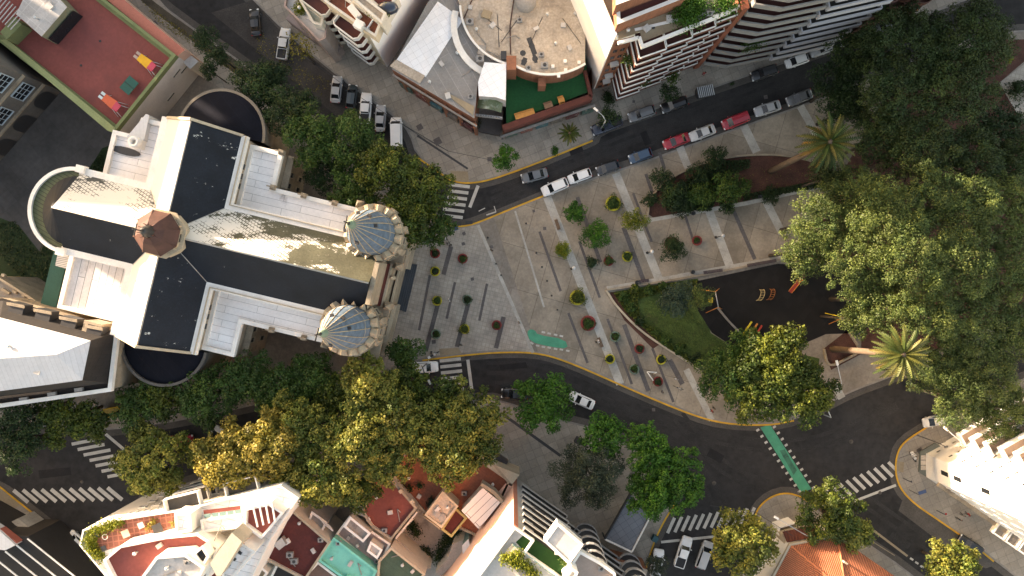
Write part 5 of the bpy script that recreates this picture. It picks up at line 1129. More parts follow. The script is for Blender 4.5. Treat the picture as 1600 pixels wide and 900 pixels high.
# ---------------------------------------------------------------- trees and plants
rng = np.random.default_rng(7)
def leafmat(name, c1, c2):
    m = bpy.data.materials.new(name); m.use_nodes = True; N = m.node_tree.nodes; L = m.node_tree.links; b = N['Principled BSDF']
    at = N.new('ShaderNodeAttribute'); at.attribute_name = 'tint'
    sp = N.new('ShaderNodeSeparateColor'); L.new(at.outputs['Color'], sp.inputs[0])
    mx = N.new('ShaderNodeMix'); mx.data_type = 'RGBA'; L.new(sp.outputs[0], mx.inputs[0]); mx.inputs[6].default_value = (*c1, 1); mx.inputs[7].default_value = (*c2, 1)
    hv = N.new('ShaderNodeHueSaturation'); L.new(mx.outputs[2], hv.inputs['Color']); L.new(sp.outputs[1], hv.inputs['Value'])
    ml = N.new('ShaderNodeMath'); ml.operation = 'MULTIPLY'; ml.inputs[1].default_value = 2.0; L.new(sp.outputs[1], ml.inputs[0]); L.new(ml.outputs[0], hv.inputs['Value'])
    L.new(hv.outputs[0], b.inputs['Base Color']); b.inputs['Roughness'].default_value = .55; b.inputs['Specular IOR Level'].default_value = .3
    tr = N.new('ShaderNodeBsdfTranslucent'); L.new(hv.outputs[0], tr.inputs['Color']); ms = N.new('ShaderNodeMixShader'); ms.inputs[0].default_value = .28
    L.new(b.outputs[0], ms.inputs[1]); L.new(tr.outputs[0], ms.inputs[2]); L.new(ms.outputs[0], N['Material Output'].inputs['Surface'])
    return m
KIND = {  # colours, leaf size, density, (clump ratio, subclump radius), yellow share
 'dark':   (leafmat('leaf_dark', (0.017, 0.041, 0.014), (0.036, 0.066, 0.017)), .27, 300, .34, .55, .35),
 'green':  (leafmat('leaf_green', (0.030, 0.075, 0.015), (0.069, 0.112, 0.019)), .32, 300, .32, .5, .35),
 'street': (leafmat('leaf_street', (0.036, 0.066, 0.012), (0.126, 0.144, 0.017)), .35, 300, .30, .5, .30),
 'autumn': (leafmat('leaf_autumn', (.066, .100, .018), (.255, .235, .045)), .38, 300, .28, .5, .42),
 'gold':   (leafmat('leaf_gold', (.11, .11, .018), (.34, .265, .05)), .38, 300, .28, .5, .5),
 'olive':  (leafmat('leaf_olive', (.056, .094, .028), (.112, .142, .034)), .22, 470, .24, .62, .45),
 'olive_shaded': (leafmat('leaf_olive_shaded', (0.029, 0.058, 0.019), (0.060, 0.084, 0.022)), .24, 480, .24, .62, .4),  # darker copy of the olive leaves: shade from tall blocks put into the colour
 'bright': (leafmat('leaf_bright', (0.025, 0.098, 0.011), (0.057, 0.149, 0.014)), .32, 340, .30, .45, .4),
 'turf': (leafmat('leaf_turf', (.050, .095, .020), (.10, .14, .03)), .2, 300, .3, .4, .4),
 'grey':   (leafmat('leaf_grey', (.032, .048, .030), (.056, .072, .040)), .22, 560, .30, .5, .4),
 'blue':   (leafmat('leaf_blue', (.030, .062, .045), (.07, .10, .055)), .22, 420, .30, .5, .35),
 'lime':   (leafmat('leaf_lime', (.10, .14, .012), (.24, .25, .022)), .26, 330, .30, .4, .5),
}
bark = M('bark', (.06, .047, .036), .9, .3, 1.5, .2)
def quads(name, P, Nn, size, tint, mat, parent=None, asp=.7):
    n = len(P); Nn = Nn / np.linalg.norm(Nn, axis=1, keepdims=True)
    r = rng.normal(size=(n, 3)); U = np.cross(Nn, r); U /= np.linalg.norm(U, axis=1, keepdims=True); V = np.cross(Nn, U)
    s = (size * rng.uniform(.7, 1.25, (n, 1))) / 2
    q = np.stack([P - U * s, P - V * s * asp, P + U * s, P + V * s * asp], 1).reshape(-1, 3)
    me = bpy.data.meshes.new(name); me.vertices.add(n * 4); me.vertices.foreach_set('co', q.astype('f').ravel())
    me.loops.add(n * 4); me.loops.foreach_set('vertex_index', np.arange(n * 4, dtype='i')); me.polygons.add(n)
    me.polygons.foreach_set('loop_start', np.arange(0, n * 4, 4, dtype='i')); me.update(calc_edges=True)
    at = me.color_attributes.new('tint', 'FLOAT_COLOR', 'POINT'); c = np.ones((n * 4, 4), 'f'); c[:, :3] = np.repeat(tint, 4, 0); at.data.foreach_set('color', c.ravel())
    me.materials.append(mat); ob = bpy.data.objects.new(name, me); scn.collection.objects.link(ob)
    if parent is not None: ob.parent = parent
    return ob
def crown_points(r, hgt, kind, seed_scale=1.0, elong=(1, 1, 0)):
    mat, ls, dens, cr_, sr, ys = KIND[kind]
    if r < 3.2: cr_ = .46
    ph = rng.uniform(0, 6.28, 4); f = lambda t: 1 + .08 * np.sin(2 * t + ph[0]) + .07 * np.sin(3 * t + ph[1]) + .07 * np.sin(5 * t + ph[2])
    K = max(7, int(2.1 / cr_ ** 2)); d = np.clip(np.sqrt((np.arange(K) + .5) / K) + rng.normal(0, .05, K), 0, 1) * (.98 if r > 3.2 else .84); t = rng.uniform(0, 6.28) + np.arange(K) * 2.39996 + rng.normal(0, .18, K)
    R1 = r * cr_ * rng.uniform(.75, 1.25, K)
    rad = d * (r - R1 * .40) * f(t)
    cx, cy = rad * np.cos(t), rad * np.sin(t); cz = hgt * np.sqrt(np.clip(1 - (d * .95) ** 2, 0.02, 1)) * rng.uniform(.62, 1.0, K) - R1 * .5
    n = int(dens * (r * r * 1.05 + r * 1.4)); w = R1 ** 2; ns = max(3, int(9 * (1.0 if r > 2 else .7)))
    S = K * ns; ki = np.repeat(np.arange(K), ns)
    D = rng.normal(size=(S, 3)); D[:, 2] = np.abs(D[:, 2]) * .9 - .15; D /= np.linalg.norm(D, axis=1, keepdims=True)
    SC = np.stack([cx, cy, cz], 1)[ki] + D * R1[ki][:, None] * .72
    SR = np.minimum(R1[ki] * .55, sr * 1.6) * rng.uniform(.7, 1.2, S)
    p = (SR ** 2); p /= p.sum(); si = rng.choice(S, n, p=p)
    E = rng.normal(size=(n, 3)); E[:, 2] += .35; E /= np.linalg.norm(E, axis=1, keepdims=True)
    P = SC[si] + E * SR[si][:, None] * rng.uniform(.6, 1.08, (n, 1))
    m = int(n * .12)                                                # leaves inside the crown
    q = rng.choice(n, m); P[q] = P[q] * rng.uniform(.45, .95, (m, 1))
    Nn = E * .9 + rng.normal(size=(n, 3)) * .55 + np.array([0, 0, .35])
    kb = rng.uniform(.78, 1.25, K); tb = rng.uniform(.8, 1.2, S); hue = np.clip(rng.normal(ys, .22, K)[ki] + rng.normal(0, .18, S), 0, 1)
    T = np.zeros((n, 3)); T[:, 0] = np.clip(hue[si] + rng.normal(0, .16, n), 0, 1); T[:, 1] = np.clip(.5 * kb[ki][si] * tb[si] * rng.uniform(.75, 1.25, n), .1, 1)
    a, b, g_ = elong; c, s = math.cos(g_), math.sin(g_)
    x = (P[:, 0] * c + P[:, 1] * s) * a; y = (-P[:, 0] * s + P[:, 1] * c) * b; P[:, 0] = x * c - y * s; P[:, 1] = x * s + y * c
    return P, Nn, T, np.stack([cx, cy, cz], 1), R1
TREES = []
def tree(px, py, rpx, zt, kind, label, group, cat='tree', name='tree', elong=(1, 1, 0), flat=.62, base=None):
    r = rpx * .1 * (H - zt * .8) / H * 1.0; hg = min(r * flat * 1.3, zt * .55); zc = zt - hg
    X, Y = W(px, py, zc + hg * .5)
    t = thing(name, label, cat, X, Y, KZ if zt > 2.5 else KZ, group); t['_local'] = 1
    P, Nn, T, CC, R1 = crown_points(r, hg, kind, elong=elong)
    P = P + np.array([0, 0, zc - KZ]); P[:, 2] = np.maximum(P[:, 2], .15)
    mat, ls = KIND[kind][0], KIND[kind][1]
    quads('crown', P, Nn, ls * (1.0 if r > 2.5 else .8), T, mat, t)
    b = MB(); tr_ = max(.08, r * .06); fork = (0, 0, max(.4, zc * .55))
    b.tube((0, 0, 0), fork, tr_ * 1.25, tr_ * .85, 8)
    o = np.argsort(-R1)[:max(4, min(9, len(R1)))]
    for i in o:
        c = CC[i]; e = (c[0] * .85, c[1] * .85, c[2] + zc - KZ); mid = (c[0] * .35, c[1] * .35, (fork[2] + e[2]) / 2 + .2)
        b.tube(fork, mid, tr_ * .6, tr_ * .4, 6); b.tube(mid, e, tr_ * .4, tr_ * .14, 5)
    b.build('trunk', bark, t)
    return t
def bush(px, py, rpx, h, kind, label, group=None, cat='shrub', name='shrub'): return tree(px, py, rpx, h, kind, label, group, cat, name, flat=.8)
G1_ = 'street trees between church and northern street'
for a in ((396, 138, 46, 12, 'dark', 'dark tree crown touching the round dark apse at the top of the church'), (452, 172, 44, 13, 'dark', 'dark green tree left of the parked dark cars, above the white side roof'),
    (485, 212, 48, 14, 'green', 'mid green tree just right of the church side chapel corner'), (545, 222, 50, 14, 'green', 'green tree below the parked white pickup'), (598, 262, 46, 15, 'street', 'green tree with pale yellow sprays below the white van'),
    (655, 296, 50, 14, 'street', 'tree with yellow tufts nearest the northern zebra crossing'), (560, 290, 46, 13, 'green', 'green tree beside the long white side roof of the church'), (632, 335, 48, 14, 'street', 'yellow-tipped tree above the upper blue church dome'),
    (672, 352, 36, 10, 'green', 'low green tree by the church front and the kerb corner'), (505, 255, 38, 11, 'dark', 'small dark tree in the angle of the church side roof'), (425, 118, 30, 10, 'dark', 'small dark tree near the kerb above the larger dark crowns')): tree(*a[:5], a[5], G1_)
for i, (x, y, r, l) in enumerate(((318, 58, 24, 'sparse dark tree beside the pale end wall of the red roof, upper clump'), (340, 85, 22, 'sparse dark tree over the grey verge right of the school'), (325, 108, 16, 'smallest dark tree at the corner near the round apse'))): tree(x, y, r, 8, 'dark', l, 'small trees beside the school')
KIND['sparse'] = (KIND['gold'][0], .3, 32, .2, .5, .5)
tree(470, 75, 30, 9, 'sparse', 'thin, nearly bare tree with scattered yellow leaves by the pale pickup', None)
G2_ = 'trees along the street south of the church'
for a in ((25, 650, 44, 14, 'dark', 'dark green tree under the white cornice at the left edge'), (28, 694, 38, 15, 'dark', 'very dark tree over the road at the left edge'), (92, 655, 42, 13, 'street', 'olive green tree left of the upper zebra crossing'), (140, 658, 34, 12, 'street', 'thin olive tree over the stop line'),
    (215, 640, 42, 13, 'green', 'green tree beside the yellow skip'), (255, 622, 38, 13, 'street', 'green tree below the lower dark apse'), (318, 622, 46, 14, 'green', 'broad green tree above the red parked car'), (385, 595, 46, 14, 'green', 'green tree below the white chapel roof with sunny left side'),
    (440, 622, 48, 14, 'green', 'dark green tree in the middle of the street row'), (485, 590, 40, 13, 'green', 'green tree just left of the lower blue dome'), (520, 625, 40, 13, 'street', 'olive tree between the lower dome and the golden crowns'),
    (575, 600, 46, 17, 'autumn', 'yellow autumn tree just below the lower blue dome'), (630, 552, 29, 11, 'green', 'small dark green tree by the church front steps'), (634, 604, 38, 13, 'street', 'olive green tree above the parked white car'), (238, 722, 60, 15, 'autumn', 'broad yellow-green tree beside the left zebra crossings'),
    (350, 712, 52, 17, 'gold', 'golden tree above the white block terrace'), (415, 700, 52, 17, 'gold', 'golden orange tree right of the white and black car'), (465, 665, 48, 16, 'autumn', 'yellow-green tree in the middle of the golden mass'), (505, 745, 58, 16, 'autumn', 'yellow-green tree overhanging the plain maroon roof'),
    (555, 680, 54, 17, 'autumn', 'yellow tree at the centre of the large autumn canopy'), (612, 650, 46, 16, 'autumn', 'yellow autumn tree right of the canopy centre'), (600, 715, 44, 15, 'autumn', 'yellow tree over the corner of the terracotta terrace'), (660, 680, 52, 15, 'autumn', 'yellow-green tree over the northern terrace edge'),
    (735, 655, 54, 14, 'autumn', 'rightmost yellow-green tree reaching the zebra crossing'), (700, 715, 44, 15, 'autumn', 'yellow tree hanging over the terracotta terrace'), (695, 640, 42, 13, 'street', 'olive tree directly under the southern zebra crossing'), (745, 700, 36, 13, 'street', 'small olive tree beside the grey pavement'),
    (560, 765, 34, 13, 'street', 'green tree at the tip of the autumn row by the red roofs'), (450, 750, 34, 14, 'autumn', 'yellow-green tree at the end of the white ramp')): tree(*a[:5], a[5], G2_)
G3_ = 'trees at the south-eastern corner'
for a in ((850, 632, 47, 10, 'bright', 'round bright green tree beside the white car on the southern street'), (945, 682, 36, 10, 'bright', 'bright green tree under the hooked white lamp arm'), (1012, 700, 38, 11, 'bright', 'bright green tree next to the wide junction'), (1052, 752, 54, 11, 'bright', 'largest bright green tree overhanging the junction'),
    (1015, 772, 40, 10, 'bright', 'bright green tree over the glazed shelter roof'), (920, 742, 56, 11, 'grey', 'grey-green feathery tree beside the curved balconies'), (1165, 852, 52, 11, 'autumn', 'yellow tree over the two parked vehicles by the island'), (1300, 805, 50, 10, 'street', 'green tree over the corner by the orange tiled house'),
    (1340, 835, 28, 9, 'autumn', 'small yellow-green tree at the edge of the orange roof'), (1488, 892, 46, 10, 'autumn', 'yellow-green tree cut off by the bottom edge near the black car'), (1028, 884, 18, 6, 'grey', 'tiny grey-green tree over the white car at the bottom')): tree(*a[:5], a[5], G3_)
G4_ = 'small trees in planters on the plaza'
for a in ((898, 333, 20, 3.5, 'bright', 'ragged bright green tree nearest the parked white cars'), (931, 367, 23, 3.6, 'bright', 'compact dark green tree in the middle of the brown paving'), (992, 345, 22, 3.8, 'lime', 'yellow-green tree beside the tip of the dark shrub bed'), (880, 390, 13, 2.4, 'lime', 'small yellowish tree on the light paving strip'),
    (1052, 390, 23, 3.4, 'dark', 'dark round tree in a brown pot near the playground wall')): tree(*a[:5], a[5], G4_)
for a in ((790, 246, 20, 5, 'bright', 'open bright green tree on the northern corner pavement'), (950, 180, 18, 6, 'dark', 'small dark tree over the black van'), (1047, 146, 17, 5.5, 'dark', 'small round dark tree on the pavement under the zigzag balconies')): tree(*a[:5], a[5], 'street trees on the northern pavement')
G5_ = 'shrubs in the dark earth bed'
for a in ((1034, 280, 20, 3, 'dark', 'dark shrub at the left end of the earth bed'), (1052, 305, 26, 3.2, 'dark', 'wide dark shrub above the tip of the bed'), (1070, 322, 18, 2.6, 'dark', 'low dark shrub along the lower bed edge'), (1090, 272, 20, 3, 'dark', 'dark shrub spilling over the upper bed wall'),
    (1095, 305, 24, 3, 'green', 'green shrub in the middle of the left bed half'), (1118, 245, 20, 3.2, 'dark', 'topmost dark shrub beside the brown paving'), (1142, 292, 27, 4, 'green', 'biggest green shrub standing on the earth'), (1135, 322, 14, 2, 'dark', 'small shrub hanging over the lower kerb'), (1205, 305, 16, 1.4, 'dark', 'flat dark shrub near the right end of the bed'), (1015, 312, 14, 2, 'dark', 'narrow shrub at the bed corner')): bush(*a[:5], a[5], G5_)
G6_ = 'shrubs round the lawn'
for i, (x, y, r, k) in enumerate(((975, 463, 14, 'green'), (992, 452, 12, 'street'), (1015, 455, 13, 'green'), (1035, 448, 11, 'green'), (985, 480, 14, 'green'), (1000, 500, 12, 'dark'), (1040, 530, 13, 'green'), (1062, 545, 14, 'green'), (1025, 518, 9, 'green'), (1088, 562, 16, 'dark'))):
    bush(x, y, r * .72, 1.1, k, ['leafy shrub near the lawn\'s pointed tip', 'low yellowish shrub beside the upper lawn wall', 'green shrub in the upper lawn border', 'shrub ending the upper border', 'broad shrub on the left side of the lawn', 'dark shrub beside the curved red edge', 'green shrub halfway down the curved wall', 'green shrub opposite the red planter near the wall', 'smallest shrub along the curved wall', 'dark shrub where the lawn meets the big tree'][i], G6_)
G7_ = 'trees in the park'
for a in ((1060, 468, 32, 6, 'blue', 'bluish green tree between the lawn and the playground'), (1096, 466, 22, 6.5, 'olive', 'pale green crown touching the yellow swing'), (1133, 594, 44, 9, 'green', 'dark green tree over the lower end of the lawn'), (1215, 560, 54, 12, 'street', 'yellow-topped tree below the playground'), (1255, 610, 58, 11, 'street', 'dark olive tree above the road with two lamps'), (1190, 610, 54, 10, 'street', 'green tree reaching the yellow kerb'), (1168, 542, 30, 8, 'green', 'green tree beside the red and yellow play beams'),
    (1315, 128, 44, 13, 'dark', 'dark tree shading the last parked cars'), (1345, 80, 42, 14, 'olive_shaded', 'dark tree over the black car at the top of the street'), (1322, 170, 40, 12, 'dark', 'blue-green dark tree above the upper palm'), (1420, 62, 66, 20, 'olive_shaded', 'large dark tree at the top of the park'), (1520, 62, 68, 21, 'olive_shaded', 'large dark tree beside the top right road'), (1405, 140, 60, 20, 'olive_shaded', 'dark spreading tree in the upper park'), (1500, 140, 62, 21, 'olive_shaded', 'dark spreading tree near the right-hand path'), (1565, 205, 46, 14, 'dark', 'dark tree beside the grey path at the right edge'),
    (1380, 215, 46, 17, 'olive_shaded', 'dark green tree right of the upper palm'), (1450, 232, 58, 20, 'olive_shaded', 'shaded tree above the sunlit canopy'), (1525, 245, 50, 19, 'olive_shaded', 'shaded tree right of centre in the park'), (1590, 260, 48, 17, 'olive_shaded', 'shaded tree at the right edge below the path'),
    (1290, 345, 56, 19, 'olive', 'sunlit tree at the left tip of the great canopy'), (1262, 392, 44, 17, 'olive', 'sunlit low lobe over the brown paving end'), (1350, 300, 44, 19, 'olive', 'sunlit crown below the palm on the canopy edge'), (1390, 335, 62, 23, 'olive', 'big sunlit tree in the middle of the canopy'), (1340, 405, 52, 20, 'olive', 'sunlit crown above the dark playground'), (1450, 300, 54, 22, 'olive', 'sunlit crown in the upper canopy middle'), (1430, 395, 64, 24, 'olive', 'largest sunlit tree of the canopy'),
    (1510, 330, 60, 22, 'olive', 'half shaded crown in the right canopy'), (1575, 330, 54, 20, 'olive', 'tree at the right edge level with the canopy middle'), (1500, 410, 60, 23, 'olive', 'tree right of the largest sunlit crown'), (1380, 470, 54, 19, 'olive', 'pale tree between the playground and the tall palm'), (1345, 500, 30, 15, 'olive', 'round pale crown beside the right swing frame'), (1450, 485, 56, 21, 'olive', 'tree above the crown of the tall palm'), (1570, 420, 60, 20, 'olive', 'tree at the right edge below the canopy middle'),
    (1520, 500, 58, 20, 'olive', 'tree in the lower right of the canopy'), (1590, 510, 50, 18, 'olive', 'tree on the right edge above the street'), (1480, 560, 46, 17, 'olive', 'tree just right of the tall palm'), (1545, 575, 56, 18, 'olive', 'tree overhanging the eastern street'), (1500, 625, 50, 16, 'olive', 'lowest tree of the canopy over the road'), (1570, 640, 50, 15, 'olive', 'last canopy tree above the white balconies'), (1440, 590, 26, 13, 'olive', 'small crown below the tall palm by the asphalt'), (1300, 275, 34, 13, 'olive_shaded', 'green tree directly below the upper palm')):
    tree(*a[:5], a[5], G7_)
# palms
pm = [leafmat('leaf_palm', (.060, .090, .022), (.26, .18, .04)), leafmat('leaf_palm_dark', (.035, .070, .018), (.30, .15, .02))]
def palm(px, py, bx, by, r, z, m, label, nf=64, tr_r=.45):
    X, Y = W(px, py, z); BX, BY = W(bx, by, 0)
    t = thing('palm_tree', label, 'palm', BX, BY, KZ); dx_, dy_ = X - BX, Y - BY
    b = MB(); b.tube((BX, BY, KZ), (BX + dx_ * .5, BY + dy_ * .5, z * .5), tr_r * 1.1, tr_r, 12); b.tube((BX + dx_ * .5, BY + dy_ * .5, z * .5), (X, Y, z - .2), tr_r, tr_r * 1.05, 12)
    b.lathe(X, Y, [(tr_r, z - .6), (tr_r * 1.5, z - .2), (tr_r * .8, z + .3), (0, z + .4)], 12)
    b.build('trunk', M('palm_bark', (.13, .09, .06), .9, .2, 2, .2), t)
    T = []; V = []
    for i in range(nf):
        a = i * 2.39996; lev = (i / nf); el = R(65 - 85 * lev); ln = r * rng.uniform(.88, 1.05) * (.75 + .25 * min(1, lev * 2.2))
        pts = []; x = z_ = 0.; e_ = el
        for k in range(15): pts.append((x, z_)); x += ln / 14 * math.cos(e_); z_ += ln / 14 * math.sin(e_); e_ -= R(4.2 + 1.2 * lev)
        ca, sa = math.cos(a), math.sin(a); hue = np.clip(rng.normal(.12 + .6 * (lev > .86), .12), 0, 1); br = rng.uniform(.34, .62)
        for k in range(1, 14):
            w_ = ln * .075 * math.sin(math.pi * (k / 14) ** .7) + .07
            for sd in (-1, 1):
                x0, z0 = pts[k]; x1, z1 = pts[min(14, k + 1)]; tx = x0 + ln * .10; o = w_
                q = [(x0, 0, z0), (x0 + ln * .075, 0, z0 + (z1 - z0) * .9), (tx + .02, sd * o, z0 - .16 - o * .25), (tx - .05, sd * o, z0 - .18 - o * .25)]
                V += [(u_ * ca - v_ * sa + X, u_ * sa + v_ * ca + Y, w2 + z) for u_, v_, w2 in q]; T += [(hue, br * rng.uniform(.8, 1.2), 0)] * 4
    n = len(V) // 4; me = bpy.data.meshes.new('fronds'); me.from_pydata([(a - BX, b_ - BY, c - KZ) for a, b_, c in V], [], [tuple(range(4 * i, 4 * i + 4)) for i in range(n)])
    at = me.color_attributes.new('tint', 'FLOAT_COLOR', 'POINT'); c = np.ones((n * 4, 4), 'f'); c[:, :3] = np.array(T); at.data.foreach_set('color', c.ravel()); me.materials.append(m)
    o = bpy.data.objects.new('fronds', me); scn.collection.objects.link(o); o.parent = t; tag(o, kind=None)
    return t
palm(1411, 554, 1300, 545, 4.3, 21.5, pm[0], 'tall sunlit palm with a leaning brown trunk near the eastern street', 56)
palm(1296, 222, 1203, 268, 4.2, 20.0, pm[1], 'shaded palm with orange dead fronds above the dark earth bed', 52)
palm(890, 208, 888, 210, 1.9, 3.5, pm[0], 'short banana-like palm on the northern pavement', 26, .2)
# vegetation on terraces
def greens(px, r, z, kind, label, name='potted_plants', cat='plants', h=.8):
    t = None
    for x, y in px:
        X, Y = W(x, y, z + h)
        if t is None: t = thing(name, label, cat, X, Y, z); t['_local'] = 1; X0, Y0 = X, Y
        n = int(120 * r * r / .04 * .1) + 30
        P = np.stack([X - X0 + rng.normal(0, r * .5, n), Y - Y0 + rng.normal(0, r * .5, n), np.abs(rng.normal(0, h * .5, n))], 1)
        T = np.zeros((n, 3)); T[:, 0] = rng.uniform(0, 1, n); T[:, 1] = rng.uniform(.35, .6, n)
        quads('plant', P, rng.normal(size=(n, 3)) + np.array([0, 0, .8]), .24, T, KIND[kind][0], t)
    return t
hedge = [(137 + 2 * i, 846 - 3 * i) for i in range(5)] + [(142 + 5 * i, 832 - 1.7 * i) for i in range(9)] + [(136, 850), (137, 855), (141, 861), (145, 865), (150, 869), (154, 873), (134, 845)] * 1
greens(hedge, .75, 16.1, 'lime', 'bright yellow-green hedge round the corner of the tiled terrace', 'hedge', 'hedge', 1.0)
greens([(795, 873), (802, 878), (810, 868), (818, 884), (826, 891), (835, 899), (808, 882), (788, 876)], .8, 25.7, 'lime', 'yellow-green plants in the long planter on the pink tower roof', h=.7)
greens([(882, 878), (885, 884), (889, 880)], .5, 25.1, 'green', 'small plants at the end of the green turf terrace')
greens([(1075, 8), (1085, 0), (1072, 18), (1092, 8), (1080, 24), (1130, 2), (1140, -3)], 1.6, 25.1, 'bright', 'lush green bushes on the grey roof terrace of the brick block', h=1.4)
greens([(1003, 75), (1010, 80), (1025, 70), (1032, 66)], .7, 21.6, 'green', 'plants along the top zigzag balcony')
greens([(985, 95), (980, 90)], .7, 18.6, 'green', 'dark plants on a corner zigzag balcony halfway up'); greens([(1056, 118), (1010, 122), (1005, 126), (1050, 124)], .8, 6.4, 'green', 'plants on the low zigzag balconies')
greens([(952, 152), (955, 156), (950, 148)], .8, .2, 'dark', 'dark shrub at the foot of the zigzag balconies', h=1.2)
greens([(1175, 62), (1182, 66), (1188, 60), (1170, 68), (1180, 56)], 1.0, 12, 'green', 'leafy bush hanging from the pale slab balconies', h=1.2); greens([(1246, 8), (1250, 4)], .8, 22, 'dark', 'dark bush on a high slab balcony')
greens([(470, 8), (466, 14), (474, 4)], .9, 10, 'lime', 'yellow-green plants on the pale old roof terrace'); greens([(584, 18), (592, 22), (578, 12), (600, 16)], .8, 18.3, 'autumn', 'plants beside the dark car-like cover on the maroon terrace')
greens([(368, 775), (378, 778), (388, 774), (360, 776), (400, 774)], .9, 13.6, 'green', 'dark green plants filling a balcony of the white block', h=.9)
greens([(645, 828), (650, 836), (641, 822)], .8, .3, 'dark', 'dark shrub beside the two white slabs in the courtyard', h=1.2); greens([(700, 838), (706, 846), (694, 852), (712, 838), (688, 866), (684, 876)], 1.0, .3, 'dark', 'row of dark shrubs along the right side of the courtyard', h=1.4); greens([(662, 862), (668, 868)], .8, .3, 'dark', 'round dark shrub in the middle of the courtyard'); greens([(742, 812), (750, 806), (736, 818)], 1.0, .3, 'dark', 'dark plants in the gap under the white panel roof', h=2)
greens([(748, 188), (746, 194)], .6, .3, 'dark', 'dark plant at the corner of the canopy entrance'); greens([(868, 232), (800 + 67, 238)], .5, .2, 'bright', 'small weed clump beside the yellow kerb of the northern pavement', h=.5)
greens([(1580, 92), (1508 + 0, 705), ], .6, 4.0, 'lime', 'yellow plant on the first box balcony of the white block')
greens([(270, 820), (236, 818), (230, 826)], .5, 16.1, 'gold', 'reddish potted plant on the tiled terrace')
greens([(655, 700 + 60), (640, 765), (625, 762)], .6, 5.2, 'dark', 'dark plants between the white piers of the terracotta terrace'); greens([(1000 - 327, 783), (670, 790)], .5, 5.2, 'grey', 'grey potted plant beside the tank block')
greens([(1145, 130), ], .3, .2, 'dark', 'tuft beside the striped skip')
for x, y, s in ((1590, 145, 1), ): bush(1590, 140, 20, 1.5, 'dark', 'dark low shrub beside the grey path at the right edge')
# grass in the lawn and yard as loose blades
def ground_cover(name, poly, n, kind, size, z, h):
    p = WP(poly); xs = [a for a, _ in p]; ys = [b_ for _, b_ in p]; out = []
    while len(out) < n:
        q = rng.uniform((min(xs), min(ys)), (max(xs), max(ys)), (n * 2, 2))
        ins = np.zeros(len(q), bool); j = len(p) - 1
        for i in range(len(p)):
            xi, yi = p[i]; xj, yj = p[j]; c = ((yi > q[:, 1]) != (yj > q[:, 1])) & (q[:, 0] < (xj - xi) * (q[:, 1] - yi) / ((yj - yi) or 1e-9) + xi); ins ^= c; j = i
        out += list(q[ins])
    q = np.array(out[:n]); P = np.stack([q[:, 0], q[:, 1], z + rng.uniform(0, h, n)], 1); T = np.zeros((n, 3)); T[:, 0] = rng.uniform(0, 1, n); T[:, 1] = rng.uniform(.3, .6, n)
    o = quads(name, P, rng.normal(size=(n, 3)) * .6 + np.array([0, 0, 1.]), size, T, KIND[kind][0]); tag(o, 'short green grass and low plants', 'grass' if False else None, kind='stuff')
    return o
ground_cover('grass', [(1005, 470), (1060, 460), (1105, 520), (1150, 548), (1180, 570), (1150, 590), (1100, 565), (1040, 530), (1008, 500)], 6000, 'turf', .18, KZ, .05)
ground_cover('border_plants', [(958, 458), (1050, 442), (1090, 438), (1085, 450), (1030, 458), (995, 468), (1000, 495), (1045, 535), (1095, 570), (1085, 574), (1030, 535), (980, 490)], 4000, 'street', .3, KZ, .5)
ground_cover('undergrowth', [(1060, 290), (1120, 252), (1170, 250), (1170, 262), (1130, 280), (1110, 330), (1040, 330), (1040, 300)], 5000, 'dark', .3, KZ, .8)
ground_cover('undergrowth', [(1160, 305), (1290, 280), (1290, 292), (1160, 314)], 1500, 'dark', .3, KZ, .5)
ground_cover('fallen_leaves', [(1150, 262), (1280, 262), (1280, 285), (1160, 305), (1120, 315), (1100, 290)], 500, 'autumn', .14, KZ + .01, .03)
ground_cover('fallen_leaves', [(220, 0), (262, 30), (380, 110), (500, 200), (480, 200), (360, 110), (250, 38)], 1600, 'gold', .2, KZ + .01, .05)
ground_cover('fallen_leaves', [(400, 40), (450, 90), (520, 130), (500, 150), (430, 110), (400, 80)], 500, 'gold', .22, .01, .03)
ground_cover('weeds', [(0, 350), (25, 345), (60, 395), (80, 360), (110, 360), (100, 470), (40, 440), (0, 400)], 2500, 'dark', .25, KZ, .2)
ground_cover('weeds', [(120, 290), (160, 240), (165, 268), (150, 290)], 900, 'dark', .3, KZ, .4)
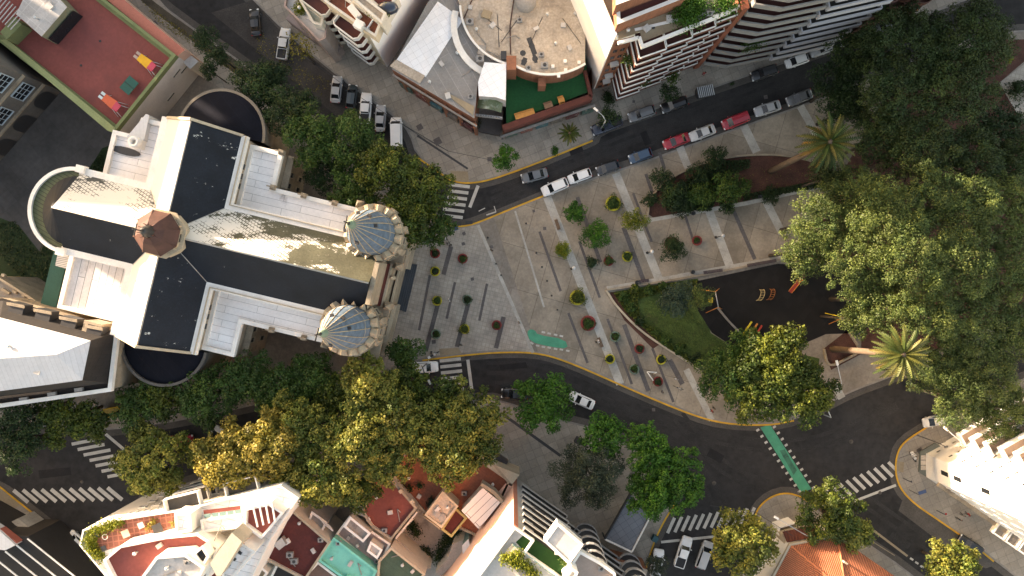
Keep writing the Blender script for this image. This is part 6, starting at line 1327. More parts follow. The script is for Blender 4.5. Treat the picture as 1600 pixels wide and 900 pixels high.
# ---------------------------------------------------------------- vehicles
tyre = M('tyre', (.02, .02, .02), .8, .1, 1, 0); rimm = M('rim', (.4, .4, .41), .35, .05, 1, 0, metal=.8)
light_m = M('headlamp', (.75, .75, .72), .15, .05, 1, 0, spec=.8); tail_m = M('tail_lamp', (.4, .02, .02), .2, .05, 1, 0); vglass = M('vehicle_glass', (.012, .015, .018), .08, .05, 1, 0, spec=.6)
PAINT = {k: paint('paint_' + k, c) for k, c in dict(white=(.80, .79, .77), silver=(.42, .42, .42), grey=(.14, .145, .15), dark=(.028, .03, .034), black=(.010, .010, .011), blue=(.035, .075, .13), red=(.42, .02, .035), teal=(.03, .045, .05), pearl=(.60, .58, .55), navy=(.02, .028, .05)).items()}
def make_vehicle(kind):
    D = dict(  # length, width, hood z, roof z, windscreen base/top x, rear top/base x
        sedan=(4.45, 1.76, .93, 1.42, 1.05, .20, -.95, -1.60), hatch=(3.95, 1.70, .95, 1.48, 1.15, .38, -1.35, -1.85), suv=(4.55, 1.86, 1.08, 1.68, 1.15, .38, -1.65, -2.12),
        wagon=(4.6, 1.76, .95, 1.46, 1.05, .35, -1.75, -2.15), van=(5.1, 1.96, 1.15, 2.15, 1.85, 1.15, -2.42, -2.5), minivan=(4.7, 1.84, 1.05, 1.72, 1.45, .75, -2.0, -2.25), pickup=(5.25, 1.86, 1.08, 1.72, 1.15, .60, -.72, -.86))[kind]
    L, Wd, zh, zr, xa, xb, xc, xd = D; t = thing('parked_car', 'x', 'car', local=True); hl, hw = L / 2, Wd / 2
    st = [(-hl, .80, .55, zh * .80), (-hl + .12, .92, .30, zh * .95), (-hl + .5, .98, .25, zh), (-hl * .45, 1, .25, zh), (0, 1, .25, zh), (hl * .45, 1, .25, zh), (hl - .75, .98, .25, zh * .97), (hl - .3, .92, .27, zh * .88), (hl - .06, .82, .32, zh * .74), (hl, .66, .42, zh * .62)]
    rings = []
    for x, w, z0, z1 in st:
        a = hw * w; rings.append([(x, -a * .88, z0), (x, -a, z0 + .18), (x, -a, z1 - .22), (x, -a * .93, z1 - .05), (x, -a * .75, z1), (x, -a * .3, z1 + .035), (x, a * .3, z1 + .035), (x, a * .75, z1), (x, a * .93, z1 - .05), (x, a, z1 - .22), (x, a, z0 + .18), (x, a * .88, z0)])
    b = MB()
    for i in range(len(rings) - 1):
        for j in range(11): b.face([rings[i][j], rings[i][j + 1], rings[i + 1][j + 1], rings[i + 1][j]][::-1], 0, True)
    b.face(rings[0][::-1]); b.face(rings[-1]); b.build('body', PAINT['white'], t)
    zb = zh - .02; wb_, wt = hw * .90, hw * (.74 if kind != 'van' else .84)
    B4 = [(xa, -wb_ * .86, zb - .02), (xa, wb_ * .86, zb - .02), (xd, wb_ * .92, zb), (xd, -wb_ * .92, zb)]; T4 = [(xb, -wt, zr - .05), (xb, wt, zr - .05), (xc, wt * .95, zr - .04), (xc, -wt * .95, zr - .04)]
    def quadpart(name, q, m, grow=0):
        c = Vector((0, 0, 0))
        for p in q: c += Vector(p)
        c /= 4; b = MB(); b.face([tuple(c + (Vector(p) - c) * (1 - grow)) for p in q]); return b.build(name, m, t)
    b = MB(); b.face([B4[0], B4[1], T4[1], T4[0]]); b.face([B4[2], B4[3], T4[3], T4[2]]); b.face([B4[1], B4[2], T4[2], T4[1]]); b.face([B4[3], B4[0], T4[0], T4[3]]); b.build('pillars', PAINT['white'], t)
    def off(q, n, d): return [tuple(Vector(p) + Vector(n) * d) for p in q]
    quadpart('windscreen', off([B4[0], B4[1], T4[1], T4[0]], (.6, 0, .6), .02), vglass, .07)
    if kind != 'van': quadpart('rear_window', off([B4[2], B4[3], T4[3], T4[2]], (-.6, 0, .6), .02), vglass, .12)
    for s, q in ((1, [B4[1], B4[2], T4[2], T4[1]]), (-1, [B4[3], B4[0], T4[0], T4[3]])):
        if kind == 'van': m_ = Vector(q[0 if s > 0 else 1]); q = [tuple(Vector(B4[1 if s > 0 else 0])), tuple(Vector(B4[1 if s > 0 else 0]) + Vector((-1.2, 0, 0))), tuple(Vector(T4[1 if s > 0 else 0]) + Vector((-.6, 0, 0))), T4[1 if s > 0 else 0]]
        quadpart('side_window', off(q, (0, s * .8, .4), .02), vglass, .12)
    b = MB(); P = [(xb + .02, -wt), (xb + .06, 0), (xb + .02, wt), (xc, wt * .95), (xc - .03, 0), (xc, -wt * .95)]
    b.face([(x, y, zr - .045 + (.04 if y == 0 else 0)) for x, y in P][:2] + [(P[4][0], 0, zr - .005), (*P[5], zr - .045)]); b.face([(P[1][0], 0, zr - .005), (*P[2], zr - .045), (*P[3], zr - .045), (P[4][0], 0, zr - .005)])
    b.build('roof', PAINT['white'], t)
    if kind == 'van':
        b = MB()
        for k in range(5): b.box(-1.9 + k * .62, 0, zr, .05, 1.3, .02)
        b.build('roof_rib', PAINT['white'], t)
    if kind == 'pickup':
        b = MB(); b.sheet([(xd - .1, -hw * .8), (xd - .1, hw * .8), (-hl + .12, hw * .8), (-hl + .12, -hw * .8)], zh + .045); b.build('cargo_bed', M('bed_liner', (.02, .02, .022), .7, .1, 1, 0), t)
        for a, c in (((xd - .1, hw * .84), (-hl + .08, hw * .84)), ((xd - .1, -hw * .84), (-hl + .08, -hw * .84)), ((-hl + .08, -hw * .84), (-hl + .08, hw * .84))):
            b = MB(); b.wallbox(a, c, .1, zh - .1, zh + .16); b.build('bed_side', PAINT['white'], t)
    wh = []
    for sx in (hl - .82, -hl + .85):
        for sy in (-1, 1):
            b = MB(); b.tube((sx, sy * (hw - .22), .32), (sx, sy * (hw + .005), .32), .32, n=16); o = b.build('wheel', tyre, t)
            b = MB(); b.tube((sx, sy * (hw + .006), .32), (sx, sy * (hw + .02), .32), .2, n=12); b.build('rim', rimm, o) if False else b.build('rim', rimm, t).__setattr__('parent', o)
    for sy in (-1, 1):
        b = MB(); b.box(hl - .16, sy * hw * .66, zh * .66, .26, .34, .14, -sy * .35); b.build('headlight', light_m, t)
        b = MB(); b.box(-hl + .07, sy * hw * .74, zh * .72, .12, .24, .16); b.build('tail_light', tail_m, t)
        b = MB(); b.box(xa - .35, sy * (hw + .08), zh + .02, .12, .2, .14); b.build('mirror', PAINT['white'], t)
    b = MB(); b.box(hl - .45, 0, zh * .93 - .03, .02, Wd * .8, .02); b.box(-hl + .35, 0, zh + .01, .02, Wd * .7, .01) if kind in ('sedan',) else None; b.build('bonnet_seam', frame_d, t)
    return t
PROTO = {}
used = {}
def vehicle(kind, px, py, ang, col, label, cat='car', name='parked_car', group='cars parked and driving in the streets', roofcol=None, z=0.0, scale=1.0):
    if kind not in PROTO: PROTO[kind] = make_vehicle(kind); o = PROTO[kind]
    else: o = copy_tree(PROTO[kind])
    X, Y = W(px, py, .9); o.location = (X, Y, z + .01); o.rotation_euler = (0, 0, R(ang)); o.name = name; tag(o, label, cat, group)
    if '_o' in o: pass
    o.scale = (scale * .94,) * 3
    for c in o.children:
        n = c.name.split('.')[0]
        if n in ('body', 'pillars', 'roof', 'mirror', 'bed_side', 'roof_rib'):
            s = c.material_slots[0]; s.link = 'OBJECT'; s.material = PAINT[roofcol if (roofcol and n in ('roof',)) else col]
    return o
V = [('sedan', 398, 34, 95, 'black', 'black car half hidden by shade at the top beside the bare yellow tree'), ('pickup', 443, 68, 82, 'pearl', 'pale old pickup with a long brown load bed, alone in the upper street'),
 ('sedan', 525, 139, 84, 'silver', 'silver saloon parked leftmost of the row facing the kerb'), ('hatch', 549, 150, 83, 'teal', 'dark teal car, second in the row facing the kerb'), ('pickup', 571, 169, 86, 'white', 'white double-cab pickup with black bed in the angled row'), ('sedan', 594, 184, 87, 'silver', 'silver saloon between the white pickup and the white van'), ('van', 619, 207, 91, 'white', 'large white van at the end of the angled row'),
 ('sedan', 835, 274, 195, 'grey', 'dark grey car driving past the two white parked cars'), ('suv', 867, 292, 203, 'white', 'white estate car parked first by the brown paving'), ('hatch', 906, 275, 200, 'white', 'white hatchback with dark rear window parked second by the brown paving'), ('hatch', 950, 262, 199, 'dark', 'dark hatchback parked behind the two white cars'),
 ('hatch', 1001, 243, 200, 'blue', 'blue hatchback parked along the brown paving'), ('sedan', 1057, 220, 200, 'red', 'crimson car with pale windscreen between the blue and the beige cars'), ('sedan', 1098, 207, 201, 'pearl', 'beige white car parked between the two red ones'), ('minivan', 1150, 188, 202, 'red', 'bright red van-like car, the longer of the red ones'), ('sedan', 1200, 169, 198, 'silver', 'silver white car parked right of the red van-like car'), ('sedan', 1250, 152, 201, 'grey', 'grey car last in the row before the dark trees'),
 ('pickup', 948, 196, 201, 'navy', 'dark blue pickup under the small dark tree on the north side'), ('wagon', 1003, 177, 199, 'grey', 'dark grey estate car on the north side below the zigzag balconies'), ('wagon', 1054, 163, 200, 'black', 'black car beneath the small round dark tree'), ('wagon', 1195, 113, 199, 'dark', 'dark car by the north kerb below the slab balconies'), ('hatch', 1246, 94, 199, 'white', 'white car alone on the north kerb far up the street'),
 ('pickup', 1290, 74, 200, 'silver', 'silver pickup with covered bed far up the northern kerb'), ('sedan', 1337, 60, 199, 'black', 'black car with pale front end just visible beside the dark trees'), ('sedan', 1384, 40, 200, 'grey', 'grey car at the far top end of the northern kerb'),
 ('suv', 663, 574, 3, 'white', 'white van-like car waiting at the southern zebra crossing'), ('sedan', 909, 626, 156, 'white', 'white saloon driving on the southern street beside the round green tree'), ('sedan', 804, 616, 176, 'black', 'black car peeking out left of the round green tree'),
 ('hatch', 1462, 658, 192, 'pearl', 'cream car parked at the curved corner under the canopy'), ('suv', 1517, 853, 146, 'black', 'black car with open door at the lower right kerb'), ('pickup', 1068, 863, 72, 'white', 'white pickup with a dark load bed below the bottom zebra crossing'), ('minivan', 1101, 868, 70, 'silver', 'silver van-like car half under the yellow tree at the bottom'), ('suv', 1027, 880, 80, 'white', 'white car with dark windows under the tiny grey-green tree'),
 ('hatch', 120, 846, 138, 'white', 'white and black car peeking out beside the hedged terrace'), ('sedan', 160, 872, 140, 'black', 'black car hidden in shade beside the white block'), ('hatch', 334, 684, 60, 'white', 'white car with a black roof window parked beside the golden tree'), ('hatch', 282, 688, 5, 'red', 'red car under the trees near the yellow-green crown'), ('sedan', 236, 690, 5, 'silver', 'pale car mostly hidden by leaves left of the red car'), ('wagon', 590, 132 + 8 - 60, 0, 'x', '')]
for v in V:
    if v[4] == 'x': continue
    cat = 'pickup truck' if v[0] == 'pickup' else ('van' if v[0] == 'van' else 'car')
    vehicle(v[0], v[1], v[2], v[3], v[4], v[5], cat, name={'pickup': 'pickup_truck', 'van': 'van'}.get(v[0], 'parked_car'), roofcol='black' if v[1] in (334,) else None)
# skips
def skip(px, py, ang, m, label, ribs=True):
    X, Y = W(px, py, 1.5); t = thing('skip', label, 'skip', X, Y, 0, local=True); b = MB()
    b.prism([(-1.2, -.75), (1.2, -.75), (1.4, .0), (1.2, .75), (-1.2, .75), (-1.4, 0)], .05, 1.4); b.build('container', m, t)
    if ribs:
        b = MB()
        for k in range(9): b.box(-1.15 + k * .29, 0, 1.4, .13, 1.7, .06)
        b.build('ribbed_cover', M('cover_pale', (.45, .47, .48), .6, .1, 1, .05), t)
    else: b = MB(); b.box(0, 0, 1.4, 2.0, 1.2, .04); b.build('load', M('rubble', (.3, .2, .05), .9, .3, 3, .3), t)
    t.rotation_euler = (0, 0, R(ang)); return t
skip(1103, 142, 12, frame_d, 'dark container with a pale ribbed cover parked like a car on the north kerb'); skip(173, 645, 10, M('skip_yellow', (.5, .3, .02), .6, .15, 1, .1), 'yellow skip on the pavement edge under the trees', False)
# bicycles and motorbikes
def bike(px, py, ang, m, label, motor=False):
    X, Y = W(px, py, .6); t = thing('motorbike' if motor else 'bicycle', label, 'motorbike' if motor else 'bicycle', X, Y, KZ, local=True); k = 1.0
    for x in (-.55, .55):
        b = MB(); pts = [(x + .33 * math.cos(a), 0, .34 + .33 * math.sin(a)) for a in np.linspace(0, 2 * math.pi, 17)]; b.path(pts, .07 if motor else .03, 6); b.build('wheel', tyre, t)
    b = MB(); b.path([(-.55, 0, .34), (-.1, 0, .35), (.42, 0, .8), (-.2, 0, .82), (-.1, 0, .35)], .1 if motor else .03, 6); b.tube((.55, 0, .34), (.4, 0, 1.0), .03); b.build('frame', m, t)
    b = MB(); b.tube((.38, -.32, 1.0), (.38, .32, 1.0), .03); b.build('handlebar', metal_d, t)
    b = MB(); b.box(-.25 if not motor else -.35, 0, .85, .28 if not motor else .7, .16 if not motor else .28, .08); b.build('saddle', frame_d, t)
    if motor: b = MB(); b.lathe(.12, 0, [(0, .75), (.2, .85), (.2, 1.0), (0, 1.1)], 10); b.build('fuel_tank', m, t); b = MB(); b.box(-.8, 0, .7, .4, .4, .4); b.build('luggage_box', white_p, t)
    t.rotation_euler = (0, 0, R(ang)); return t
bike(678, 554, 30, metal_l, 'silver motorbike standing by the southern kerb corner', True); bike(1060, 606, -20, white_p, 'white and pink bicycle lying near the last yellow planter'); bike(153, 889, 20, PAINT['red'], 'red motorbike in the shade at the bottom left', True); bike(1427, 714, -60, white_p, 'white motorbike on the curved corner pavement', True); bike(700, 376, -60, frame_d, 'dark bicycle beside the people at the plaza corner')
# ---------------------------------------------------------------- planters and plaza furniture
POT = dict(red=M('pot_red', (.22, .035, .03), .8, .15, 1, .1), yellow=M('pot_yellow', (.42, .36, .03), .7, .12, 1, .1), green=M('pot_green', (.14, .19, .14), .8, .15, 1, .1), brown=M('pot_brown', (.10, .05, .03), .85, .2, 1, .1))
potp = {}
def planter(px, py, r, col, pk, pr, ph, label):
    X, Y = W(px, py, .7); t = thing('planter', label, 'planter', X, Y, KZ, 'round planters on the plaza', local=True)
    key = (round(r, 2), col)
    if key not in potp:
        b = MB(); b.lathe(0, 0, [(r * .72, 0), (r * .95, .35), (r, .62), (r, .7), (r * .72, .7), (r * .70, .55), (0, .55)], 20); potp[key] = b.build('pot', POT[col], t); b2 = MB(); b2.lathe(0, 0, [(r * .7, .58), (0, .6)], 14); potp[key, 1] = b2.build('earth', soil, t)
    else:
        for k in (key, (key, 1)): c = potp[k].copy(); scn.collection.objects.link(c); c.parent = t
    if pr:
        pr = pr * rng.uniform(1.1, 1.4); ph = ph * rng.uniform(1.0, 1.5)
        n = int(160 * (pr * .1 / .5) ** 2) + 60; R_ = pr * .1
        D_ = rng.normal(size=(n, 3)); D_[:, 2] = np.abs(D_[:, 2]); D_ /= np.linalg.norm(D_, axis=1, keepdims=True)
        P = D_ * np.array([R_, R_, ph]) * rng.uniform(.3, 1, (n, 1)) * (1 + .35 * np.sin(np.arctan2(D_[:, 1], D_[:, 0]) * 3 + px)[:, None]) + np.array([rng.normal(0, .08), rng.normal(0, .08), .6]); T = np.zeros((n, 3)); T[:, 0] = rng.uniform(0, .8, n); T[:, 1] = rng.uniform(.35, .6, n)
        quads('plant', P, D_ + rng.normal(size=(n, 3)) * .6 + np.array([0, 0, .4]), .2, T, KIND[pk][0], t)
    return t
for a in ((680, 396, .78, 'red', 'dark', 5, .3, 'dark red planter nearest the church side trees'), (680, 424, .78, 'yellow', 'dark', 5, .3, 'yellow planter beside the church steps, uppermost on the left'), (723, 404, .78, 'red', 'green', 5, .4, 'red planter right of the wide dark strip near the square cover'), (683, 470, .78, 'yellow', 'green', 6, .5, 'yellow planter in the left column, level with the steps\' lower end'),
    (730, 468, .78, 'green', 'dark', 6, .7, 'grey-green planter in the middle of the tiled paving'), (726, 514, .78, 'yellow', 'street', 7, .8, 'yellow planter with a bushy plant above the kerb ramp'), (681, 522, .78, 'green', 'green', 5, .4, 'pale green planter close to the silver motorbike'), (776, 508, .78, 'red', 'green', 5, .4, 'red planter leaning on a dark strip left of the green patch'),
    (958, 318, 1.2, 'yellow', 'green', 11, .7, 'large yellow planter nearest the parked cars'), (925, 411, .7, 'green', 'dark', 8, .9, 'planter wholly covered by a dark plant'), (951, 408, .78, 'red', 'green', 6, .8, 'red planter between two bushy pots on the brown paving'), (980, 401, .82, 'yellow', 'green', 6, .7, 'yellow planter below the yellow-green tree'),
    (902, 465, 1.2, 'yellow', 'street', 10, 1.2, 'large yellow planter left of the lawn tip'), (919, 505, 1.2, 'red', 'green', 9, .9, 'large red planter above the bench'), (961, 526, .85, 'green', 'green', 5, .4, 'pale green planter right of the bench'), (953, 561, .78, 'yellow', 'dark', 5, .4, 'yellow planter below the bench'),
    (999, 545, .78, 'red', 'dark', 5, .4, 'red planter close to the curved garden wall'), (1033, 562, .78, 'yellow', 'dark', 5, .4, 'yellow planter at the end of the curved garden wall'), (991, 577, .78, 'green', 'green', 6, .5, 'green planter left of the white frame'), (1028, 596, .78, 'red', 'dark', 5, .4, 'red planter right of the white frame'),
    (1089, 376, .78, 'red', 'green', 4, .3, 'lone red planter near the upper globe lamp'), (1049, 381, 1.15, 'brown', 'dark', 9, .9, 'large brown planter under the dark round tree'), (878, 392, .95, 'green', 'lime', 8, .6, 'grey planter under the small yellowish tree')): planter(*a)
def bench(px, py, ang, L, m, label):
    X, Y = W(px, py, .5); t = thing('bench', label, 'bench', X, Y, KZ, 'benches on the plaza', local=True)
    b = MB()
    for k in range(3): b.box(0, -.17 + .17 * k, .42, L, .14, .05)
    b.build('seat', m, t)
    for s in (-1, 1): b = MB(); b.box(s * L * .38, 0, 0, .12, .45, .42); b.build('leg', kerb_m, t)
    t.rotation_euler = (0, 0, R(ang)); return t
bench(871, 351, -72, 1.7, wood_m, 'brown bench lying along the light paving strip'); bench(938, 535, -68, 1.6, wood_m, 'brown bench with a seated person near the large red planter'); bench(1114, 424, 8, 3.0, M('bench_dark', (.07, .05, .055), .8, .2, 1, .1), 'long dark bench against the left part of the playground wall'); bench(1190, 411, 10, 4.6, M('bench_dark', (.07, .05, .055)), 'longest dark bench against the right part of the playground wall'); bench(1006, 439, 8, 1.6, M('bench_dark', (.07, .05, .055)), 'short dark bench where the light strip meets the lawn wall')
def bin_(px, py, label, m=metal_d):
    X, Y = W(px, py, .9); b = MB(); b.lathe(0, 0, [(.22, 0), (.28, .1), (.3, .85), (.25, .9), (.2, .7), (0, .7)], 12); b.v = [(x + X, y + Y, z + KZ) for x, y, z in b.v]; return solo('litter_bin', b, m, label, 'bin', group='litter bins')
bin_(1083, 425, 'dark bin at the left end of the playground wall'); bin_(1188, 307, 'dark bin beside the kerb right of the shrubs'); bin_(1084, 333, 'dark bin under the lower edge of the shrub bed'); bin_(996, 441, 'dark bin beside the short dark bench'); bin_(1440, 708 - 3, 'dark square bin on the curved corner pavement', frame_d)
def globe_lamp(px, py, label, h=3.9):
    X, Y = W(px, py, 0); t = thing('plaza_lamp', label, 'lamp', X, Y, KZ, 'globe lamps on the plaza', local=True)
    b = MB(); b.lathe(0, 0, [(.22, 0), (.2, .3), (.07, .4), (.05, h)], 10); b.build('pole', metal_d, t); b = MB(); b.lathe(0, 0, [(.05, h), (.24, h + .15), (.28, h + .3), (.2, h + .45), (0, h + .5)], 12); b.build('lamp_head', metal_l, t); return t
globe_lamp(1118, 371, 'globe lamp right of the lone red planter'); globe_lamp(1011, 395, 'globe lamp on the light strip beside the brown planter'); globe_lamp(893, 420, 'globe lamp above the large yellow planter')
b0 = None
for i, (x, y, l) in enumerate(((822, 349, 'bollard nearest the parked white car'), (838, 395, 'second bollard down the brown paving'), (847, 417, 'third bollard down the brown paving'), (855, 439, 'fourth bollard down the brown paving'), (862, 462, 'fifth bollard down the brown paving'), (871, 484, 'lowest bollard of the line'), (762, 371, 'bollard at the top of the channel beside the tiles'), (775, 412, 'bollard halfway down the channel beside the tiles'), (783, 430, 'bollard low on the channel beside the tiles'))):
    X, Y = W(x, y, .5)
    if b0 is None: b = MB(); b.lathe(0, 0, [(.14, 0), (.14, .12), (.09, .18), (.08, .7), (.12, .75), (0, .85)], 10); b0 = b.build('bollard', metal_d); o = b0
    else: o = b0.copy(); scn.collection.objects.link(o)
    o.location = (X, Y, KZ); tag(o, l, 'bollard', 'bollards across the plaza')
# street lamps with arms: base pixel, head pixel, height
def street_lamp(bx, by, hx, hy, h, label, m=metal_l, hook=False):
    X, Y = W(bx, by, 0); HX, HY = W(hx, hy, h); t = thing('street_lamp', label, 'street lamp', X, Y, KZ, 'street lamps')
    b = MB(); b.tube((X, Y, KZ), (X, Y, h - 1.2), .11, .08, 10); b.tube((X, Y, h - 1.2), (X + (HX - X) * .35, Y + (HY - Y) * .35, h - .2), .07, n=8); b.tube((X + (HX - X) * .35, Y + (HY - Y) * .35, h - .2), (HX, HY, h), .06, n=8); b.build('pole', m, t)
    a = math.atan2(HY - Y, HX - X); b = MB(); b.box(HX, HY, h - .08, .75, .32, .14, a); b.build('lamp_head', white_p, t); return t
street_lamp(1283, 603, 1308, 567, 8.5, 'street lamp with white head over the red earth palm bed'); street_lamp(1268, 640, 1280, 622, 8.5, 'street lamp poking out of the dark olive tree above the road'); street_lamp(938, 203, 931, 171, 8, 'pale street lamp arm above the dark blue pickup'); street_lamp(957, 672, 951, 691, 8.5, 'hooked white lamp arm over the bright green tree')
street_lamp(1244, 820, 1213, 809, 8, 'street lamp reaching over the pavement in front of the orange tiled house'); street_lamp(1486, 700, 1478, 670, 8, 'street lamp with pinkish head beside the cream car'); street_lamp(668, 567, 671, 597, 8, 'lamp arm crossing the white car at the southern zebra crossing', metal_d); street_lamp(1340, 20, 1356, 8, 7, 'dark pole on the far northern pavement', metal_d)
def pole_sign(bx, by, tx, ty, h, sm, label, sw=.6, sh=.5, cat='sign', name='street_sign'):
    X, Y = W(bx, by, 0); TX, TY = W(tx, ty, h); t = thing(name, label, cat, X, Y, KZ); b = MB(); b.tube((X, Y, KZ), (X, Y, h - .3), .06); b.tube((X, Y, h - .3), (TX, TY, h), .06); b.build('pole', metal_d, t)
    b = MB(); b.box(TX, TY, h, sw, sh, .06, .3); b.build('panel', sm, t); return t
bl = M('sign_blue', (.03, .06, .14), .5, .1, 1, 0)
pole_sign(1420, 765, 1441, 769, 3.2, bl, 'dark blue panel sign on the corner pavement', 1.2, .5); pole_sign(1463, 797, 1478, 803, 2.6, tail_m, 'small red road sign on a pole beside the walking group', .25, .25); pole_sign(1433, 680, 1478, 698, 5.5, frame_d, 'long dark traffic light mast reaching over the corner', .5, .3, 'traffic light', 'traffic_light'); pole_sign(1411, 747, 1424, 752, 3, frame_d, 'thin dark signpost beside the yellow kerb bend', .2, .2)
pole_sign(712, 357, 712, 357.5, 1.2, bl, 'small pale blue panel lying at the plaza corner near the drain grates', .8, .5)
for x, y, r in ((715, 352, 0), (733, 350, .1)): struct('drain_grate', MB().box(*W(x, y - 2), KZ + .004, 1.1, .55, .02, r), frame_d)
struct('drain_grate', MB().box(*W(731, 558), KZ + .004, 1.0, .4, .02, .05), frame_d)
b = MB(); b.box(*W(1383, 27), .14, 1.2, .5, 1.1, R(22)); struct
solo('utility_box', MB().box(*W(1338, 27, 1.2), KZ, 1.4, .7, 1.1, R(20)), frame_d, 'dark utility cabinet on the far northern pavement', 'cabinet'); solo('kiosk', MB().box(*W(783, 722, 2.2), KZ, 1.8, 1.1, 2.0, R(-33)), M('kiosk_dark', (.06, .05, .05), .7, .15, 1, .1), 'dark flat kiosk beside the pale wall of the terracotta terrace', 'kiosk'); solo('kiosk', MB().box(*W(904, 690, 1.6), KZ, .9, .9, 1.4, R(-30)), frame_d, 'small dark box on the pavement left of the hooked lamp', 'kiosk')
solo('waste_container', MB().box(*W(1024, 843, 1.2), KZ, .9, .8, 1.1, R(60)), M('bin_teal', (.02, .08, .10), .6, .1, 1, .1), 'dark teal waste container beside the yellow kerb near the glazed shelter', 'waste container')
# triangular frame
X, Y = W(1018, 585, 1); t = thing('easel_frame', 'white triangular frame standing next to the lowest red planter', 'frame', X, Y, KZ, local=True)
b = MB(); b.path([(-.75, .45, 1.2), (.75, .35, 1.2), (.5, 0, .1)], .07); b.build('top_bar', white_p, t); b = MB(); b.path([(-.75, .45, 1.2), (.25, -.95, .9)], .09); b.build('side_bar', white_p, t); b = MB(); b.path([(.25, -.95, .9), (.4, -.2, .05), (-.75, .45, 1.2)], .04); b.build('leg', metal_d, t)
# playground
def bars(name, label, cat, px, py, z, segs, group=None):
    X, Y = W(px, py, z); t = thing(name, label, cat, X, Y, KZ, group, local=True)
    for nm, m, pts, r in segs: b = MB(); b.path(pts, r, 8); b.build(nm, m, t)
    return t
py_ = M('play_yellow', (.62, .48, .04), .5, .1, 1, 0); pr_ = M('play_red', (.45, .05, .03), .5, .1, 1, 0); po_ = M('play_orange', (.6, .22, .05), .5, .1, 1, 0)
sw = bars('swing', 'swing frame with a yellow seat left in the dark playground', 'swing', 1119, 470, 2, [('top_beam', metal_l, [(-.2, 1.4, 2.2), (.25, -1.0, 2.2)], .07), ('leg', po_, [(-.2, 1.4, 2.2), (-1.9, 1.7, 0)], .06), ('leg', po_, [(-.2, 1.4, 2.2), (1.0, 1.9, 0)], .06), ('leg', po_, [(.25, -1.0, 2.2), (-1.1, -1.9, 0)], .06), ('leg', po_, [(.25, -1.0, 2.2), (1.4, -1.3, 0)], .06)])
b = MB(); b.box(-.55, .1, .6, .7, .8, .08); b.build('seat', py_, sw)
sw2 = bars('swing', 'thin swing frame with one yellow leg beside the pale round crown', 'swing', 1318, 496, 2.2, [('leg', py_, [(0, 0, 2.3), (-2.0, .6, 0)], .07), ('leg', po_, [(0, 0, 2.3), (-1.4, -1.1, 0)], .07), ('top_beam', metal_d, [(0, 0, 2.3), (1.0, 2.3, 2.3)], .07), ('leg', metal_d, [(1.0, 2.3, 2.3), (2.4, 2.6, 0)], .06)])
for x, y, m, l in ((1167, 514, py_, 'yellow seesaw, left of the three parallel ones'), (1176, 517, po_, 'orange-red seesaw, middle of the three parallel ones'), (1183, 520, pr_, 'dark red seesaw, right of the three parallel ones')):
    X, Y = W(x, y, .6); t = thing('seesaw', l, 'seesaw', X, Y, KZ, 'seesaws', local=True); b = MB(); b.wallbox((-.75, -1.15), (.75, 1.15), .26, .45, .56); b.build('plank', m, t); b = MB(); b.box(0, 0, 0, .2, .5, .45); b.build('base', metal_d, t)
X, Y = W(1243, 445, 1); t = thing('slide', 'red slide in the upper right of the playground', 'slide', X, Y, KZ, local=True)
b = MB(); d_ = (.5, .87); b.face([(-.65 - .25, -1.15 + .14, .25), (-.65 + .25, -1.15 - .14, .25), (.6 + .25, 1.0 - .14, 1.6), (.6 - .25, 1.0 + .14, 1.6)]); b.build('chute', pr_, t)
for s in (-1, 1): b = MB(); b.tube((-.65 + s * .26, -1.15 - s * .14, .35), (.6 + s * .26, 1.0 - s * .14, 1.72), .06); b.build('side_rail', po_, t)
b = MB(); b.box(.85, 1.4, .1, .8, .8, 1.5, .5); b.build('platform', M('play_brown', (.1, .04, .03), .8, .1, 1, 0), t)
for x, y, m, l in ((1190, 461, M('play_cream', (.55, .42, .2), .5, .1, 1, 0), 'pale curved climbing ladder in the playground'), (1206, 460, M('play_rust', (.28, .1, .03), .5, .1, 1, 0), 'orange curved climbing ladder right of the pale one')):
    X, Y = W(x, y, 1); t = thing('climbing_arch', l, 'climbing frame', X, Y, KZ, 'climbing arches', local=True)
    for s in (-.3, .3): b = MB(); b.path([(s + .25 * math.cos(a * 1.0), 0 + .85 * math.cos(a), 1.3 * math.sin(a)) for a in np.linspace(0, math.pi, 11)], .05); b.build('rail', m, t)
    b = MB()
    for a in np.linspace(.3, 2.84, 7): b.tube((-.3 + .25 * math.cos(a), .85 * math.cos(a), 1.3 * math.sin(a)), (.3 + .25 * math.cos(a), .85 * math.cos(a), 1.3 * math.sin(a)), .035)
    b.build('rungs', m, t)
# things on the school roof
def playset(px, py, ang, c1, c2, c3, label):
    X, Y = W(px, py, 9.2); t = thing('play_table', label, 'play equipment', X, Y, 8.02, 'play tables on the school roof', local=True)
    b = MB(); b.prism([(-1.5, -.55), (.5, -.7), (.5, .7), (-1.5, .55)], .95, 1.05); b.build('top', c1, t)
    for s in (-1, 1): b = MB(); b.prism([(-2.2, s * .12), (-1.5, s * .12), (-1.5, s * .52), (-2.2, s * .52)], .92, 1.0, bot=True); b.build('flap', c3, t)
    b = MB(); b.prism([(.45, -.62), (1.35, -.55), (1.35, .55), (.45, .62)], 1.06, 1.2); b.build('cushion', c2, t)
    for sx, sy in ((1.1, .5), (1.1, -.5), (.4, .6), (.4, -.6), (-1.2, .4), (-1.2, -.4)): b = MB(); b.tube((sx, sy, 1.0), (sx + (1.0 if sx > 0 else -.1), sy * 1.9, 0), .04); b.build('leg', metal_l, t)
    t.rotation_euler = (0, 0, R(ang)); return t
pk = M('play_pink', (.55, .06, .10), .6, .1, 1, 0)
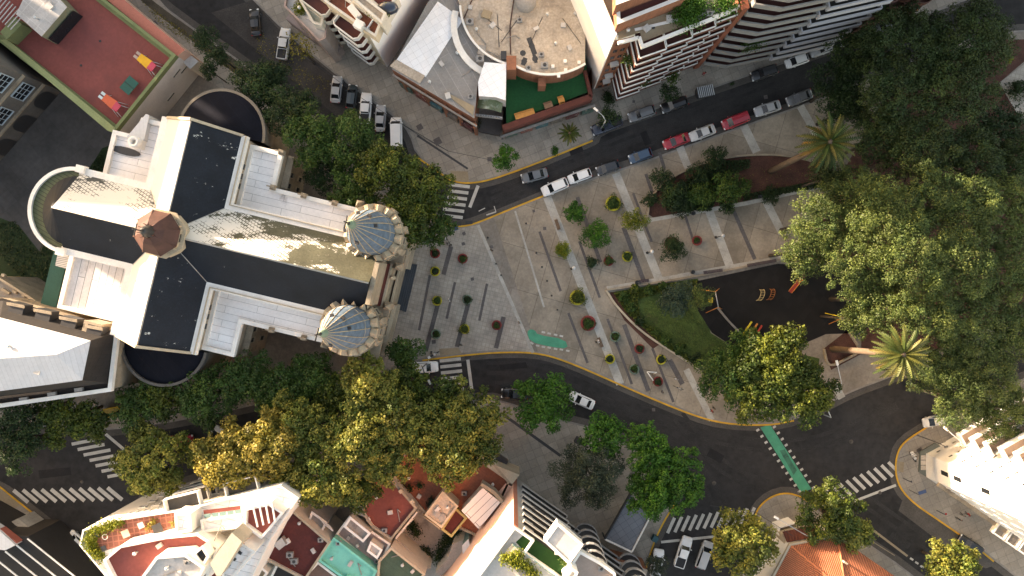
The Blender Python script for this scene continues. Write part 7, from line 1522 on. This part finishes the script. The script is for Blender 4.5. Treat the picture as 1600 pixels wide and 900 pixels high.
playset(229, 98, -38, M('play_amber', (.75, .38, .02), .6, .1, 1, 0), pk, M('play_beige', (.4, .3, .25), .7, .1, 1, 0), 'yellow and pink splayed-leg play table, upper one on the red roof'); playset(174, 161, -38, M('play_coral', (.65, .12, .05), .6, .1, 1, 0), pk, M('play_mint', (.50, .62, .62), .7, .1, 1, 0), 'orange and pink splayed-leg play table with pale blue flaps, lower one on the red roof')
X, Y = W(201, 133, 8.9); t = thing('tennis_table', 'dark teal tennis table on the red roof', 'table', X, Y, 8.02, local=True)
b = MB(); b.box(0, 0, .72, 2.3, 1.75, .05); b.build('table_top', M('table_teal', (.0, .085, .065), .5, .08, 1, 0), t); b = MB(); b.wallbox((0, -.9), (0, .9), .03, .77, .9); b.build('net', frame_d, t)
for sx in (-.8, .8):
    for sy in (-.6, .6): b = MB(); b.box(sx, sy, 0, .08, .08, .72); b.build('leg', metal_d, t)
t.rotation_euler = (0, 0, R(50))
# picnic benches on the turf terrace
def picnic(px, py, ang, m, label, L=2.0, z=5.02):
    X, Y = W(px, py, z + .7); t = thing('picnic_table', label, 'picnic table', X, Y, z, 'wooden seats on the turf terrace', local=True); b = MB(); b.box(0, 0, .7, L, .7, .06); b.build('table_top', m, t)
    for s in (-1, 1): b = MB(); b.box(0, s * .55, .4, L, .22, .05); b.build('seat', m, t); b = MB(); b.box(s * L * .4, 0, 0, .08, 1.0, .7); b.build('leg', m, t)
    t.rotation_euler = (0, 0, R(ang)); return t
picnic(820, 179, 17, wood_o, 'long bright orange bench table on the green turf', 3.0); picnic(857, 165, 17, M('wood_pale', (.22, .12, .07), .8, .15, 1, .1), 'brown picnic table in the middle of the brick parapet', 1.3); picnic(877, 156, 17, wood_o, 'small orange brown picnic table, rightmost on the turf', .9)
# terrace furniture on the tiled terrace
def cafe(px, py, z, m, label, sz=.7, name='terrace_table', cat='table'):
    X, Y = W(px, py, z + .7); t = thing(name, label, cat, X, Y, z, local=True); b = MB(); b.box(0, 0, .66, sz, sz, .05, .4); b.build('top', m, t); b = MB(); b.tube((0, 0, 0), (0, 0, .66), .05); b.build('leg', metal_d, t); return t
cafe(220, 821, 16.12, roof_pale if False else roof_grey, 'pale square table on the tiled terrace', .8); cafe(196, 834, 16.12, pink_wall, 'pinkish table near the terrace parapet', 1.0); cafe(246, 826, 16.12, frame_d, 'black table beside the reddish plant', 1.3); cafe(162, 857, 16.12, frame_d, 'dark table at the lower end of the tiled terrace', .7); cafe(149, 836, 16.12, frame_d, 'dark table inside the yellow-green hedge', .7)
X, Y = W(162, 840, 17); b = MB(); pts = [(X + .35 * math.cos(a), Y + .35 * math.sin(a), 16.7) for a in np.linspace(0, 6.283, 13)]; b.path(pts, .05); solo('hoop_chair', b, white_p, 'white ring-shaped chair on the tiled terrace', 'chair')
X, Y = W(604, 8, 19.5); t = thing('covered_car', 'dark covered vehicle-like shape on the maroon terrace', 'cover', X, Y, 18.22, local=True); b = MB(); b.lathe(0, 0, [(1.1, 0), (1.1, .5), (.7, .9), (0, 1.0)], 10); b.build('cover', PAINT['navy'], t); t.scale = (1.3, .8, 1)
# two white slabs in the courtyard
for x, y, l in ((641, 815, 'upper white slab leaning by the courtyard shrub'), (629, 829, 'lower white slab leaning by the courtyard shrub')): solo('white_slab', MB().box(*W(x, y, 1.2), .14, 1.2, .4, 1.1, R(50)), white_p, l, 'slab', group='white slabs in the courtyard')
# ---------------------------------------------------------------- people
def person_mesh(pose):
    J = dict(stand=[(0, 0, .92), (0, 0, 1.15), (0, 0, 1.38), (.01, 0, 1.50), (.03, 0, 1.62), (.03, 0, 1.72), (0, .19, 1.40), (.03, .25, 1.12), (.12, .24, .88), (0, -.19, 1.40), (-.02, -.25, 1.12), (.08, -.24, .88), (0, .09, .88), (.10, .10, .50), (-.02, .10, .08), (.14, .11, .04), (0, -.09, .88), (.02, -.10, .48), (-.18, -.10, .08), (-.04, -.11, .04)],
             sit=[(0, 0, .50), (.02, 0, .75), (.03, 0, .98), (.05, 0, 1.10), (.07, 0, 1.22), (.07, 0, 1.32), (.03, .19, 1.0), (.12, .24, .75), (.30, .18, .62), (.03, -.19, 1.0), (.12, -.24, .75), (.30, -.18, .62), (.05, .09, .48), (.45, .10, .50), (.45, .10, .08), (.6, .11, .04), (.05, -.09, .48), (.45, -.10, .50), (.45, -.10, .08), (.6, -.11, .04)])[pose]
    Rr = [.135, .12, .15, .06, .095, .085, .06, .045, .04, .06, .045, .04, .09, .06, .04, .04, .09, .06, .04, .04]
    E = [(0, 1), (1, 2), (2, 3), (3, 4), (4, 5), (2, 6), (6, 7), (7, 8), (2, 9), (9, 10), (10, 11), (0, 12), (12, 13), (13, 14), (14, 15), (0, 16), (16, 17), (17, 18), (18, 19)]
    me = bpy.data.meshes.new('person'); me.from_pydata(J, E, []); o = bpy.data.objects.new('tmp', me); scn.collection.objects.link(o)
    o.modifiers.new('s', 'SKIN'); s2 = o.modifiers.new('d', 'SUBSURF'); s2.levels = 1
    for i, v in enumerate(me.skin_vertices[0].data): v.radius = (Rr[i], Rr[i]); v.use_root = (i == 0)
    dg = bpy.context.evaluated_depsgraph_get(); m2 = bpy.data.meshes.new_from_object(o.evaluated_get(dg)); bpy.data.objects.remove(o)
    for k in range(5): m2.materials.append(white_p)
    zs = dict(stand=(.1, .95, 1.47, 1.66), sit=(.1, .55, 1.08, 1.26))[pose]
    for p in m2.polygons:
        z = p.center[2]; hand = abs(p.center[1]) > .19 and z < (1.0 if pose == 'stand' else .68)
        p.material_index = 4 if z < zs[0] else (1 if (z < zs[1] and not hand) else (2 if z < zs[2] and not hand else (3 if z < zs[3] and p.center[0] > -.02 or hand else 0))); p.use_smooth = True
    return m2
pmesh = {k: person_mesh(k) for k in ('stand', 'sit')}
skin_m = M('skin', (.40, .24, .17), .7, .05, 1, 0); hair_m = M('hair', (.03, .02, .015), .8, .1, 1, 0)
cloth = {k: M('cloth_' + k, c, .9, .08, 2, .05) for k, c in dict(white=(.7, .7, .68), black=(.02, .02, .022), blue=(.04, .07, .14), navy=(.02, .025, .04), red=(.3, .03, .03), grey=(.15, .15, .15), beige=(.4, .32, .24), pink=(.5, .25, .25)).items()}
def person(px, py, ang, top, low, label, pose='stand', z=KZ, s=1.0):
    X, Y = W(px, py, .9); o = bpy.data.objects.new('person', pmesh[pose]); scn.collection.objects.link(o); o.location = (X, Y, z); o.rotation_euler = (0, 0, R(ang)); o.scale = (s,) * 3
    for i, m in enumerate((hair_m, cloth[low], cloth[top], skin_m, cloth['black'])): o.material_slots[i].link = 'OBJECT'; o.material_slots[i].material = m
    return tag(o, label, 'person')
for a in ((696, 372, 200, 'white', 'navy', 'person in a white top in the group at the plaza corner'), (699, 381, 20, 'grey', 'black', 'person in grey beside the one in white at the plaza corner'), (704, 383, 120, 'black', 'navy', 'person in black at the end of the wide dark strip'),
    (768, 391, 260, 'black', 'black', 'person in dark clothes crossing the pale channel'), (702, 469, 30, 'white', 'blue', 'person with a white top left of the grey-green planter'), (720, 539, 90, 'black', 'black', 'person in black above the kerb ramp'), (674, 551, 10, 'black', 'navy', 'person in dark clothes next to the silver motorbike'),
    (811, 504, 40, 'beige', 'black', 'person with a pale back near the green patch'), (1056, 592, 70, 'white', 'black', 'person in white and black above the lying bicycle'), (1035, 612, 200, 'grey', 'navy', 'person in grey striding below the lowest red planter'), (1115, 637, 220, 'black', 'grey', 'person in black near the dark bit of paving at the big tree'), (1112, 642, 30, 'red', 'navy', 'person in a dark red top beside the big tree'),
    (1498, 811, 60, 'black', 'black', 'person in black walking nearest the kerb by the white block'), (1504, 804, 200, 'grey', 'black', 'person in grey walking in the middle of the group'), (1512, 803, 210, 'red', 'black', 'person in a dark red top walking beside the white block'), (1427, 711, 120, 'white', 'navy', 'person in white next to the white motorbike'), (1100, 115, 90, 'red', 'red', 'person in red under the slab balconies'), (740, 205, 90, 'black', 'navy', 'person in dark clothes by the entrance corner')): person(*a)
person(936, 533, 200, 'white', 'black', 'seated person in a white top on the brown bench', 'sit', KZ + .02)
# overhead cables
for pts, l in (([(455, 72, 7), (560, 150, 6), (656, 212, 7)], 'thin overhead cable along the northern pavement past the parked pickup'), ([(656, 212, 7), (700, 236, 6.4), (768, 250, 7)], 'thin overhead cable crossing the corner pavement towards the small tree'), ([(1330, 36, 6), (1385, 2, 7)], 'dark overhead cable at the top beside the dark trees'), ([(1240, 838, 7), (1180, 800, 6), (1110, 790, 7)], 'thin overhead cable from the tiled house towards the bottom zebra crossing'), ([(1405, 716, 6), (1478, 690, 7)], 'thin overhead cable over the curved corner pavement')):
    b = MB(); b.path([(*W(x, y, z), z) for x, y, z in pts], .035, 5); solo('overhead_cable', b, frame_d, l, 'cable')
# remove helper keys
for o in bpy.data.objects:
    for k in ('_o', '_local'):
        if k in o: del o[k]
for o in bpy.data.objects:
    if o.parent is not None and 'category' in o: del o['category']
